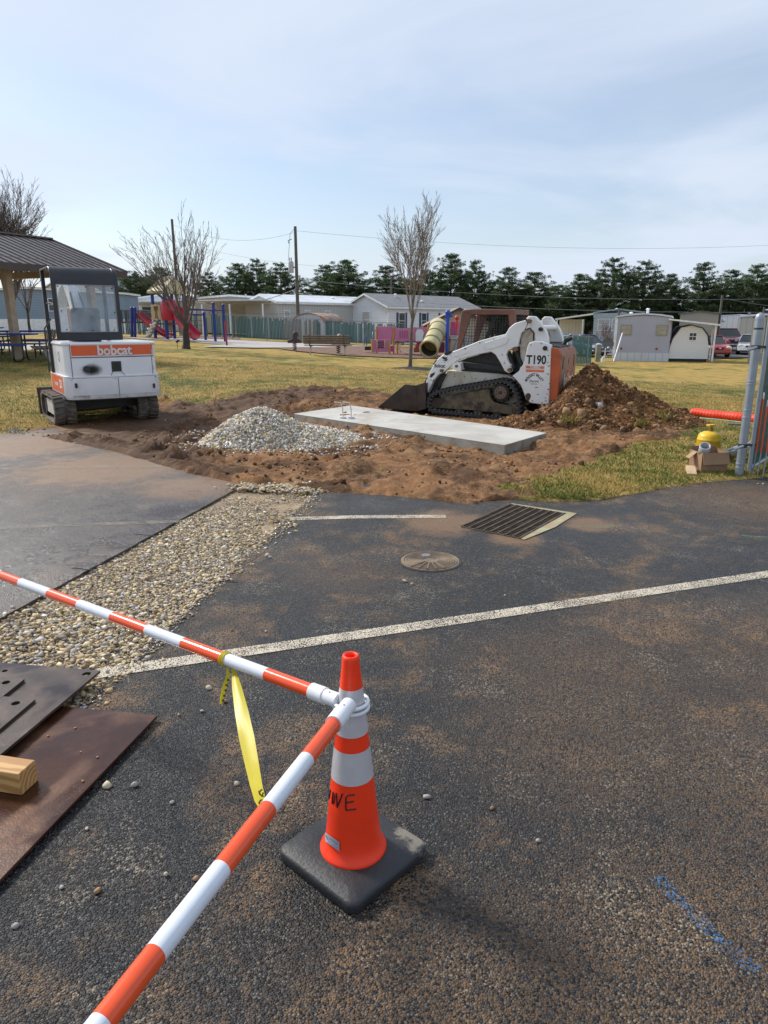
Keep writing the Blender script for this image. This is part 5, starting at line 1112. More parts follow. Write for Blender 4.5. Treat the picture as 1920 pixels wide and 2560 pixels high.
text('lettering', 'Bobcat', 0.092, inkT, ld, dpos(512, 500, 0.1175), 0.0012, 0.002, 0, 0.80)
b = MB()
for poly in ([(528, 432), (545, 436), (553, 440), (570, 437), (560, 452), (545, 456), (532, 446)], [(540, 462), (562, 452), (574, 448), (574, 458), (560, 466)], [(536, 458), (542, 462), (540, 468)], [(544, 474), (552, 472), (551, 478)]):
    b.prism([L5(*q, 0.117) for q in poly], 0.1162, 0.1182)
b.build('emblem', ink2, ld)
# ================================================================== MINI EXCAVATOR
EO = Vector((-4.76, 11.98, 0.02)); ER = R(33)
EF = Frame(EO, ER)
def E4(zx, zy, y=0.0): return EF.xz(60 + zx / 4.1475, 640 + zy / 4.1475, y)
ex = empty('mini_excavator', EO, ER, 'white mini excavator with black cab frame, seen from behind at the left', 'excavator')
exW = mat('excavator_white', (0.78, 0.79, 0.81), 0.30, 0, 0.04, 3, ((0.42, 0.38, 0.32), 0.24, 5), 0.02, 30, 0.2)
exG = mat('excavator_dirty', (0.52, 0.51, 0.49), 0.5, 0, 0.1, 4, ((0.25, 0.2, 0.15), 0.5, 5))
cabB = mat('cab_black', (0.025, 0.026, 0.032), 0.35, 0, 0.15, 4, ((0.06, 0.058, 0.06), 0.3, 4))
stripeO = mat('stripe_orange', (0.74, 0.125, 0.035), 0.4, 0, 0.05)
trkM = mat('excavator_track', (0.10, 0.085, 0.070), 0.85, 0, 0.3, 8, ((0.23, 0.165, 0.11), 0.5, 5), 0.4, 45)
YB = -0.16                               # rear face
def rrect(x0, x1, y0, y1, r, n=5):
    out = []
    for cx, cy, a0 in ((x1 - r, y0 + r, -90), (x1 - r * 0.3, y1 - r * 0.3, 0), (x0 + r * 0.3, y1 - r * 0.3, 90), (x0 + r, y0 + r, 180)):
        rr_ = r if cy < (y0 + y1) / 2 else r * 0.3
        for k in range(n + 1): a = R(a0 + 90 * k / n); out.append((cx + rr_ * math.cos(a), cy + rr_ * math.sin(a)))
    return out
xl, zsk = E4(420, 1252, YB); xr_, _ = E4(1420, 1250, YB); _, zsb = E4(900, 1478, YB); _, zbt = E4(900, 892, YB)
def bow(poly, amt=0.05):                  # slight outward curve of the rear
    xm = (xl + xr_) / 2; hw_ = (xr_ - xl) / 2
    return [(x, y - amt * (1 - ((x - xm) / hw_) ** 2) if y < 0.3 else y) for x, y in poly]
def grid_rr(x0, x1, y0, y1, r):
    P = rrect(x0, x1, y0, y1, r); i0 = 23
    back = [(x0 + r + (x1 - x0 - 2 * r) * t, y0) for t in np.linspace(0, 1, 13)][1:-1]
    return bow(P + back)
lo = grid_rr(xl + 0.03, xr_ - 0.03, YB + 0.03, 1.30, 0.16); md = grid_rr(xl, xr_, YB, 1.32, 0.17); up_ = grid_rr(xl + 0.03, xr_ - 0.03, YB + 0.02, 1.30, 0.17)
b = MB(); b.loft([[(x, y, zsb) for x, y in lo], [(x, y, zsb + 0.07) for x, y in md], [(x, y, zsk) for x, y in md]]); sk = b.build('counterweight', exW, ex, bevel=0.006)
b = MB(); b.loft([[(x, y, zsk + 0.001) for x, y in up_], [(x, y, zbt - 0.02) for x, y in up_]]); b.build('engine_housing', exW, ex, bevel=0.006)
tp_ = grid_rr(xl + 0.015, xr_ - 0.015, YB + 0.005, 1.31, 0.17)
b = MB(); b.loft([[(x, y, zbt - 0.055) for x, y in tp_], [(x, y, zbt) for x, y in tp_]]); b.build('top_cover', exW, ex, bevel=0.026, seg=4)
seam = mat('seam_dark', (0.05, 0.05, 0.055), 0.7)
def rear_y(x): xm = (xl + xr_) / 2; hw_ = (xr_ - xl) / 2; return YB + 0.02 - 0.05 * (1 - ((x - xm) / hw_) ** 2)
def rear_patch(name, za, zb2_, xa, xb_, m, off, parent=ex, n=10):
    b = MB(); vs_ = []
    for i in range(n + 1):
        x = xa + (xb_ - xa) * i / n; y = rear_y(x) - off; vs_ += [(x, y, za), (x, y, zb2_)]
    b.add(vs_, [(2 * i, 2 * i + 2, 2 * i + 3, 2 * i + 1) for i in range(n)]); return b.build(name, m, parent, smooth=60)
def EX(zx, zy): return E4(zx, zy, YB - 0.02)
x0, z1 = EX(470, 915); x1, z0 = EX(1340, 1245)
rear_patch('rear_hatch', z0, z1, x0, x1, exW, 0.012)
for (xa, za, xb_, zb2_) in ((x0 - 0.006, z0, x0 + 0.004, z1), (x1 - 0.004, z0, x1 + 0.006, z1)): rear_patch('hatch_seam', za, zb2_, xa, xb_, seam, 0.013, n=1)
rear_patch('hatch_seam', z0 - 0.012, z0 - 0.002, x0, x1, seam, 0.013)
sx0, sz1 = EX(480, 928); sx1, sz0 = EX(1338, 1018)
rear_patch('stripe', sz0, sz1, sx0, sx1, stripeO, 0.0145)
rear_patch('stripe_line', sz0 - 0.034, sz0 - 0.020, sx0 - 0.01, sx1 + 0.01, mat('line_blue', (0.03, 0.04, 0.07), 0.5), 0.0145); rear_patch('stripe_border', sz0 - 0.018, sz0 - 0.002, sx0, sx1, decW, 0.0142)
lx, lz = EX(934, 980); tob = text('lettering', 'bobcat', 0.215, decW, ex, mtx_xz(lx, rear_y(lx) - 0.018, lz), 0.002, 0.0055, 0, 0.95, space=0.98)
sxm, _ = EX(975, 1300); MB().bx(sxm - 0.003, sxm + 0.003, YB - 0.056, YB - 0.03, zsb + 0.01, zsk - 0.03).build('weight_seam', seam, ex)
rear_patch('weight_seam', zsk - 0.035, zsk - 0.030, xl + 0.03, xr_ - 0.03, seam, 0.0225)
rear_patch('scuffed_edge', zsb + 0.012, zsb + 0.075, xl + 0.10, xr_ - 0.02, exG, 0.0205)
for zx in (540, 1348):
    c = EX(zx, 1345); b = MB(); b.prism([(c[0] + 0.018 * math.cos(a), c[1] + 0.022 * math.sin(a) + (0.02 if math.sin(a) > 0 else -0.02)) for a in np.linspace(0, 2 * math.pi, 17)[:-1]], YB - 0.06, YB - 0.02 if zx < 700 else YB + 0.0); o = b.build('lifting_slot', blackM, ex)
    o.location.y = 0.030 if zx > 700 else 0.012
c = EX(645, 1172); yy = rear_y(c[0]) - 0.012
b = MB(); b.tube([(c[0], yy + 0.05, c[1]), (c[0], yy - 0.07, c[1])], 0.052, 18); b.tube([(c[0], yy - 0.071, c[1]), (c[0], yy - 0.0715, c[1])], 0.040, 18); b.build('exhaust_pipe', cabB, ex, smooth=40)
soot = NT('soot'); soot.set(Base_Color=(0.02, 0.018, 0.016), Roughness=0.9); gr_ = soot.n('ShaderNodeTexGradient'); gr_.gradient_type = 'SPHERICAL'; mpp = soot.n('ShaderNodeMapping'); mpp.inputs['Scale'].default_value = (4.6, 4.6, 7.2); soot.l(soot.coord(), mpp.inputs[0]); soot.l(mpp.outputs[0], gr_.inputs[0])
trs = soot.n('ShaderNodeBsdfTransparent'); mss = soot.n('ShaderNodeMixShader'); soot.l(soot.ramp(soot.math('ADD', gr_.outputs['Fac'], soot.math('MULTIPLY', soot.noise(22, 4), 0.25)), 0.22, 1.0, 0, 0.9), mss.inputs[0]); soot.l(trs.outputs[0], mss.inputs[1]); soot.l(soot.b.outputs[0], mss.inputs[2]); soot.l(mss.outputs[0], soot.out.inputs[0])
b = MB(); n = 8; vs_ = []
for i in range(n + 1):
    x = -0.17 + 0.40 * i / n; vs_ += [(x, rear_y(c[0] + 0.09 + x) - rear_y(c[0] + 0.09), -0.13), (x, rear_y(c[0] + 0.09 + x) - rear_y(c[0] + 0.09), 0.13)]
b.add(vs_, [(2 * i, 2 * i + 2, 2 * i + 3, 2 * i + 1) for i in range(n)]); o = b.build('soot_stain', soot.m, ex); o.location = (c[0] + 0.09, rear_y(c[0] + 0.09) - 0.0138, c[1] - 0.015)
ba, bb_ = EX(910, 1198), EX(1000, 1088); yy = rear_y(ba[0]) - 0.012; b = MB(); b.bx(ba[0], bb_[0], yy - 0.014, yy + 0.01, ba[1], bb_[1]); lt = b.build('latch_plate', cabB, ex, bevel=0.006)
b = MB(); b.bx(ba[0] + 0.02, bb_[0] - 0.02, yy - 0.020, yy - 0.0142, ba[1] + 0.04, bb_[1] - 0.03); b.build('latch_handle', blackM, lt, bevel=0.004)
for s, e in (((918, 1195), (885, 1272)), ((1003, 1192), (1050, 1240))):
    p, q = EX(*s), EX(*e); MB().tube([(p[0], yy - 0.004, p[1]), (q[0], yy - 0.004, q[1])], 0.004, 5).build('latch_cord', seam, ex)
for zz_ in (0.25, 0.75):
    hz0 = z0 + (z1 - z0) * zz_; b = MB(); b.cyl((x1 + 0.012, rear_y(x1) - 0.018, hz0 - 0.035), (x1 + 0.012, rear_y(x1) - 0.018, hz0 + 0.035), 0.010, 8); b.build('hatch_hinge', exG, ex, smooth=40)
for fx_ in (0.06, 0.5, 0.94):
    xx_ = xl + (xr_ - xl) * fx_; MB().cyl((xx_, rear_y(xx_) - 0.024, zsk - 0.055), (xx_, rear_y(xx_) + 0.0, zsk - 0.055), 0.013, 8).build('weight_bolt', exG, ex)
for k, dx_ in enumerate((-0.06, 0.06)):
    MB().tube([(dx_, 1.2, 0.9), (dx_, 1.02, 1.35), (dx_ * 1.4, 1.35, 1.95), (dx_, 1.9, 2.5), (dx_, 2.5, 2.45)], 0.018, 8).build('hydraulic_hose', blackM, ex, smooth=50)
# side stripe with number on the left flank
zA_, zB_ = zsb + 0.10, zsk - 0.02
MB().bx(xl - 0.003, xl + 0.01, 0.05, 1.2, zA_, zB_).build('side_stripe', stripeO, ex)
rl = Matrix.Rotation(R(-90), 4, 'Z') @ Matrix.Rotation(R(90), 4, 'X')
text('lettering', '231', 0.19, decW, ex, Matrix.Translation((xl - 0.005, 0.25, (zA_ + zB_) / 2)) @ rl, 0.001, 0.006)
text('lettering', 'Trenchair', 0.10, decW, ex, Matrix.Translation((xl - 0.005, 0.72, (zA_ + zB_) / 2 - 0.01)) @ rl, 0.001, 0.002)
b = MB(); b.lathe([(0.07, 0), (0.085, 0), (0.085, 0.002), (0.07, 0.002)], 20, (0, 0, 0), Matrix.Rotation(R(-90), 3, 'Y')); o = b.build('side_emblem', mat('emblem_grey', (0.22, 0.23, 0.25), 0.5), ex); o.location = (xl + 0.0275, 0.35, zsk + 0.30)
# --- cab
cx0, _ = E4(345, 860, 0.02); cx1, _ = E4(1030, 865, 0.02); _, zc0 = E4(680, 868, 0.02); _, zc1 = E4(620, 112, 0.10)
YC = 0.02; rc_ = 0.20
wx0, wz1 = E4(318, 292, YC - 0.02); wx1, wz0 = E4(990, 785, YC - 0.02)
wx0 = cx0 + 0.07; wx1 = cx1 - 0.07
prof = [(YC, zc0), (YC + 0.02, wz0)]
def cab_prof(off):
    P = [(YC + off, zc0 - 0.01), (YC + off, zc1 - rc_)]
    for k in range(1, 9): a = R(180 - 90 * k / 8); P.append((YC + rc_ + (rc_ - off) * math.cos(a), zc1 - rc_ + (rc_ - off) * math.sin(a)))
    P.append((YC + 1.02, zc1 - off)); return P
po, pi_ = cab_prof(0.0), cab_prof(0.035)
b = MB(); rings = [[(x, *p) for p in po] + [(x, *p) for p in reversed(pi_)] for x in (cx0, cx0 + 0.075)]
b.loft(rings); b.build('cab_frame', cabB, ex, bevel=0.01)
b = MB(); b.loft([[(x, *p) for p in po] + [(x, *p) for p in reversed(pi_)] for x in (cx1 - 0.075, cx1)]); b.build('cab_frame', cabB, ex, bevel=0.01)
# lower panel, upper roof shell
MB().bx(cx0 + 0.07, cx1 - 0.07, YC + 0.004, YC + 0.034, zc0 - 0.01, wz0).build('lower_panel', cabB, ex)
up2 = [p for p in po if p[1] > wz1 - 0.001]; start = (YC, wz1); shell_o = [start] + [p for p in po if p[1] > wz1]; shell_i = [(YC + 0.03, wz1)] + [p for p in pi_ if p[1] > wz1]
b = MB(); b.loft([[(x, p[0] + 0.003, p[1] - 0.003) for p in shell_o] + [(x, *p) for p in reversed(shell_i)] for x in (cx0 + 0.07, cx1 - 0.07)]); b.build('roof_shell', cabB, ex, smooth=40)
gl = glass_mat('cab_plexi', (0.46, 0.54, 0.60), 0.12, 0.30)
MB().bx(wx0 - 0.004, wx1 + 0.004, YC + 0.006, YC + 0.011, wz0 - 0.004, wz1 + 0.004).build('rear_window', gl, ex)
fr_ = mat('window_seal', (0.22, 0.23, 0.23), 0.6); b = MB()
for (a, c_) in (((wx0, wz0), (wx1, wz0)), ((wx1, wz0), (wx1, wz1)), ((wx1, wz1), (wx0, wz1)), ((wx0, wz1), (wx0, wz0))): b.bar((a[0], YC + 0.002, a[1]), (c_[0], YC + 0.002, c_[1]), 0.012, 0.014, (0, 1, 0))
b.build('window_seal', fr_, ex)
for (fx_, fz_) in ((.03, .96), (.5, .96), (.96, .94), (.05, .45), (.97, .42), (.1, .05), (.55, .03), (.93, .04)):
    MB().ball((wx0 + (wx1 - wx0) * fx_, YC - 0.002, wz0 + (wz1 - wz0) * fz_), 0.011, 8, 0, (1, 0.5, 1)).build('window_bolt', blackM, ex)
# front posts
for x in (cx0 + 0.03, cx1 - 0.03):
    b = MB(); b.bar((x, YC + 0.98, zc1 - 0.02), (x, YC + 0.98, zsk), 0.06, 0.07, (0, 1, 0)); b.build('front_post', cabB, ex, bevel=0.01)
b = MB(); b.tube([(cx0 + 0.03, YC + 0.95, 1.95), (cx0 + 0.02, YC + 0.6, 1.97), (cx0 + 0.03, YC + 0.03, 1.93)], 0.012, 8); b.tube([(cx0 - 0.05, YC + 0.9, zsk + 0.02), (cx0 - 0.05, YC + 0.85, 1.55), (cx0 + 0.02, YC + 0.6, 1.70)], 0.013, 8); b.build('grab_rail', cabB, ex, smooth=50)
# seat, console
b = MB(); s0, sz_ = E4(500, 780, 0.3); s1, szt = E4(785, 600, 0.3); b.box(((s0 + s1) / 2, 0.34, (zc0 + szt) / 2), (s1 - s0, 0.13, szt - zc0 + 0.2), rotm(10, 0, 0)); b.box(((s0 + s1) / 2, 0.58, 1.38), (s1 - s0, 0.5, 0.12)); b.build('seat', mat('seat_grey', (0.045, 0.05, 0.055), 0.6), ex, bevel=0.06, seg=4)
# boom, stick and bucket in front
b = MB(); bo = [(1.15, 0.75), (1.35, 1.35), (1.75, 2.05), (2.15, 2.32), (2.6, 2.22), (3.2, 1.85), (3.25, 1.98), (2.65, 2.42), (2.1, 2.55), (1.6, 2.25), (1.15, 1.45), (0.98, 0.80)]
b.prism([(y, z) for y, z in bo], -0.10, 0.10, 'yz'); b.build('boom', exW, ex, bevel=0.02)
b = MB(); b.prism([(3.05, 2.05), (3.30, 2.0), (3.0, 0.7), (2.85, 0.7)], -0.08, 0.08, 'yz'); b.build('stick', exW, ex, bevel=0.02)
b = MB(); b.prism([(2.95, 0.75), (2.65, 0.55), (2.5, 0.2), (2.75, 0.02), (3.05, 0.10), (3.0, 0.45)], -0.28, 0.28, 'yz'); b.build('bucket', bucketM, ex)
b = MB(); b.tube([(0, 1.35, 0.85), (0, 1.95, 1.95)], 0.05, 12); b.build('boom_cylinder', blackM, ex, smooth=40)
# --- undercarriage
def ex_track(x0, x1):
    ny, nz = 1.50, 0.46; r_ = nz / 2; path = []
    for k in range(11): a = R(-90 - 180 * k / 10); path.append(Vector((0, r_ * 0.95 + r_ * math.cos(a), r_ + r_ * math.sin(a))))
    for k in range(11): a = R(90 - 180 * k / 10); path.append(Vector((0, ny - r_ + r_ * math.cos(a), r_ + r_ * math.sin(a))))
    c0 = sum(path, Vector()) / len(path); inn = [c0 + (p - c0) * 0.88 for p in path]; n = len(path); b = MB(); vs_ = []
    for P in (path, inn):
        for x in (x0, x1): vs_ += [(x, p.y, p.z) for p in P]
    fs_ = []
    for i in range(n):
        j = (i + 1) % n; fs_ += [(i, j, n + j, n + i), (2 * n + i, 2 * n + j, 3 * n + j, 3 * n + i), (i, j, 2 * n + j, 2 * n + i), (n + i, n + j, 3 * n + j, 3 * n + i)]
    b.add(vs_, fs_); t = b.build('rubber_track', trkM, ex)
    b = MB(); xm = (x0 + x1) / 2; w_ = (x1 - x0) / 2; k = 0
    for p, tt_ in resample(path, 0.088):
        nn = Vector((0, -tt_.z, tt_.y)); nn = nn if nn.dot(p - c0) > 0 else -nn; Rm = Matrix((Vector((1, 0, 0)), tt_, nn)).transposed(); c_ = p + nn * 0.008
        s = 0.022 if k % 2 else -0.022; k += 1
        b.box((xm - w_ / 2 - 0.004, c_.y, c_.z), (w_ - 0.02, 0.046, 0.034), Rm @ rotm(0, 0, 12)); b.box((xm + w_ / 2 + 0.004, c_.y + tt_.y * 0.03, c_.z + tt_.z * 0.03), (w_ - 0.02, 0.046, 0.034), Rm @ rotm(0, 0, -12))
    b.build('tread_lugs', trkM, t)
    b = MB(); b.bx(x0 + 0.05, x1 - 0.05, 0.2, ny - 0.25, 0.12, 0.36); b.build('track_frame', exG, ex, bevel=0.01)
    for y in (0.22, ny - 0.22):
        b = MB(); b.cyl((x0 + 0.04, y, 0.23), (x1 - 0.04, y, 0.23), 0.17, 20); b.build('sprocket', blackM, ex, smooth=40)
tx0, _ = E4(322, 1650, 0.0); tx1, _ = E4(1405, 1650, 0.0)
ex_track(tx0, tx0 + 0.34); ex_track(tx1 - 0.34, tx1)
b = MB(); b.bx(tx0 + 0.30, tx1 - 0.30, 0.35, 1.35, 0.22, 0.40); b.cyl((0, 0.85, 0.38), (0, 0.85, zsb + 0.03), 0.40, 24); b.bx(xl + 0.12, xr_ - 0.12, 0.05, 1.2, zsb - 0.05, zsb + 0.02); b.build('undercarriage', blackM, ex)
b = MB(); b.prism([(1.58, 0.06), (1.63, 0.02), (1.71, 0.12), (1.68, 0.30), (1.73, 0.50), (1.68, 0.50), (1.63, 0.3)], tx0 - 0.02, tx1 + 0.02, 'yz'); b.bx(tx0 + 0.45, tx0 + 0.55, 1.1, 1.64, 0.2, 0.3); b.bx(tx1 - 0.55, tx1 - 0.45, 1.1, 1.64, 0.2, 0.3); b.build('dozer_blade', bucketM, ex)
# ================================================================== BACKGROUND
# ---- paths, mulch beds
walk = mat('sidewalk_concrete', (0.40, 0.375, 0.34), 0.85, 0, 0.1, 0.6, ((0.33, 0.30, 0.26), 0.4, 0.5))
mulch = mat('wood_mulch', (0.155, 0.085, 0.055), 0.95, 0, 0.35, 2.5, ((0.24, 0.15, 0.105), 0.5, 6), 1.0, 14)
blackmulch = mat('black_mulch', (0.022, 0.018, 0.016), 0.95, 0, 0.4, 12, None, 1.0, 40)
def sheet_px(name, pxs, m, dz, sub=0):
    ps = [G(*p) for p in pxs]; bm = bmesh.new()
    vs_ = [bm.verts.new((p.x, p.y, gz(p.x, p.y) + dz)) for p in ps]; f = bm.faces.new(vs_)
    bmesh.ops.triangulate(bm, faces=[f]); bmesh.ops.recalc_face_normals(bm, faces=bm.faces)
    for f_ in bm.faces:
        if f_.normal.z < 0: f_.normal_flip()
    me = bpy.data.meshes.new(name); bm.to_mesh(me); bm.free(); me.materials.append(m); o = bpy.data.objects.new(name, me); COL.objects.link(o); return tag(o, kind='structure')
sheet_px('mulch_bed', [(300, 842), (420, 843), (520, 847), (600, 850), (600, 838), (300, 830)], mulch, -0.035)
sheet_px('mulch_bed', [(745, 862), (690, 869), (740, 876), (860, 887), (1000, 893), (1200, 897), (1250, 880), (1180, 868), (960, 865), (850, 864)], mulch, -0.02)
sheet_px('sidewalk', [(300, 842), (420, 849), (520, 857), (620, 860), (760, 864), (930, 869), (930, 864), (760, 857), (640, 851), (560, 847), (480, 845), (380, 843)], walk, -0.03)
sheet_px('sidewalk', [(505, 866), (640, 869), (760, 868), (850, 868), (760, 863), (640, 859), (560, 861)], walk, -0.005)
sheet_px('pavilion_pad', [(-260, 905), (0, 896), (140, 885), (220, 876), (260, 864), (120, 858), (-40, 858), (-300, 860)], walk, 0.02)
sheet_px('driveway', [(1500, 885), (1560, 893), (1760, 897), (1830, 895), (1870, 893), (1960, 897), (2300, 885), (2200, 868), (1900, 862), (1720, 866), (1560, 870), (1470, 874)], mat('drive_asphalt', (0.10, 0.10, 0.105), 0.9), 0.004)
# ---- siding material for homes
def siding(name, col, pitch=0.13, vertical=False, dirt=0.15):
    if name in MATS: return MATS[name]
    m = NT(name); s = m.n('ShaderNodeSeparateXYZ'); m.l(m.coord(), s.inputs[0])
    src = s.outputs[2] if not vertical else m.math('ADD', s.outputs[0], s.outputs[1])
    fr = m.math('FRACT', m.math('DIVIDE', src, pitch)); line = m.ramp(fr, 0.0, 0.16, 0.62, 1.0)
    c = m.mix(m.ramp(m.noise(0.9, 5), 0.4, 0.8, 0, dirt * 2), col, tuple(x * 0.75 for x in col)); cc = m.n('ShaderNodeMix', data_type='RGBA', blend_type='MULTIPLY'); cc.inputs[0].default_value = 1
    m.l(c, cc.inputs[6]); cmb = m.n('ShaderNodeCombineColor'); [m.l(line, cmb.inputs[i]) for i in range(3)]; m.l(cmb.outputs[0], cc.inputs[7])
    m.set(Base_Color=cc.outputs[2], Roughness=0.55, Normal=m.bump(fr, 0.35, 0.02)); MATS[name] = m.m; return m.m
glassD = mat('window_glass', (0.05, 0.06, 0.07), 0.08, 0, 0.2, 1.0); trimW = mat('trim_white', (0.78, 0.79, 0.80), 0.5); blind = mat('window_blind', (0.42, 0.42, 0.40), 0.6); roofG = mat('shingle_grey', (0.20, 0.205, 0.215), 0.9, 0, 0.12, 2); roofW = mat('roof_coating', (0.62, 0.65, 0.68), 0.5, 0, 0.1, 1, ((0.33, 0.33, 0.32), 0.4, 0.8)); roofD = mat('shingle_dark', (0.045, 0.047, 0.055), 0.9); shutB = mat('shutter_blue', (0.03, 0.055, 0.12), 0.5)
def window(parent, x, z, w_, h_, y, face, glass=None, frame=None, shutters=None, mull=True):
    """face 'f' = on the front (-y) wall, 'l'/'r' = on the left/right wall"""
    def P(a, d, zz): return (a, y - d, zz) if face == 'f' else ((y - d, a, zz) if face == 'l' else (y + d, a, zz))
    def bxp(nm, a0, a1, d0, d1, z0, z1, m, par):
        p, q = P(a0, d0, z0), P(a1, d1, z1); b = MB(); b.bx(min(p[0], q[0]), max(p[0], q[0]), min(p[1], q[1]), max(p[1], q[1]), z0, z1); return b.build(nm, m, par)
    wn_ = bxp('window', x - w_ / 2 - 0.06, x + w_ / 2 + 0.06, 0.0, 0.04, z - 0.06, z + h_ + 0.06, frame or trimW, parent)
    for k in range(2 if mull else 1):
        z0 = z + k * (h_ / 2 + 0.02); bxp('pane', x - w_ / 2, x + w_ / 2, 0.041, 0.046, z0, z0 + (h_ / 2 - 0.02 if mull else h_), glass or glassD, wn_)
    if shutters:
        for s in (-1, 1): bxp('shutter', x + s * (w_ / 2 + 0.20) - 0.12, x + s * (w_ / 2 + 0.20) + 0.12, 0.0, 0.03, z - 0.05, z + h_ + 0.05, shutters, parent)
    return wn_
def home(name, label, cat, loc, rz, W, Lh, he, hr, wallm, roofm, fasc=None, skirt=None, over=0.12, base=0.0, side='gable'):
    """W = end width along x, L = length along y, gable ends at y=0 and y=L"""
    r = empty(name, loc, rz, label, cat)
    b = MB(); b.prism([(0, base), (W, base), (W, he), (W / 2, hr), (0, he)], 0, Lh, 'xz'); b.build('wall', wallm, r)
    o = over; sl_ = (hr - he) / (W / 2); t = 0.07
    b = MB(); b.prism([(-o, he - o * sl_ + 0.01), (W / 2, hr + 0.01), (W + o, he - o * sl_ + 0.01), (W + o, he - o * sl_ + 0.01 + t), (W / 2, hr + 0.01 + t), (-o, he - o * sl_ + 0.01 + t)], -o * 1.2, Lh + o * 1.2, 'xz'); rf = b.build('roof', roofm, r)
    if fasc:
        b = MB(); b.prism([(-o, he - o * sl_ - 0.09), (W / 2, hr - 0.09), (W + o, he - o * sl_ - 0.09), (W + o, he - o * sl_ + 0.05), (W / 2, hr + 0.05), (-o, he - o * sl_ + 0.05)], -o * 1.2 - 0.03, -o * 1.2 - 0.002, 'xz'); b.build('fascia', fasc, rf)
        for x in (-o - 0.05, W + o + 0.002): b = MB(); b.bx(x, x + 0.05, -o, Lh + o, he - o * sl_ - 0.10, he - o * sl_ + 0.05); b.build('gutter', fasc, rf)
    if skirt:
        b = MB(); b.bx(-0.02, W + 0.02, -0.02, Lh + 0.02, -0.4, base); b.build('skirting', skirt, r)
    return r, rf
def vent(parent, x, y, z, m=None, h=0.28):
    b = MB(); b.cyl((x, y, z), (x, y, z + h), 0.09, 10); b.cyl((x, y, z + h), (x, y, z + h + 0.08), 0.16, 10, 0, 0.06); b.build('vent', m or trimW, parent)
# white house right of centre: near corner at px 968
sidW = siding('siding_white', (0.76, 0.78, 0.82), 0.15); sidG = siding('siding_grey', (0.50, 0.50, 0.49), 0.3, True); sidT = siding('siding_tan', (0.40, 0.36, 0.28), 0.14)
def ground_at(px, Y): p = at(px, 850, Y); return Vector((p.x, p.y, gz(p.x, p.y)))
YH = 60; cpt = ground_at(970, YH); hw_ = 5.0; a_ = R(-43)
# local x axis = end wall direction; origin at left end of the gable wall
ox = Vector((math.cos(a_), math.sin(a_), 0))
h1, rf = home('white_house', 'white sided house with grey roof and blue shutters behind the pink playground', 'house', cpt - ox * hw_, a_, hw_, 12.5, 2.95, 3.95, sidW, roofG, trimW, sidW, 0.25)
window(h1, 2.5, 1.25, 0.85, 1.25, 0, 'f', blind, trimW); b = MB(); b.bx(2.3, 2.75, -0.35, 0, 1.2, 1.55); b.build('window_air_conditioner', trimW, h1)
for y, w_ in ((1.7, 0.7), (4.6, 0.6), (7.2, 0.5), (11.4, 0.6)): window(h1, y, 1.15, w_, 1.25, hw_, 'r', glassD, trimW, shutB)
b = MB(); b.bx(hw_ + 0.001, hw_ + 0.05, 8.6, 9.5, 0.4, 2.5); b.build('door', trimW, h1); window(h1, 10.0, 1.15, 0.5, 1.25, hw_, 'r', glassD, trimW)
MB().tube([(hw_ + 0.25, -0.2, 2.75), (hw_ + 0.06, -0.05, 2.5), (hw_ + 0.06, -0.05, 0)], 0.05, 6).build('downspout', trimW, h1)
vent(rf, hw_ * 0.62, 3.0, 3.7); vent(rf, hw_ * 0.8, 5.5, 3.35, None, 0.1)
# grey mobile home
cpt = ground_at(697, 57); a_ = R(-44); ox = Vector((math.cos(a_), math.sin(a_), 0)); wg = 4.3
h2, rf = home('mobile_home', 'long grey mobile home with pale metal roof behind the slatted fence', 'mobile home', cpt - ox * wg, a_, wg, 15, 2.75, 3.35, sidG, roofW, trimW, None, 0.12)
for y in (0.9, 3.0, 5.2): window(h2, y, 1.2, 0.5, 0.9, wg, 'r', blind, trimW)
MB().bx(-0.003, wg + 0.003, -0.013, -0.003, 2.66, 2.73).build('trim_strip', trimW, h2)
b = MB(); b.prism([(wg, 2.6), (wg + 2.2, 2.25), (wg + 2.2, 2.32), (wg, 2.68)], 8.6, 14, 'xz'); b.build('awning', roofW, h2)
for y in (8.7, 11.3, 13.9): MB().bx(wg + 2.05, wg + 2.15, y, y + 0.1, 0, 2.27).build('awning_post', trimW, h2)
window(h2, 10.2, 0.3, 0.8, 1.95, wg, 'r', glassD, trimW); window(h2, 12.6, 1.1, 0.7, 1.0, wg, 'r', glassD, trimW); vent(rf, 3.0, 7, 3.15, None, 0.08); vent(rf, 3.0, 12, 3.15, None, 0.05)
# rusty roofed garden shed between fence and grey home
p = ground_at(735, 53.5); sh = empty('garden_shed', p, R(-30), 'small pale shed with rusty curved metal roof behind the fence', 'shed')
b = MB(); arc = [(0, 0), (0, 1.35)] + [(1.35 - 1.35 * math.cos(R(a)), 1.35 + 0.55 * math.sin(R(a))) for a in range(20, 161, 20)] + [(2.7, 1.35), (2.7, 0)]; b.prism(arc, 0, 2.4, 'xz'); b.build('wall', siding('siding_pale', (0.48, 0.49, 0.50), 0.3, True), sh)
b = MB(); P = [(-0.06, 1.36)] + [(1.35 - 1.41 * math.cos(R(a)), 1.36 + 0.62 * math.sin(R(a))) for a in range(20, 161, 20)] + [(2.76, 1.36)]; b.prism(P + [(x * 0.98 + 0.027, z - 0.05) for x, z in reversed(P)], -0.08, 2.5, 'xz'); b.build('roof', mat('roof_rusty', (0.36, 0.26, 0.20), 0.7, 0, 0.2, 1.5, ((0.30, 0.12, 0.06), 0.6, 1.2)), sh)
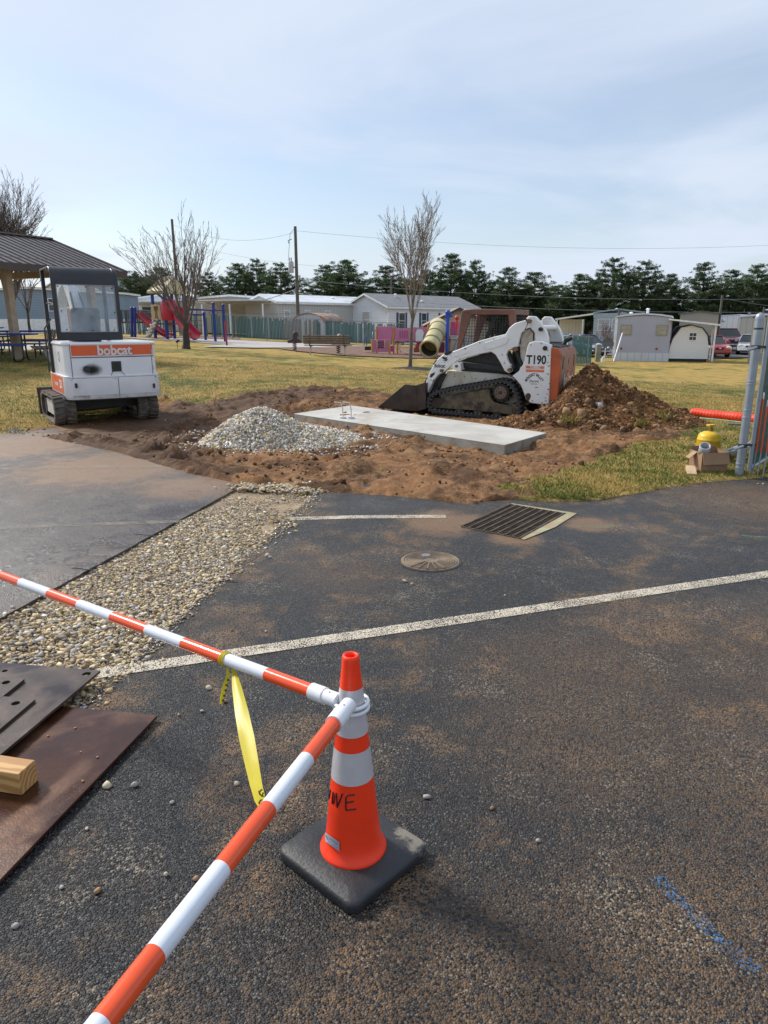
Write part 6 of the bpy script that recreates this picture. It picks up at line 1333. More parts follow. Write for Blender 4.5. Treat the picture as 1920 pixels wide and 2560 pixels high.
# home with carport awning between playground and grey home
p = ground_at(520, 62); h3, rf = home('mobile_home', 'tan mobile home with white carport roof right of the climbing tower', 'mobile home', p + Vector((-2.5, 0, 0)), R(-14), 10, 4.2, 2.7, 3.05, sidT, mat('roof_tan', (0.42, 0.38, 0.32), 0.7), trimW)
b = MB(); b.box((6.6, -1.7, 2.42), (5.6, 3.2, 0.10), rotm(-5, 0, 0)); b.build('carport_roof', roofW, h3)
for x in (4.0, 6.4, 9.2): MB().bx(x, x + 0.1, -3.2, -3.1, 0, 2.28).build('carport_post', trimW, h3)
window(h3, 1.3, 1.1, 0.8, 1.0, 0, 'f', blind, trimW); window(h3, 7.0, 0.9, 1.0, 1.1, 0, 'f', glassD, trimW); MB().bx(8.3, 9.2, -0.05, 0, 0.2, 2.2).build('door', glassD, h3)
# long white home behind the tower, and blue grey home at far left
p = ground_at(285, 70); h4, rf = home('mobile_home', 'long white mobile home with dark grey roof behind the climbing tower', 'mobile home', p, R(-6), 11.0, 4.5, 2.7, 3.35, sidW, roofG, trimW)
for x in (1.2, 3.6, 8.6): window(h4, x, 1.2, 0.9, 1.0, 0, 'f', glassD, trimW)
b = MB(); b.box((5.5, -1.2, 2.5), (5.2, 2.4, 0.1), rotm(-6, 0, 0)); b.build('porch_roof', roofW, h4); [MB().bx(x, x + 0.1, -2.35, -2.25, 0, 2.4).build('porch_post', trimW, h4) for x in (3.1, 5.4, 7.9)]
p = ground_at(30, 58); h5, rf = home('mobile_home', 'blue grey mobile home with white band seen under the pavilion roof', 'mobile home', p + Vector((-6, 0, 0.3)), R(4), 15, 4.2, 2.75, 3.15, siding('siding_blue', (0.22, 0.30, 0.40), 0.2), mat('roof_brown', (0.14, 0.10, 0.09), 0.8), trimW, trimW, 0.15, 0.75)
for x in (4.5, 9.5): window(h5, x, 1.4, 0.9, 0.9, 0, 'f', glassD, trimW)
# dark roofed houses far away
for i, (px, Y, wd_, lab) in enumerate(((120, 105, 9, 'white house with dark roof far behind the pavilion post'), (252, 112, 9, 'white house with dark gabled roof showing right of the excavator cab'), (775, 125, 12, 'far house with brown roof between the pines left of the white house'))):
    p = ground_at(px, Y); hh_, rf = home('far_house', lab, 'house', p, R(-10), wd_, 8, 5.2, 7.6 if i < 2 else 6.8, sidW if i < 2 else sidT, roofD if i < 2 else mat('shingle_brown', (0.10, 0.075, 0.065), 0.9), trimW, None, 0.35)
    for x in (2.0, 4.6, 7.0): window(hh_, x, 3.2, 0.9, 1.3, 0, 'f', glassD, trimW)
# ---- right hand side homes
lav = mat('siding_lavender', (0.40, 0.41, 0.48), 0.55, 0, 0.05, 1.0)
Yl = 46.5; pl_, pr_ = at(1532, 897, Yl), at(1668, 900, Yl); Wl = (pr_.x - pl_.x) * 0.94
hl = empty('mobile_home', (pl_.x, Yl, gz(pl_.x, Yl)), R(-20), 'lavender grey end of a mobile home with two tan windows and white skirting', 'mobile home')
b = MB(); he = 2.62; b.prism([(0, 0.45), (Wl, 0.45), (Wl, he)] + [(Wl * (1 - t), he + 0.16 * math.sin(math.pi * t)) for t in (0.2, 0.5, 0.8)] + [(0, he)], 0, 16, 'xz'); b.build('wall', lav, hl)
b = MB(); P = [(-0.08, he - 0.05)] + [(Wl * t, he + 0.02 + 0.18 * math.sin(math.pi * t)) for t in (0.0, 0.2, 0.5, 0.8, 1.0)] + [(Wl + 0.08, he - 0.05)]; b.prism(P + [(x, z + 0.10) for x, z in reversed(P)], -0.10, 16.1, 'xz'); rl_ = b.build('roof', roofW, hl)
vent(rl_, Wl * 0.56, 1.2, he + 0.25); vent(rl_, Wl * 0.25, 2.5, he + 0.2, None, 0.12)
MB().bx(-0.05, 0.12, -0.05, -0.004, 0.0, he).build('corner_trim', trimW, hl); MB().bx(-0.03, Wl + 0.03, -0.03, 16, -0.25, 0.46).build('skirting', siding('skirting_white', (0.60, 0.62, 0.66), 0.42, True, 0.2), hl)
tanw = mat('window_tan', (0.30, 0.26, 0.18), 0.5); blT = mat('blind_tan', (0.36, 0.33, 0.26), 0.5)
window(hl, Wl * 0.20, 1.62, 0.56, 0.52, 0, 'f', blT, tanw); window(hl, Wl * 0.845, 1.60, 0.56, 0.52, 0, 'f', blT, tanw)
for x in (0.14, 0.78): MB().lathe([(0.001, 0.05), (0.05, 0.05), (0.07, 0.02), (0.07, 0)], 14, (Wl * x, -0.002, 0.72), Matrix.Rotation(R(90), 3, 'X')).build('red_reflector', mat('red_round', (0.30, 0.02, 0.025), 0.4), hl)
b = MB(); b.box((Wl + 1.3, 0.9, 2.36), (3.0, 2.4, 0.10), rotm(0, 6.5, 0)); b.build('carport_roof', trimW, hl); [MB().bx(Wl + 2.5, Wl + 2.6, y, y + 0.1, 0, 2.2).build('carport_post', trimW, hl) for y in (-0.1, 1.9)]
MB().bx(Wl + 0.02, Wl + 0.06, 0.3, 2.0, 0.3, 2.4).build('side_panel', lav, hl)
# gambrel shed
Ys = 45.6; sl0, sr0 = at(1671, 899, Ys), at(1761, 899, Ys); Ws = sr0.x - sl0.x
gs = empty('gambrel_shed', (sl0.x, Ys, gz(sl0.x, Ys)), R(-16), 'white barn shaped garden shed beside the lavender mobile home', 'shed')
gam = [(0.0, 0.12), (Ws, 0.12), (Ws, 0.75), (Ws * 0.93, 1.55), (Ws * 0.78, 1.98), (Ws * 0.50, 2.16), (Ws * 0.24, 2.02), (Ws * 0.06, 1.35), (0.0, 0.75)]
MB().prism(gam, 0, 3.0, 'xz').build('wall', siding('siding_lap_white', (0.80, 0.80, 0.81), 0.12, False, 0.05), gs)
b = MB(); up = gam[3:8]; up = [(Ws + 0.05, 0.95)] + up + [(-0.05, 0.95)]; b.prism([(x, z + 0.015) for x, z in up] + [((x - Ws / 2) * 1.05 + Ws / 2, z + 0.06) for x, z in reversed(up)], -0.06, 3.06, 'xz'); b.build('roof', roofD, gs)
w_ = window(gs, Ws * 0.56, 1.28, 0.38, 0.42, 0, 'f', glassD, trimW); MB().bx(Ws * 0.56 - 0.012, Ws * 0.56 + 0.012, -0.05, -0.047, 1.28, 1.70).build('muntin', trimW, w_)
MB().bx(0.05, Ws - 0.05, 0.1, 2.9, -0.2, 0.12).build('base', blackM, gs)
# homes further right / behind
p = at(1480, 860, 66); h6 = empty('mobile_home', (p.x, 66, gz(p.x, 66)), R(-18), 'pale green grey mobile home end with a wide bay of three windows', 'mobile home'); W6 = 4.2
MB().bx(0, W6, 0, 12, 0, 3.15).build('wall', siding('siding_mint', (0.42, 0.48, 0.49), 0.3), h6); b = MB(); P = [(-0.1, 3.12), (W6 * .5, 3.42), (W6 + 0.1, 3.12)]; b.prism(P + [(x, z + 0.12) for x, z in reversed(P)], -0.15, 12.1, 'xz'); r6 = b.build('roof', mat('roof_mint', (0.30, 0.36, 0.36), 0.6), h6)
MB().bx(-0.05, W6 + 0.05, -0.06, 0.0, 2.72, 3.13).build('fascia', mat('fascia_mint', (0.36, 0.43, 0.44), 0.6), h6)
for x in (0.9, 2.1, 3.3): window(h6, x, 1.65, 0.95, 0.95, 0, 'f', blind, trimW)
vent(r6, W6 * .45, 2, 3.4, None, 0.12)
b = MB(); b.box((-1.75, 1.2, 2.85), (3.4, 2.6, 0.12), rotm(0, -8, 0)); b.build('porch_roof', trimW, h6); MB().bx(-3.2, -0.9, 2.0, 2.1, 0, 2.6).build('porch_wall', siding('siding_cream', (0.55, 0.54, 0.49), 0.3, True), h6); [MB().bx(x, x + 0.1, -0.05, 0.05, 0, 2.6).build('porch_post', trimW, h6) for x in (-3.3, -1.0)]
p = at(1690, 860, 56); h7, rf = home('mobile_home', 'pale home with green roof behind the white barn shaped shed', 'mobile home', (p.x + 0.1, 56, gz(p.x, 56)), R(-24), 2.7, 9, 2.95, 3.12, sidT, mat('roof_green', (0.12, 0.15, 0.11), 0.7), None, None, 0.15)
p = at(1770, 850, 72); h8, rf = home('mobile_home', 'long white trailer behind the red pickup truck', 'mobile home', (p.x, 72, gz(p.x, 72)), R(-24), 5.2, 9, 2.9, 3.0, siding('siding_bright', (0.64, 0.66, 0.70), 0.5, True), roofW, None, mat('skirt_brown', (0.13, 0.08, 0.06), 0.8), 0.05, 0.9)
p = at(1846, 850, 68); h8b, rf = home('mobile_home', 'cream trailer end behind the silver car', 'mobile home', (p.x, 68, gz(p.x, 68)), R(-27), 4.0, 10, 2.9, 3.05, siding('siding_cream2', (0.58, 0.54, 0.44), 0.5, True), roofW, trimW, None, 0.08)
p = at(1870, 899, 45.0); h9, rf = home('mobile_home', 'cream trailer with brown roof edge at the right behind the gate', 'mobile home', (p.x, 45.0, gz(p.x, 45)), R(-30), 4.2, 12, 2.62, 2.75, siding('siding_cream3', (0.62, 0.58, 0.47), 0.6, True), mat('roof_edge_brown', (0.17, 0.085, 0.06), 0.7), None, mat('skirt_grey', (0.32, 0.31, 0.28), 0.8), 0.06, 0.5)
MB().tube([(0.75, -0.06, 0.55), (0.75, -0.06, 2.6)], 0.03, 6).build('conduit', mat('conduit_green', (0.05, 0.10, 0.07), 0.6), h9)
# ---- slatted chain link fence
slm = NT('fence_slats'); sx3 = slm.n('ShaderNodeSeparateXYZ'); slm.l(slm.coord(), sx3.inputs[0]); slm.set(Base_Color=slm.mix(slm.noise(1.5, 4), (0.022, 0.10, 0.10), (0.05, 0.15, 0.14)), Roughness=0.55); MATS['fence_slats'] = slm.m
slg = mat('slat_weathered', (0.155, 0.155, 0.145), 0.7); rail = mat('fence_rail', (0.30, 0.32, 0.33), 0.5, 0.4)
fA, fB, fC = G(300, 838), G(582, 846), G(1010, 866)
def fence(name, label, A, B, post_gap, slats, hgt=1.62, gap=0.10, miss=0.0, seed=1, wthr=(9, 9)):
    r_ = random.Random(seed); d = B - A; L_ = math.hypot(d.x, d.y); rz = math.atan2(d.y, d.x); f = empty(name, (A.x, A.y, A.z), rz, label, 'fence'); sl_ = (B.z - A.z) / L_
    b = MB(); b.tube([(0, 0, hgt), (L_, 0, hgt + sl_ * L_)], 0.022, 6); b.tube([(0, 0, 0.08), (L_, 0, 0.08 + sl_ * L_)], 0.012, 5); b.build('rail', rail, f)
    x = 0
    while x <= L_ + 0.01: MB().tube([(x, 0, -0.3 + sl_ * x), (x, 0, hgt + 0.04 + sl_ * x)], 0.030, 7).build('post', rail, f); x += post_gap
    b1, b2 = MB(), MB(); x = gap / 2
    while x < L_:
        if r_.random() > miss + (0.35 if 0.9 < fbm(np.array([x * .3]), np.array([1.0]), 1.0, 2, seed)[0] else 0):
            top = hgt - 0.05 - (r_.random() ** 3) * 0.25
            (b2 if wthr[0] < x < wthr[1] else b1).bx(x - gap * 0.38, x + gap * 0.38, -0.006, 0.006, 0.09 + sl_ * x, top + sl_ * x)
        x += gap
    if slats:
        o = b1.build('slats', slm.m, f); o['kind'] = 'stuff'
        if b2.v: o = b2.build('weathered_slats', slg, f); o['kind'] = 'stuff'
    b = MB(); x = 0.0
    while x < L_: b.bar((x, 0.012, 0.1 + sl_ * x), (x, 0.012, hgt + sl_ * x), 0.006); x += 0.24
    o = b.build('chain_link', rail, f); o['kind'] = 'stuff'
    return f
fence('slatted_fence', 'chain link fence with worn green slats between the bench and grey mobile home', fB, fC, 2.4, True, 1.62, 0.10, 0.10, 4, (3.6, 6.0))
fence('slatted_fence', 'chain link fence with green slats behind the climbing tower', fA, fB + Vector((-0.05, 0.05, 0)), 2.4, True, 1.62, 0.10, 0.30, 8)
pA, pB = at(1428, 892, 38.0), at(1478, 890, 38.6)
f3 = fence('green_fence_panel', 'dark green slatted fence panel standing right of the track loader', Vector((pA.x, 38.0, gz(pA.x, 38) - 0.02)), Vector((pB.x, 38.6, gz(pB.x, 38.6) - 0.02)), 1.1, True, 1.5, 0.10, 0.0, 3)
pA2 = at(1400, 892, 41)
fence('slatted_fence', 'green slatted fence running back from the green fence panel', Vector((pA2.x, 46, gz(pA2.x, 46))), Vector((pA.x - 0.1, 38.3, gz(pA.x, 38.3))), 2.4, True, 1.45, 0.10, 0.0, 5)
# ---- vehicles
def car(name, label, cat, loc, rz, col, kind='sedan'):
    """front faces local -y"""
    r = empty(name, loc, rz, label, cat, 'parked cars beyond the lawn'); pm = mat('paint_' + '_'.join(str(int(c * 100)) for c in col), col, 0.25, 0.1, 0.05, 2, None, 0, 80, 0.6)
    pick = kind == 'pickup'; Wd, Ln = (0.98, 5.3) if pick else (0.88, 4.5); z0 = 0.42 if pick else 0.26
    st = [(0.0, 0.80, 0.50, 0.62), (0.12, 0.93, 0.44, 0.72), (0.5, 0.98, 0.40, 0.80), (1.25, 1.0, 0.40, 0.93), (2.4, 1.0, 0.40, 0.95), (3.5, 1.0, 0.40, 0.97), (4.2, 0.97, 0.42, 0.96), (4.5, 0.88, 0.5, 0.85)]
    sc_ = Ln / 4.5; zs = 1.18 if pick else 1.0
    b = MB(); rings = []
    for y, wf, zl, zh in st:
        w_ = Wd * wf; zl2 = z0 + (zl - 0.40) * 0.8; zh2 = zh * zs + (0.10 if pick else 0)
        rings.append([(-w_ * 0.92, y * sc_, zl2), (-w_, y * sc_, zl2 + 0.12), (-w_, y * sc_, zh2 - 0.14), (-w_ * 0.90, y * sc_, zh2), (w_ * 0.90, y * sc_, zh2), (w_, y * sc_, zh2 - 0.14), (w_, y * sc_, zl2 + 0.12), (w_ * 0.92, y * sc_, zl2)])
    b.loft(rings); body = b.build('body', pm, r, smooth=50)
    zb = 0.93 * zs + (0.08 if pick else 0); zt = 1.80 if pick else 1.42
    gy = [(1.15, 0), (1.85, 1), (3.0, 1), (3.9, 0)] if not pick else [(1.45, 0), (2.1, 1), (3.2, 1), (3.45, 0)]
    b = MB(); rings = []
    for y, t in gy:
        w_ = Wd * (0.88 if t == 0 else 0.70); z = zb if t == 0 else zt; rings.append([(-Wd * 0.90, y * sc_, zb - 0.03), (-w_, y * sc_, z), (w_, y * sc_, z), (Wd * 0.90, y * sc_, zb - 0.03)])
    b.loft(rings); b.build('glazing', mat('car_glass', (0.03, 0.04, 0.045), 0.05), r, smooth=30)
    b = MB(); w_ = Wd * 0.72; b.box((0, (gy[1][0] + gy[2][0]) / 2 * sc_, zt + 0.012), (2 * w_, (gy[2][0] - gy[1][0]) * sc_ + 0.12, 0.05)); b.build('roof', pm, r, bevel=0.02)
    for s in (-1, 1):
        MB().bar((s * Wd * 0.89, gy[0][0] * sc_, zb), (s * Wd * 0.71, gy[1][0] * sc_, zt), 0.06, 0.05).build('pillar', pm, r); MB().bar((s * Wd * 0.89, gy[3][0] * sc_, zb), (s * Wd * 0.71, gy[2][0] * sc_, zt), 0.10, 0.06).build('pillar', pm, r); MB().bar((s * Wd * 0.895, 2.5 * sc_, zb), (s * Wd * 0.715, 2.5 * sc_, zt), 0.05, 0.05).build('pillar', pm, r)
    for y in (0.85, 3.65):
        for s in (-1, 1):
            b = MB(); rr_ = 0.37 if pick else 0.31; b.cyl((s * (Wd - 0.20), y * sc_, rr_), (s * (Wd + 0.01), y * sc_, rr_), rr_, 18); wh = b.build('wheel', mat('tyre', (0.015, 0.015, 0.016), 0.8), r, smooth=40); b = MB(); b.cyl((s * (Wd + 0.008), y * sc_, rr_), (s * (Wd + 0.02), y * sc_, rr_), rr_ * 0.6, 14); b.build('rim', mat('rim_alloy', (0.45, 0.46, 0.48), 0.35, 0.8), wh)
    for s in (-1, 1):
        MB().ball((s * Wd * 0.70, 0.10 * sc_, 0.66 * zs + (0.1 if pick else 0)), 0.16, 10, 0, (1.25, 0.7, 0.72 if not pick else 0.6)).build('headlight', mat('headlamp', (0.62, 0.60, 0.55), 0.1), r, smooth=60)
        MB().box((s * (Wd + 0.10), 1.45 * sc_, zb + 0.07), (0.18, 0.10, 0.13)).build('wing_mirror', pm if not pick else mat('mirror_white', (0.6, 0.6, 0.6), 0.3), r, bevel=0.03)
    zg = 0.62 * zs + (0.08 if pick else 0)
    MB().box((0, 0.015, zg), (Wd * (0.62 if not pick else 1.05), 0.16, 0.12 if not pick else 0.2)).build('grille', mat('grille_black', (0.02, 0.02, 0.02), 0.4), r, bevel=0.03)
    MB().ball((0, -0.07, zg), 0.07, 8, 0, (1.3, 0.3, 0.6)).build('badge', mat('badge_chrome', (0.6, 0.6, 0.62), 0.15, 1.0), r)
    MB().box((0, -0.02, z0 + 0.10), (Wd * 1.72, 0.18, 0.16)).build('bumper', pm if not pick else mat('bumper_chrome', (0.5, 0.5, 0.52), 0.2, 0.9), r, bevel=0.05)
    MB().box((0, -0.04, z0 - 0.01), (Wd * 1.2, 0.12, 0.07)).build('air_dam', mat('grille_black', (0.02, 0.02, 0.02), 0.4), r)
    return r
def cpos(px, py, Y): p = at(px, py, Y); return Vector((p.x, Y, gz(p.x, Y) + 0.01))
car('parked_car', 'red sedan facing the lawn right of the white shed', 'car', cpos(1797, 893, 49), R(-8), (0.30, 0.015, 0.03))
car('pickup_truck', 'dark red pickup truck parked behind the red sedan', 'pickup truck', cpos(1836, 876, 60), R(-10), (0.24, 0.012, 0.025), 'pickup')
car('parked_car', 'silver car half hidden by the cream trailer at right', 'car', cpos(1872, 882, 53), R(-28), (0.50, 0.53, 0.57))
car('parked_car', 'dark blue car behind the satellite dish', 'car', cpos(1504, 882, 50.5), R(18), (0.03, 0.055, 0.12))
car('parked_car', 'blue car just right of the green fence panel', 'car', cpos(1474, 880, 53), R(16), (0.03, 0.09, 0.26))
# ---- utility things by the lavender home
p = at(1490, 892, 43); ped = empty('utility_pedestal', (p.x + 0.1, 43, gz(p.x, 43)), 0, 'weathered grey green utility pedestal right of the green fence panel', 'utility box'); MB().box((0, 0, 0.5), (0.28, 0.26, 1.0)).build('cabinet', mat('pedestal_grey', (0.22, 0.23, 0.18), 0.6, 0, 0.2, 3, ((0.4, 0.4, 0.36), 0.4, 2)), ped, bevel=0.04); MB().lathe([(0.16, 0.98), (0.15, 1.04), (0.08, 1.08), (0.001, 1.09)], 14).build('cap', mat('pedestal_cap', (0.48, 0.48, 0.46), 0.5), ped, smooth=40)
p = at(1512, 893, 45); ds = empty('satellite_dish', (p.x, 45, gz(p.x, 45)), 0, 'dark grey satellite dish on a pipe left of the lavender mobile home', 'satellite dish')
MB().tube([(0, 0, 0), (0, 0, 0.85)], 0.03, 8).build('mast', trimW, ds); b = MB(); b.lathe([(0.001, 0.0), (0.2, 0.02), (0.36, 0.07), (0.42, 0.11), (0.41, 0.12), (0.35, 0.085), (0.001, 0.02)], 24, (0.05, -0.08, 1.05), rotm(72, 0, 14) @ Matrix.Diagonal((1.0, 0.8, 1))); b.build('reflector', mat('dish_grey', (0.10, 0.105, 0.11), 0.5), ds, smooth=40)
b = MB(); b.tube([(-0.05, -0.1, 0.78), (0, -0.55, 0.82)], 0.018, 6); b.box((0, -0.56, 0.85), (0.10, 0.08, 0.09)); b.tube([(-0.25, 0, 0.0), (0, 0, 0.45), (0.3, 0.05, 0.0)], 0.014, 6); b.tube([(-0.2, 0, 0.6), (0.6, 0, 0.6)], 0.02, 6); b.build('feed_arm', trimW, ds)
b = MB(); b.lathe([(0.001, 0.30), (0.08, 0.28), (0.09, 0.22), (0.09, 0)], 14); o = b.build('pipe_bollard', trimW, smooth=40); p = at(1508, 893, 43.5); o.location = (p.x, 43.5, gz(p.x, 43.5)); tag(o, 'short white pipe stub standing in the grass below the dish', 'pipe')
p0, p1 = at(1534, 903, 44.5), at(1556, 833, 46.0); o = MB().tube([(0, 0, 0), p1 - Vector((p0.x, 44.5, gz(p0.x, 44.5)))], 0.04, 10).build('leaning_pipe', trimW, smooth=40); o.location = (p0.x, 44.5, gz(p0.x, 44.5)); tag(o, 'white pipe leaning against the lavender mobile home', 'pipe')
MB_ = MB(); MB_.ball((0, 0, 0.18), 0.17, 10, 0, (1, 1, 0.9)); o = MB_.build('white_bucket', trimW, smooth=60); p = at(1888, 912, 38); o.location = (p.x, 38, gz(p.x, 38)); tag(o, 'white rounded pot on the lawn below the cream trailer', 'pot')
# ---- benches
benchW = mat('bench_wood', (0.14, 0.105, 0.085), 0.75, 0, 0.25, 4); benchS = mat('bench_frame', (0.085, 0.10, 0.10), 0.5, 0.4); benchL = mat('bench_leg', (0.40, 0.40, 0.38), 0.5, 0.3)
def bench(loc, rz, label, L_=2.3):
    r = empty('park_bench', loc, rz, label, 'bench', 'park benches')
    for k in range(4): MB().box((0, 0.20 + 0.035 * k, 0.56 + 0.105 * k), (L_, 0.035, 0.09), rotm(-16, 0, 0)).build('back_slat', benchW, r)
    for k in range(4): MB().box((0, -0.28 + 0.12 * k, 0.45), (L_, 0.10, 0.035)).build('seat_slat', benchW, r)
    for s in (-1, 1):
        x = s * (L_ / 2 - 0.30); b = MB(); b.bar((x, -0.3, 0.42), (x, 0.2, 0.42), 0.05, 0.05); b.bar((x, 0.17, 0.42), (x, 0.31, 0.95), 0.05, 0.05, (1, 0, 0)); b.build('back_frame', benchS, r); b = MB(); b.bar((x, 0.0, 0.42), (x, 0.14, 0.0), 0.07, 0.06, (1, 0, 0)); b.build('leg', benchL, r)
    return r
bpn = G(820, 887); bench((bpn.x, bpn.y, bpn.z), R(170), 'weathered slat bench on the mulch in front of the fence')
bench(at(110, 876, 21.5) * 1.0 if False else Vector((at(112, 880, 21).x, 21.0, gz(at(112, 880, 21).x, 21) + 0.03)), R(-62), 'wooden slat bench seen end on left of the excavator', 1.8)
# ---- spring riders
for i, (px, py, Y) in enumerate(((737, 877, 37.5), (846, 880, 37.0))):
    p = at(px, py, Y); r = empty('spring_rider', (p.x, Y, gz(p.x, Y)), R(20 * i), ['spring rider toy left of the bench', 'spring rider toy seen behind the bench seat'][i], 'spring rider', 'spring riders')
    b = MB(); b.tube([(0.10 * math.cos(a), 0.10 * math.sin(a), 0.03 * a / 2) for a in np.linspace(0, 8 * math.pi, 40)], 0.02, 6); b.build('spring', blackM, r); b = MB(); b.prism([(-0.35, 0.38), (0.35, 0.38), (0.38, 0.5), (0.15, 0.62), (0.22, 0.9), (0.05, 0.98), (-0.08, 0.85), (-0.10, 0.60), (-0.38, 0.52)], -0.1, 0.1, 'xz'); b.build('seat', mat('rider_dark', (0.05, 0.035, 0.04), 0.5) if i == 0 else mat('rider_tan', (0.35, 0.26, 0.2), 0.5), r, bevel=0.03); b = MB(); b.bar((0.02, -0.25, 0.82), (0.02, 0.25, 0.82), 0.04); b.bar((0, -0.28, 0.40), (0, 0.28, 0.40), 0.05); b.build('handlebar', mat('rider_red', (0.30, 0.03, 0.03), 0.4), r)
# ---- climbing tower (left playground)
pblue = mat('play_blue', (0.015, 0.035, 0.22), 0.35); pred = mat('play_red', (0.42, 0.018, 0.05), 0.3); ptan = mat('play_tan', (0.50, 0.40, 0.24), 0.5); pmet = mat('play_metal', (0.10, 0.085, 0.085), 0.5); rock = mat('climb_rock', (0.50, 0.46, 0.38), 0.7, 0, 0.25, 8)
YT = 45.0; tb_ = at(405, 843, YT); TO = Vector((tb_.x, YT, gz(tb_.x, YT))); tw_ = empty('climbing_tower', TO, 0, 'blue posted play tower with tan peaked roof and red slides', 'playground')
def T(px, py, dy=0.0): p = at(px, py, YT + dy); return p - TO
hx = T(377, 700).x, T(411, 700).x
sq = [(hx[0], 0.0), (hx[1], -0.3), (hx[1] + 0.85, 0.9), (hx[0] + 0.85, 1.2)]
zroof = T(400, 727).z
for x, y in sq: b = MB(); b.tube([(x, y, -0.2), (x, y, zroof)], 0.10, 10); b.build('post', pblue, tw_, smooth=50)
b = MB(); c_ = Vector((sum(p[0] for p in sq) / 4, sum(p[1] for p in sq) / 4)); ridge = [Vector((c_.x - 0.30, c_.y, zroof + 0.85)), Vector((c_.x + 0.40, c_.y + 0.1, zroof + 0.85))]; ev = [Vector((c_.x + (x - c_.x) * 1.32, c_.y + (y - c_.y) * 1.32, zroof - 0.02)) for x, y in sq]
b.add([*ev, *ridge, *[v - Vector((0, 0, 0.14)) for v in ev]], [(0, 1, 5, 4), (1, 2, 5), (2, 3, 4, 5), (3, 0, 4), (0, 6, 7, 1), (1, 7, 8, 2), (2, 8, 9, 3), (3, 9, 6, 0), (9, 8, 7, 6)]); b.build('roof', mat('play_roof', (0.47, 0.40, 0.22), 0.6, 0, 0.15, 6), tw_)
zd = T(400, 808).z
b = MB(); b.prism([(x, y) for x, y in sq], zd - 0.08, zd, 'xy'); b.build('deck', pmet, tw_)
a0, a1 = T(380, 800, -0.15), T(402, 762, -0.15); b = MB(); b.bx(a0.x, a1.x, a0.y - 0.05, a0.y, a0.z, a1.z); pn = b.build('climb_panel', ptan, tw_, bevel=0.02); b = MB(); xm = (a0.x + a1.x) / 2; b.prism([(xm - 0.12, a0.z + 0.02), (xm + 0.12, a0.z + 0.02), (xm + 0.07, a0.z + 0.4), (xm + 0.16, a1.z - 0.08), (xm - 0.16, a1.z - 0.08), (xm - 0.07, a0.z + 0.4)], a0.y - 0.056, a0.y - 0.051); b.build('panel_inset', mat('panel_brown', (0.26, 0.14, 0.06), 0.6), pn)
b = MB(); b.lathe([(0.06, 0), (0.10, 0), (0.10, 0.02), (0.06, 0.02)], 16, (xm, a0.y - 0.058, a1.z - 0.20), Matrix.Rotation(R(90), 3, 'X')); b.build('panel_ring', mat('ring_brown', (0.10, 0.04, 0.03), 0.6), pn)
p0, p1 = T(370, 842, -0.8), T(393, 800, -0.1); b = MB(); b.bar(p0, p1, 0.42, 0.10); rr_ = b.build('climb_ramp', mat('ramp_grey', (0.16, 0.15, 0.14), 0.7), tw_)
for k in range(9): q = p0.lerp(p1, (k + 0.5) / 9); o = stones('climb_hold', np.array([[0, 0, 0]]), np.array([0.13]), mat_tint('hold_tint', 0.7), [(0.52, 0.48, 0.40)], 500 + k, rr_, 0.8, 0.25, False); o.location = q + Vector((0.08 * (-1) ** k - 0.04, -0.06, 0.06))
# spiral slide right
SP = [T(415, 775, 0.2), T(432, 778, -0.5), T(447, 792, -0.9), T(455, 812, -1.3), T(466, 828, -1.7), T(478, 840, -2.0), T(488, 845, -2.2)]
def chute(name, path, w_, hgt, m, parent):
    b = MB(); vs_ = []; n = len(path)
    for i, p in enumerate(path):
        t = (path[min(i + 1, n - 1)] - path[max(i - 1, 0)]).normalized(); s = t.cross(Vector((0, 0, 1))).normalized(); u_ = s.cross(t)
        for k in range(9): a = R(180 * k / 8); vs_.append(p + s * (w_ / 2) * math.cos(a) - u_ * hgt * math.sin(a) + u_ * hgt * 0.8)
        for k in range(8, -1, -1): a = R(180 * k / 8); vs_.append(p + s * (w_ / 2 + 0.04) * math.cos(a) - u_ * (hgt + 0.04) * math.sin(a) + u_ * hgt * 0.8)
    m_ = 18; b.add(vs_, [(i * m_ + j, i * m_ + (j + 1) % m_, (i + 1) * m_ + (j + 1) % m_, (i + 1) * m_ + j) for i in range(n - 1) for j in range(m_)]); return b.build(name, m, parent, smooth=60)
def smooth_path(P, k=4):
    out = []
    for i in range(len(P) - 1):
        p0, p1, p2, p3 = P[max(i - 1, 0)], P[i], P[i + 1], P[min(i + 2, len(P) - 1)]
        for j in range(k): t = j / k; out.append(0.5 * ((2 * p1) + (p2 - p0) * t + (2 * p0 - 5 * p1 + 4 * p2 - p3) * t * t + (3 * p1 - p0 - 3 * p2 + p3) * t ** 3))
    return out + [P[-1]]
chute('spiral_slide', smooth_path(SP), 0.75, 0.45, pred, tw_)
q = T(425, 778, -0.1); MB().lathe([(0.50, -0.55), (0.56, -0.3), (0.56, 0.35), (0.45, 0.62), (0.10, 0.75)], 20, q).build('slide_hood', pred, tw_, smooth=50)
chute('straight_slide', smooth_path([T(342, 782, 1.4), T(360, 800, 1.1), T(385, 822, 0.6), T(410, 838, 0.3), T(424, 842, 0.1)]), 0.6, 0.25, pred, tw_)
b = MB(); a0, a1 = T(302, 776, 1.6), T(376, 778, 1.2); b0 = T(302, 806, 1.6)
for k in range(26): q = a0.lerp(a1, k / 25); b.bar((q.x, q.y, b0.z), (q.x, q.y, q.z), 0.025)
b.bar(a0, a1, 0.05); b.bar((a0.x, a0.y, b0.z), (a1.x, a1.y, b0.z), 0.08, 0.10); b.build('bridge_rail', pmet, tw_)
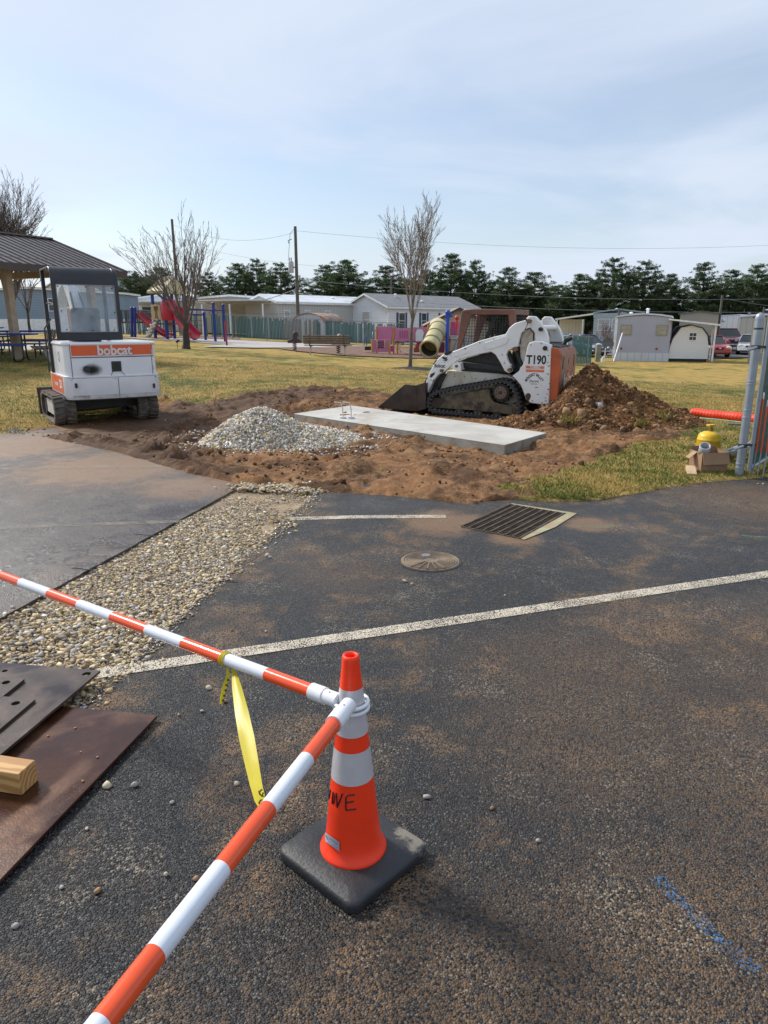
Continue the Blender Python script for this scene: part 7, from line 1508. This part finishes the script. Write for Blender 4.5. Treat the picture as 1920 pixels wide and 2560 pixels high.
for px in (329, 337): q = T(px, 840, 0.9); q1 = T(px, 771, 0.9); b = MB(); b.tube([(q.x, q.y, -0.1), (q1.x, q1.y, q1.z)], 0.09, 10); b.ball((q1.x, q1.y, q1.z), 0.10, 8); b.build('post', pblue, tw_, smooth=50)
b = MB(); q0, q1 = T(413, 825, 0.6), T(430, 800, 0.6); b.bx(q0.x, q1.x, q0.y - 0.04, q0.y, q0.z, q1.z); b.build('game_panel', ptan, tw_)
# monkey bars
mk = empty('monkey_bars', TO + T(535, 846, 0.5) * 1.0, 0, 'blue overhead monkey bars right of the climbing tower', 'monkey bars'); MO = mk.location; MO.z = gz(MO.x, MO.y); mk.location = MO
def M_(px, py, dy=0.0): return at(px, py, YT + dy) - MO
for px, py, dy in ((510, 783, 1.6), (533, 759, 0.2), (558, 763, 0.6)):
    q = M_(px, py, dy); qb = M_(px, 850, dy); b = MB(); b.tube([(q.x, q.y, -0.3), (q.x, q.y, q.z)], 0.085, 10); b.ball((q.x, q.y, q.z), 0.10, 8); b.build('post', pblue, mk, smooth=50)
for (a, c_, d0, d1) in (((465, 774), (558, 776), 1.2, 0.6), ((465, 785), (510, 787), 1.9, 1.6), ((468, 772), (533, 776), 0.6, 0.2)): MB().tube([M_(*a, d0), M_(*c_, d1)], 0.045, 8).build('beam', pblue, mk, smooth=50)
for px in (468, 480, 492, 503): MB().tube([M_(px, 774, 1.0), M_(px, 842, 1.2)], 0.018, 6).build('net_rope', pmet, mk)
for k in range(5): MB().tube([M_(466, 788 + 12 * k, 1.0), M_(506, 789 + 12 * k, 1.2)], 0.016, 6).build('net_rope', pmet, mk)
for px in (527, 540): b = MB(); q = M_(px, 782, 0.4); b.tube([q + Vector((0.10 * math.cos(a), 0, 0.12 * math.sin(a))) for a in np.linspace(0, 2 * math.pi, 13)[:-1]], 0.018, 6, closed=True); b.bar(q + Vector((0, 0, 0.12)), q + Vector((0, 0, 0.24)), 0.02); b.build('hand_ring', pmet, mk)
p = G(567, 863); o = MB().tube([(0, 0, 0), (-0.02, 0, 1.3)], [0.055, 0.05], 8).build('red_post', mat('post_red', (0.34, 0.03, 0.05), 0.5), smooth=40); o.location = p; tag(o, 'thin red post at the edge of the sidewalk', 'post')
p = G(444, 872); sg = empty('garden_spike_light', p, 0, 'small black spike light in the grass left of the bare tree', 'light'); MB().tube([(0, 0, 0), (0, 0, 0.3)], 0.012, 6).build('spike', blackM, sg); MB().box((0.03, 0, 0.34), (0.16, 0.09, 0.09), rotm(0, -35, 0)).build('head', blackM, sg)
# ---- pink playground (right)
YP = 39.5; pp0 = at(1010, 880, YP); PO = Vector((pp0.x, YP, gz(pp0.x, YP))); pk = empty('play_fort', PO, 0, 'pink panelled play fort with tan tube slide and blue post', 'playground')
def K(zx, zy, dy=0.0): return at(900 + zx / 5.925, 740 + zy / 5.925, YP + dy) - PO
pinkM = mat('play_pink', (0.50, 0.17, 0.30), 0.4, 0, 0.06, 2); magM = mat('play_magenta', (0.42, 0.075, 0.21), 0.4); oraM = mat('play_orange_post', (0.55, 0.26, 0.06), 0.5); plum = mat('play_plum', (0.20, 0.02, 0.07), 0.4)
def panel(name, x0, z0, x1, z1, dy, m, th=0.06, parent=pk):
    a, c_ = K(x0, z1, dy), K(x1, z0, dy); b = MB(); b.bx(a.x, c_.x, a.y, a.y + th, a.z, c_.z); return b.build(name, m, parent, bevel=0.015)
panel('panel', 260, 450, 500, 660, 0.9, pinkM); panel('panel', 185, 645, 440, 828, 0.0, pinkM); panel('panel', 450, 735, 505, 825, 0.5, magM)
wv_ = [K(*q, 0.8) for q in [(515, 465), (560, 475), (620, 482), (680, 478), (740, 465), (820, 460), (820, 655), (740, 665), (680, 678), (620, 682), (560, 672), (515, 655)]]; MB().prism([(p.x, p.z) for p in wv_], wv_[0].y, wv_[0].y + 0.06).build('panel', pinkM, pk, bevel=0.012)
for k in range(4): panel('panel_slot', 585 + 35 * k, 515, 603 + 35 * k, 625, 0.78, mat('slot_pink', (0.34, 0.10, 0.20), 0.5), 0.01)
ar = [K(*q, 0.8) for q in [(780, 465), (1005, 465), (1005, 665), (945, 665), (945, 540), (925, 500), (885, 485), (845, 500), (825, 545), (825, 665), (780, 665)]]; MB().prism([(p.x, p.z) for p in ar], ar[0].y + 0.062, ar[0].y + 0.12).build('arch_panel', pinkM, pk)
for x0, zt_, zb2_, dy in ((245, 450, 828, 0.9), (178, 640, 828, -0.02), (437, 645, 832, -0.02), (497, 448, 828, 0.85), (1012, 425, 780, 0.8), (1335, 590, 830, 1.2), (553, 690, 828, 0.9)): a = K(x0, zt_, dy); MB().tube([(a.x, a.y + 0.03, -0.2), (a.x, a.y + 0.03, a.z)], 0.055, 8).build('post', oraM, pk, smooth=50)
lt_ = panel('lattice', 255, 660, 365, 770, -0.03, mat('lattice_dark', (0.10, 0.02, 0.05), 0.5), 0.03)
for x0 in (245, 358): panel('lattice_post', x0, 655, x0 + 16, 775, -0.06, ptan, 0.04)
b = MB()
for k in range(5):
    for j in range(4): a = K(272 + 22 * k + (11 if j % 2 else 0), 675 + 25 * j, -0.045); b.box((a.x, a.y, a.z), (0.055, 0.02, 0.035), rotm(0, 45, 0))
b.build('lattice_beads', pinkM, pk)
panel('panel', 1025, 425, 1280, 630, 0.9, magM); panel('panel', 1340, 380, 1540, 580, 1.3, pinkM); panel('panel', 1335, 380, 1440, 580, 1.25, magM)
panel('deck', 510, 668, 1000, 690, 0.9, pmet, 1.2)
panel('deck', 1010, 640, 1540, 655, 1.0, pmet, 1.2)
for x0, z0, x1, z1, m_ in ((840, 670, 1000, 720, plum), (820, 720, 930, 775, pred), (800, 775, 880, 835, mat('step_brown', (0.22, 0.06, 0.05), 0.5)), (1130, 690, 1255, 840, plum)): panel('step', x0, z0, x1, z1, 0.2, m_, 0.5)
# tube slide
tA, tB = K(1165, 480, 0.6), K(1020, 790, -1.6); n = 14; path = smooth_path([tA + Vector((0.0, 0.9, 0.1)), tA, tA.lerp(tB, 0.5), tB])
rr_ = 0.47; tubeM = mat('tube_tan', (0.47, 0.42, 0.22), 0.45)
b = MB(); b.tube(path, rr_, 24, False); o = b.build('tube_slide', tubeM, pk, smooth=60); s_ = o.modifiers.new('s', 'SOLIDIFY'); s_.thickness = 0.04
for t in (0.05, 0.40, 0.72): c_ = tA.lerp(tB, t); d_ = (tB - tA).normalized(); MB().tube([c_ - d_ * 0.04, c_ + d_ * 0.04], rr_ + 0.035, 24).build('tube_collar', mat('tube_dark', (0.26, 0.22, 0.09), 0.5), o, smooth=30)
b = MB(); d_ = (tB - tA).normalized(); b.tube([tB - d_ * 0.02 + d_ * 0.05 * k for k in range(2)], rr_ + 0.06, 24, False); oo = b.build('tube_rim', tubeM, o, smooth=60); s_ = oo.modifiers.new('s', 'SOLIDIFY'); s_.thickness = 0.10
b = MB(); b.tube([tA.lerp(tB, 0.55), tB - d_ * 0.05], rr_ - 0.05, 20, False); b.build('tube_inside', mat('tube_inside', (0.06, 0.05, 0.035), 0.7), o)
b = MB(); q0, q1 = K(1288, 832, -0.3), K(1312, 260, -0.3); b.tube([(q0.x, q0.y, -0.1), (q0.x, q0.y, q1.z)], 0.095, 12); b.ball((q0.x, q0.y, q1.z + 0.05), 0.15, 10); b.tube([(q0.x - 0.15, q0.y, q1.z - 0.15), (q0.x + 0.25, q0.y, q1.z - 0.1)], 0.07, 8); b.build('blue_post', mat('play_blue_bright', (0.02, 0.07, 0.42), 0.35), pk, smooth=50)
b = MB(); q = K(1435, 390, 0.8); b.tube([(q.x, q.y, q.z - 0.3), (q.x, q.y, q.z + 0.15)], 0.07, 8); b.ball((q.x, q.y, q.z + 0.25), 0.13, 8); b.build('periscope', mat('play_redbright', (0.6, 0.05, 0.03), 0.4), pk, smooth=50)
b = MB()
for (x0, z0, x1, z1) in ((1450, 600, 1380, 800), (1620, 600, 1560, 760)): a, c_ = K(x0, z0, -0.4), K(x1, z1, -0.9); b.tube([c_, a, a + Vector((0.35, 0.1, 0)), a + Vector((0.4, 0.3, -0.8))], 0.03, 8)
b.tube([K(930, 700, 0), K(945, 570, 0), K(985, 560, 0), K(985, 640, 0)], 0.025, 8); b.tube([K(60, 735, 0), K(62, 620, 0), K(80, 600, 0), K(97, 620, 0), K(97, 735, 0)], 0.028, 8); b.tube([K(185, 640, 0.4), K(190, 540, 0.5), K(240, 500, 0.9)], 0.028, 8); b.build('hand_rail', mat('rail_blue', (0.06, 0.10, 0.22), 0.4), pk, smooth=50)
b = MB(); a, c_ = K(70, 770, 0.3), K(175, 740, 0.3); b.bx(a.x, c_.x, a.y, a.y + 0.5, a.z - 0.12, a.z + 0.08); b.build('platform', blackM, pk)
b = MB(); ln_ = [K(600, 700, 0.6), K(570, 760, 0.5), K(610, 828, 0.4)]; b.tube(ln_, 0.05, 6); b.build('climber_loop', ptan, pk, smooth=50)
# tan playhouse behind the fort
p = at(1160, 868, 50); h10, rf = home('playhouse', 'tan sided cabin with dark gable trim behind the tube slide', 'shed', (p.x - 2.6, 50, gz(p.x, 50)), R(0), 4.4, 3.5, 1.75, 2.85, sidT, mat('roof_tan2', (0.28, 0.20, 0.15), 0.8), mat('trim_dark', (0.05, 0.045, 0.045), 0.6), None, 0.2)
# ---- picnic tables and pavilion
tubeB = mat('table_frame', (0.012, 0.013, 0.016), 0.4); topB = mat('table_blue', (0.015, 0.045, 0.25), 0.4)
def picnic(loc, rz, label):
    r = empty('picnic_table', loc, rz, label, 'picnic table', 'blue picnic tables')
    MB().box((0, 0, 0.75), (1.85, 0.75, 0.05)).build('table_top', topB, r, bevel=0.02)
    for s in (-1, 1): MB().box((0, s * 0.72, 0.45), (1.85, 0.27, 0.045)).build('seat', topB, r, bevel=0.02)
    for x in (-0.6, 0.6):
        for s in (-1, 1):
            b = MB(); b.tube(smooth_path([Vector((x, s * 0.78, 0.43)), Vector((x, s * 0.80, 0.06)), Vector((x, s * 0.62, 0.0)), Vector((x, s * 0.2, 0.03)), Vector((x, s * 0.12, 0.3)), Vector((x, s * 0.12, 0.73))], 4), 0.026, 7); b.build('leg', tubeB, r, smooth=50)
    MB().bar((-0.6, 0, 0.45), (0.6, 0, 0.45), 0.04).build('brace', tubeB, r)
    return r
for i, (px, Y, rz) in enumerate(((10, 21.3, 5), (75, 24.5, 8), (-60, 25, 0))):
    p = at(px, 885, Y); picnic(Vector((p.x, Y, gz(p.x, Y) + 0.02)), R(rz), ['blue picnic table with black tube legs nearest at the left edge', 'blue picnic table farther under the pavilion beside the tan post', 'blue picnic table cut off by the left edge under the pavilion'][i])
pv = empty('pavilion', (-8.7, 24.9, 0), math.atan2(0.89, 0.45), 'open picnic pavilion with ribbed grey metal gable roof on tan posts', 'pavilion')
ze, zr_ = 3.30, 4.50; hwv = 3.55; LV = 9.5       # local x toward far end (0 = gable end nearest the excavator side), y to the left
pvm = mat('roof_metal', (0.135, 0.115, 0.105), 0.4, 0.5, 0.08, 2); pvt = mat('pavilion_tan', (0.40, 0.31, 0.22), 0.7); pvf = mat('roof_fascia', (0.075, 0.055, 0.05), 0.6)
for side, (y0, y1) in (('roof', (0.0, hwv)), ('roof', (2 * hwv, hwv))):
    b = MB(); b.add([(0, y0, ze), (-LV, y0, ze), (-LV, y1, zr_), (0, y1, zr_), (0, y0, ze - 0.06), (-LV, y0, ze - 0.06), (-LV, y1, zr_ - 0.06), (0, y1, zr_ - 0.06)], [(0, 1, 2, 3), (7, 6, 5, 4), (0, 4, 5, 1), (1, 5, 6, 2), (2, 6, 7, 3), (3, 7, 4, 0)]); o = b.build('roof', pvm, pv)
    k = 0
    while k * 0.30 <= LV: x = -k * 0.30; MB().bar((x - 0.02, y0, ze + 0.012), (x - 0.02, y1, zr_ + 0.012), 0.035, 0.035).build('standing_seam', pvm, o); k += 1
MB().bar((0.05, hwv, zr_ + 0.03), (-LV - 0.05, hwv, zr_ + 0.03), 0.25, 0.05).build('ridge_cap', pvm, pv)
for y0, y1 in ((0.0, hwv), (2 * hwv, hwv)): MB().bar((0.03, y0, ze - 0.06), (0.03, y1, zr_ - 0.06), 0.05, 0.20).build('rake_board', pvf, pv)
MB().bx(-LV, 0, -0.05, -0.005, ze - 0.20, ze + 0.01).build('eave_board', pvf, pv)
for x in (-0.9, -3.9, -6.9):
    for y in (0.75, 2 * hwv - 0.75):
        wx = Vector((-8.7, 24.9)) + Vector((0.45, 0.89)) * x + Vector((-0.89, 0.45)) * y; zg_ = gz(wx.x, wx.y)
        MB().bx(x - 0.10, x + 0.10, y - 0.10, y + 0.10, zg_, ze + 0.05).build('post', pvt, pv)
    MB().bx(x - 0.08, x + 0.08, 0.3, 2 * hwv - 0.3, ze - 0.16, ze + 0.06).build('tie_beam', pvt, pv)
for y in (0.75, 2 * hwv - 0.75): MB().bx(-LV + 0.1, -0.1, y - 0.09, y + 0.09, ze + 0.06, ze + 0.24).build('plate_beam', pvt, pv)
# small toys behind the excavator window
p = at(182, 850, 44); tt2 = empty('toy_climber', (p.x, 44, gz(p.x, 44)), 0, 'orange toddler climber seen behind the excavator cab post', 'playground toy'); MB().box((0, 0, 0.9), (0.9, 0.5, 1.6)).build('body', mat('toy_orange', (0.55, 0.22, 0.02), 0.5), tt2, bevel=0.25, seg=4); MB().tube([(-0.6, -0.2, 0), (-0.6, -0.2, 1.9), (0.1, -0.2, 2.1), (0.5, -0.2, 1.2)], 0.07, 8).build('hoop', blackM, tt2, smooth=50)
# ---- utility poles and wires
poleM = mat('pole_wood', (0.12, 0.10, 0.085), 0.85, 0, 0.2, 3)
def upole(px, ytop, ybase, Y, label, rb=0.15, extra=None):
    p = at(px, ybase, Y); t = at(px, ytop, Y); r = empty('utility_pole', (p.x, Y, gz(p.x, Y)), 0, label, 'utility pole'); hgt = t.z - gz(p.x, Y)
    MB().tube([(0, 0, -0.3), (0, 0, hgt)], [rb, rb * 0.72], 10).build('shaft', poleM, r, smooth=50); return r, hgt, Vector((p.x, Y, gz(p.x, Y)))
U1, hU1, b1 = upole(452, 548, 850, 64, 'grey utility pole standing behind the bare tree on the left', 0.14)
U2, hU2, b2 = upole(747, 566, 858, 56, 'utility pole with grey transformer can left of the white house', 0.15)
MB().lathe([(0.001, -0.4), (0.19, -0.4), (0.20, -0.35), (0.20, 0.35), (0.17, 0.42), (0.001, 0.44)], 16, (-0.40, -0.1, hU2 - 2.9)).build('transformer', mat('transformer_grey', (0.42, 0.43, 0.43), 0.5), U2, smooth=40)
b = MB()
for dx in (-0.47, -0.35): b.cyl((dx, -0.1, hU2 - 2.5), (dx, -0.1, hU2 - 2.2), 0.03, 6)
b.tube([(-0.30, 0, hU2 - 0.9), (-0.55, -0.1, hU2 - 1.0), (-0.50, -0.1, hU2 - 1.2)], 0.03, 6); b.tube([(0, 0, hU2 - 0.1), (-0.4, 0, hU2 - 0.5), (-0.6, 0, hU2 - 2.4), (-0.4, -0.1, hU2 - 2.3)], 0.015, 5); b.bar((-0.4, 0, hU2 - 2.9), (0, 0, hU2 - 2.9), 0.06); b.build('insulator_set', blackM, U2)
U3, hU3, b3 = upole(978, 690, 850, 82, 'thin far utility pole above the white house roof', 0.12)
U4, hU4, b4 = upole(1790, 738, 870, 60, 'leaning looking utility pole behind the red sedan', 0.12)
MB().ball((0.35, 0, hU4 - 2.0), 0.16, 8).build('lamp_head', trimW, U4)
U5, hU5, b5 = upole(1540, 772, 870, 62, 'short dark utility pole left of the lavender mobile home', 0.10)
U6, hU6, b6 = upole(1898, 768, 860, 80, 'far utility pole at the right edge before the pines', 0.12)
wireM = mat('wire_black', (0.16, 0.165, 0.17), 0.6); wireL = mat('wire_light', (0.35, 0.36, 0.38), 0.5)
def wire(label, p, q, sag, r_=0.008, m=None):
    n = 16; P = [p.lerp(q, i / n) - Vector((0, 0, sag * 4 * (i / n) * (1 - i / n))) for i in range(n + 1)]; o = MB().tube([x - p for x in P], r_, 5).build('power_line', m or wireM); o.location = p; tag(o, label, 'power line', 'overhead lines')
t2 = b2 + Vector((0, 0, hU2)); t1 = b1 + Vector((0, 0, hU1)); t3 = b3 + Vector((0, 0, hU3)); t4 = b4 + Vector((0, 0, hU4))
wire('overhead line from the transformer pole top to the right edge', t2 - Vector((0, 0, .3)), at(2150, 598, 66), 1.0)
wire('overhead line from the transformer pole top to the left pole', t2 - Vector((0, 0, .4)), t1 - Vector((0, 0, .4)), 0.9)
wire('lower overhead line from the left pole past the transformer pole', t1 - Vector((0, 0, 1.7)), at(790, 665, 56), 0.3)
wire('thick pale cable sagging left from the transformer pole', t2 - Vector((0, 0, 4.4)), at(440, 742, 60), 0.9, 0.03, wireL)
wire('thin cable sagging left below the pale cable', t2 - Vector((0, 0, 6.2)), at(440, 745, 60), 0.5, 0.014)
wire('low overhead line crossing in front of the pines on the right', at(750, 735, 64), at(2100, 778, 64), 0.6, 0.014, wireL)
wire('upper overhead line crossing in front of the pines on the right', at(760, 700, 66), at(2100, 742, 66), 0.8, 0.012, wireL)
wire('overhead line at the right from the leaning looking pole', t4 - Vector((0, 0, .2)), at(2100, 770, 55), 0.3, 0.012)
# ================================================================== TREES
barkM = mat('bark_grey', (0.135, 0.112, 0.092), 0.9, 0, 0.25, 6, ((0.09, 0.075, 0.062), 0.4, 4), 0.5, 30); twigM = mat('twig_brown', (0.22, 0.175, 0.145), 0.85, 0, 0.2, 4)
barkD = mat('bark_dark', (0.055, 0.044, 0.038), 0.9, 0, 0.3, 5, ((0.085, 0.10, 0.06), 0.3, 3), 0.5, 30); twigD = mat('twig_dark', (0.125, 0.10, 0.09), 0.85)
def bare_tree(label, loc, trunk_h, r0, limbs, limb_len, ang, seed, bark, twig, kids=(7, 6, 3), bias=0.18, rise=1.0, lean=0.0, leader=True, mulchr=None, minr=0.006, kang=(14, 34), lr=(0.34, 0.52)):
    rd = random.Random(seed); root = empty('bare_tree', loc, 0, label, 'tree'); tb2 = MB(); tm = MB()
    P = []; p = Vector((0, 0, -0.1)); n = 7
    for i in range(n + 1):
        t = i / n; P.append(Vector((lean * t + rd.gauss(0, 0.012), rd.gauss(0, 0.012), -0.1 + (trunk_h + 0.1) * t)))
    tb2.tube(P, [r0 * (1.35 if i == 0 else 1.0 - 0.32 * i / n) for i in range(n + 1)], 12)
    def grow(p, d, L_, r, lvl):
        n = 6 if lvl < 2 else 4; P = [p.copy()]; q = p.copy(); dd = d.copy()
        for i in range(n):
            dd = (dd + Vector((rd.gauss(0, 0.08), rd.gauss(0, 0.08), bias * rise * (0.6 + 0.4 * rd.random())))).normalized(); q = q + dd * (L_ / n); P.append(q.copy())
        rs_ = [max(minr, r * (1 - 0.80 * i / n)) for i in range(n + 1)]
        tm.tube(P, rs_, 6 if lvl == 0 else (4 if lvl == 1 else 3), False)
        if lvl < len(kids):
            k = kids[lvl]
            for j in range(k):
                t = 0.26 + 0.72 * (j + rd.random()) / k; i = min(int(t * n), n - 1); f = t * n - i; c = P[i].lerp(P[i + 1], f); bd = (P[i + 1] - P[i]).normalized()
                ax = Vector((rd.gauss(0, 1), rd.gauss(0, 1), rd.gauss(0, 0.5))); ax = (ax - bd * ax.dot(bd)).normalized(); a = R(rd.uniform(*kang)); nd = bd * math.cos(a) + ax * math.sin(a)
                grow(c, nd, L_ * rd.uniform(0.32, 0.62) * (1.05 - 0.35 * t), max(minr, rs_[i] * 0.6), lvl + 1)
    for k in range(limbs):
        a = 2 * math.pi * (k + rd.random() * 0.6) / limbs; t = rd.uniform(0.55, 1.0); i = min(int(t * n), n - 1) if False else None
        z = trunk_h * (0.62 + 0.38 * (k / max(1, limbs - 1))); th = R(rd.uniform(*ang)); d = Vector((math.cos(a) * math.sin(th), math.sin(a) * math.sin(th), math.cos(th)))
        grow(Vector((lean * z / trunk_h, 0, z)), d, limb_len * rd.uniform(0.8, 1.1), r0 * rd.uniform(*lr), 0)
    if leader: grow(P[-1], Vector((0, 0, 1)), limb_len * 1.05, r0 * lr[1] * 1.15, 0)
    tb2.build('trunk', bark, root, smooth=50); tm.build('crown', twig, root, smooth=60)
    return root
pc3 = G(1024, 921)
bare_tree('slender bare tree with upright vase of twigs behind the track loader', pc3, 2.15, 0.075, 11, 2.9, (3, 15), 8, barkM, twigM, (9, 6, 3), 0.03, 1.0, 0.10, True, None, 0.0042, (10, 26), (0.17, 0.30))
b = MB(); n = 40
b.add([(1.0 * (1 + 0.12 * math.sin(3 * a + 1) + 0.06 * math.sin(7 * a)) * math.cos(a), 0.95 * (1 + 0.10 * math.sin(2 * a)) * math.sin(a), 0) for a in np.linspace(0, 2 * math.pi, n + 1)[:-1]] + [(0, 0, 0.10)], [(i, (i + 1) % n, n) for i in range(n)])
o = b.build('mulch_ring', blackmulch); o.location = (pc3.x, pc3.y, pc3.z - 0.02); tag(o, kind='structure')
pt2 = G(466, 869); bare_tree('wide spreading bare tree with dark trunk before the climbing tower', pt2, 1.15, 0.19, 13, 3.6, (12, 44), 12, barkD, twigD, (8, 4, 2), 0.045, 1.0, 0.05, True, None, 0.006, (10, 30), (0.20, 0.34))
p = at(38, 838, 40); bare_tree('large bare tree behind the pavilion at the left edge', Vector((p.x, 40, gz(p.x, 40) + 0.2)), 1.9, 0.24, 15, 4.4, (4, 18), 21, barkD, twigD, (12, 7, 4), 0.035, 1.0, -0.05, True, None, 0.0065, (10, 30), (0.22, 0.38))
p = at(76, 838, 52); bare_tree('small bare tree behind the pavilion post', Vector((p.x, 52, gz(p.x, 52) + 0.2)), 1.6, 0.10, 6, 2.6, (15, 40), 23, barkD, twigD, (5, 4), 0.07, 1.0, 0.0, True, None, 0.012)
for px, Y, s in ((1500, 58, 1.5),):
    p = at(px, 860, Y); bare_tree('bare shrub below the bay windows of the pale mobile home', Vector((p.x + 0.3, Y, gz(p.x, Y))), 0.3, 0.05, 10, 1.6, (10, 60), 31, barkD, mat('twig_red', (0.17, 0.10, 0.09), 0.9), (7, 5), 0.05, 1.0, 0.0, True, None, 0.010)
# ---- pines
needM = mat_tint('pine_needles', 0.75, 0, 1, 0.3, 0.8, 0.25)
_t = needM.node_tree; _b = _t.nodes['Principled BSDF']; _tl = _t.nodes.new('ShaderNodeBsdfTranslucent'); _ms = _t.nodes.new('ShaderNodeMixShader'); _ms.inputs[0].default_value = 0.4
_t.links.new(_b.inputs['Base Color'].links[0].from_socket, _tl.inputs[0]); _t.links.new(_b.outputs[0], _ms.inputs[1]); _t.links.new(_tl.outputs[0], _ms.inputs[2]); _t.links.new(_ms.outputs[0], _t.nodes['Material Output'].inputs[0])
def pine_mesh(seed, hgt, wd, shape):
    rng = np.random.default_rng(seed); rd = random.Random(seed); trunk = MB(); trunk.tube([(rd.gauss(0, .05), rd.gauss(0, .05), z * hgt) for z in (-0.03, 0.3, 0.6, 0.98)], [0.17, 0.13, 0.08, 0.02], 7)
    C = []; S = []
    nw = 15
    for w_ in range(nw):
        t = 0.10 + 0.88 * w_ / (nw - 1); z = hgt * t
        rad = wd / 2 * (min(1.0, (1 - t) * (1.9 if shape else 2.6)) ** 0.6) * (0.8 + 0.4 * rd.random()) * (0.72 + 0.28 * min(1, t / 0.25)) + 0.15
        nb = 7 if t < 0.85 else 5
        for k in range(nb):
            a = 2 * math.pi * (k + rd.random()) / nb; r_ = rad * rd.uniform(0.65, 1.12); up = rd.uniform(0.10, 0.5) * r_
            e = Vector((math.cos(a) * r_, math.sin(a) * r_, z + up)); trunk.tube([(0, 0, z), (e * 0.5).to_tuple()[:2] + (z + up * 0.35,), e], [0.04, 0.03, 0.01], 3, False)
            m_ = max(6, int(r_ * 9.5))
            for j in range(m_):
                f = 0.25 + 0.78 * (j + rd.random()) / m_; C.append((e.x * f + rd.gauss(0, .14), e.y * f + rd.gauss(0, .14), z + up * f * f + rd.gauss(0.03, .12))); S.append(rd.uniform(0.15, 0.28) * (1.1 - 0.30 * t))
    C = np.array(C); S = np.array(S); nt_ = 24; n = len(C)
    d = rng.normal(size=(n, nt_, 3)); d[..., 2] += 0.45; d /= np.linalg.norm(d, axis=2)[..., None]
    base = C[:, None] + d * S[:, None, None] * 0.15; tip = C[:, None] + d * S[:, None, None] * rng.uniform(0.9, 1.6, (n, nt_, 1)); sd_ = np.cross(d, rng.normal(size=(n, nt_, 3))); sd_ /= np.linalg.norm(sd_, axis=2)[..., None]
    mid = (base * 0.45 + tip * 0.55); wv = sd_ * 0.022
    V = np.stack([base, mid - wv, tip, mid + wv], 2).reshape(-1, 3); F = np.arange(len(V)).reshape(-1, 4)
    pal = np.array([(0.036, 0.062, 0.026), (0.060, 0.098, 0.040), (0.090, 0.132, 0.056), (0.12, 0.160, 0.074), (0.048, 0.076, 0.042)]); cc = pal[rng.integers(0, 5, n)] * rng.uniform(0.8, 1.25, (n, 1)); cc = np.repeat(cc, nt_ * 4, 0)
    return trunk, V, F, cc
protos = []
for i, (hh_, ww_, sh_) in enumerate(((9.6, 5.2, 0), (9.2, 4.6, 1), (8.4, 6.4, 0), (9.8, 4.4, 1))):
    tr_, V, F_, cc = pine_mesh(40 + i, hh_, ww_, sh_); r = empty('pine_tree', (0, 0, 0)); tr_.build('trunk', barkD, r); np_mesh('crown', V, F_, needM, r, cc); protos.append((r, hh_, ww_)); 
pines = [(335, 690, 76, 90), (396, 678, 100, 95), (520, 690, 62, 100), (590, 668, 78, 96), (640, 658, 66, 100), (700, 668, 80, 95), (815, 672, 90, 98), (868, 660, 110, 95), (965, 674, 95, 98), (1070, 690, 80, 98), (1128, 645, 88, 96), (1188, 662, 72, 99), (1272, 678, 80, 96), (1338, 690, 100, 95), (1395, 722, 90, 104), (1232, 712, 80, 105), (1020, 705, 80, 104), (1495, 712, 84, 103), (1452, 694, 88, 96), (1538, 656, 88, 94), (1614, 664, 90, 95), (1678, 694, 66, 97), (1762, 666, 86, 94), (1832, 684, 82, 97), (1896, 672, 92, 93), (1950, 690, 90, 97), (1305, 735, 90, 106), (1650, 735, 90, 108), (1800, 730, 90, 108)]
pines.sort()
first = [True] * 4
order = ['first', 'second', 'third', 'fourth', 'fifth', 'sixth', 'seventh', 'eighth', 'ninth', 'tenth', '11th', '12th', '13th', '14th', '15th', '16th', '17th', '18th', '19th', '20th', '21st', '22nd', '23rd', '24th', '25th', '26th', '27th', '28th', '29th', '30th', '31st', '32nd', '33rd', '34th', '35th']
rd = random.Random(77)
for i, (px, yt, wpx, Y) in enumerate(pines):
    k = rd.randrange(4); r, hh_, ww_ = protos[k]
    if first[k]: o = r; first[k] = False
    else: o = copy_tree(r)
    p = at(px, yt, Y); g_ = gz(p.x, Y); H_ = p.z - g_ + 0.3; Wm = wpx / FPX * Y * 0.965 * 1.5
    o.location = (p.x, Y, g_); o.rotation_euler = (0, 0, rd.uniform(0, 6.28)); o.scale = (Wm / ww_, Wm / ww_, H_ / hh_)
    tag(o, 'dark green pine tree, %s from the left in the row behind the homes' % order[i], 'pine tree', 'pine trees behind the homes')
# distant low wood closing the view between trunks
rng = np.random.default_rng(3); n = 2600; x = rng.uniform(-95, 95, n); y = rng.uniform(112, 126, n); z = rng.uniform(0, 1, n) ** 0.8 * (2.2 + 1.2 * fbm(x, y, 0.08, 3, 5)) ; S = rng.uniform(0.5, 1.1, n)
nt_ = 10; C = np.stack([x, y, gz_np(x, y) + z], 1); d = rng.normal(size=(n, nt_, 3)); d /= np.linalg.norm(d, axis=2)[..., None]; tip = C[:, None] + d * S[:, None, None]; sd_ = np.cross(d, rng.normal(size=(n, nt_, 3))); sd_ /= np.linalg.norm(sd_, axis=2)[..., None]; mid = C[:, None] * 0.45 + tip * 0.55; wv = sd_ * 0.22
V = np.stack([np.repeat(C[:, None], nt_, 1), mid - wv, tip, mid + wv], 2).reshape(-1, 3); pal = np.array([(0.045, 0.048, 0.032), (0.060, 0.050, 0.042), (0.03, 0.045, 0.024)]); cc = np.repeat(pal[rng.integers(0, 3, n)], nt_ * 4, 0)
tag(np_mesh('distant_woods', V, np.arange(len(V)).reshape(-1, 4), needM, None, cc), 'dark thicket closing the view behind the pines', 'woods', kind='stuff')
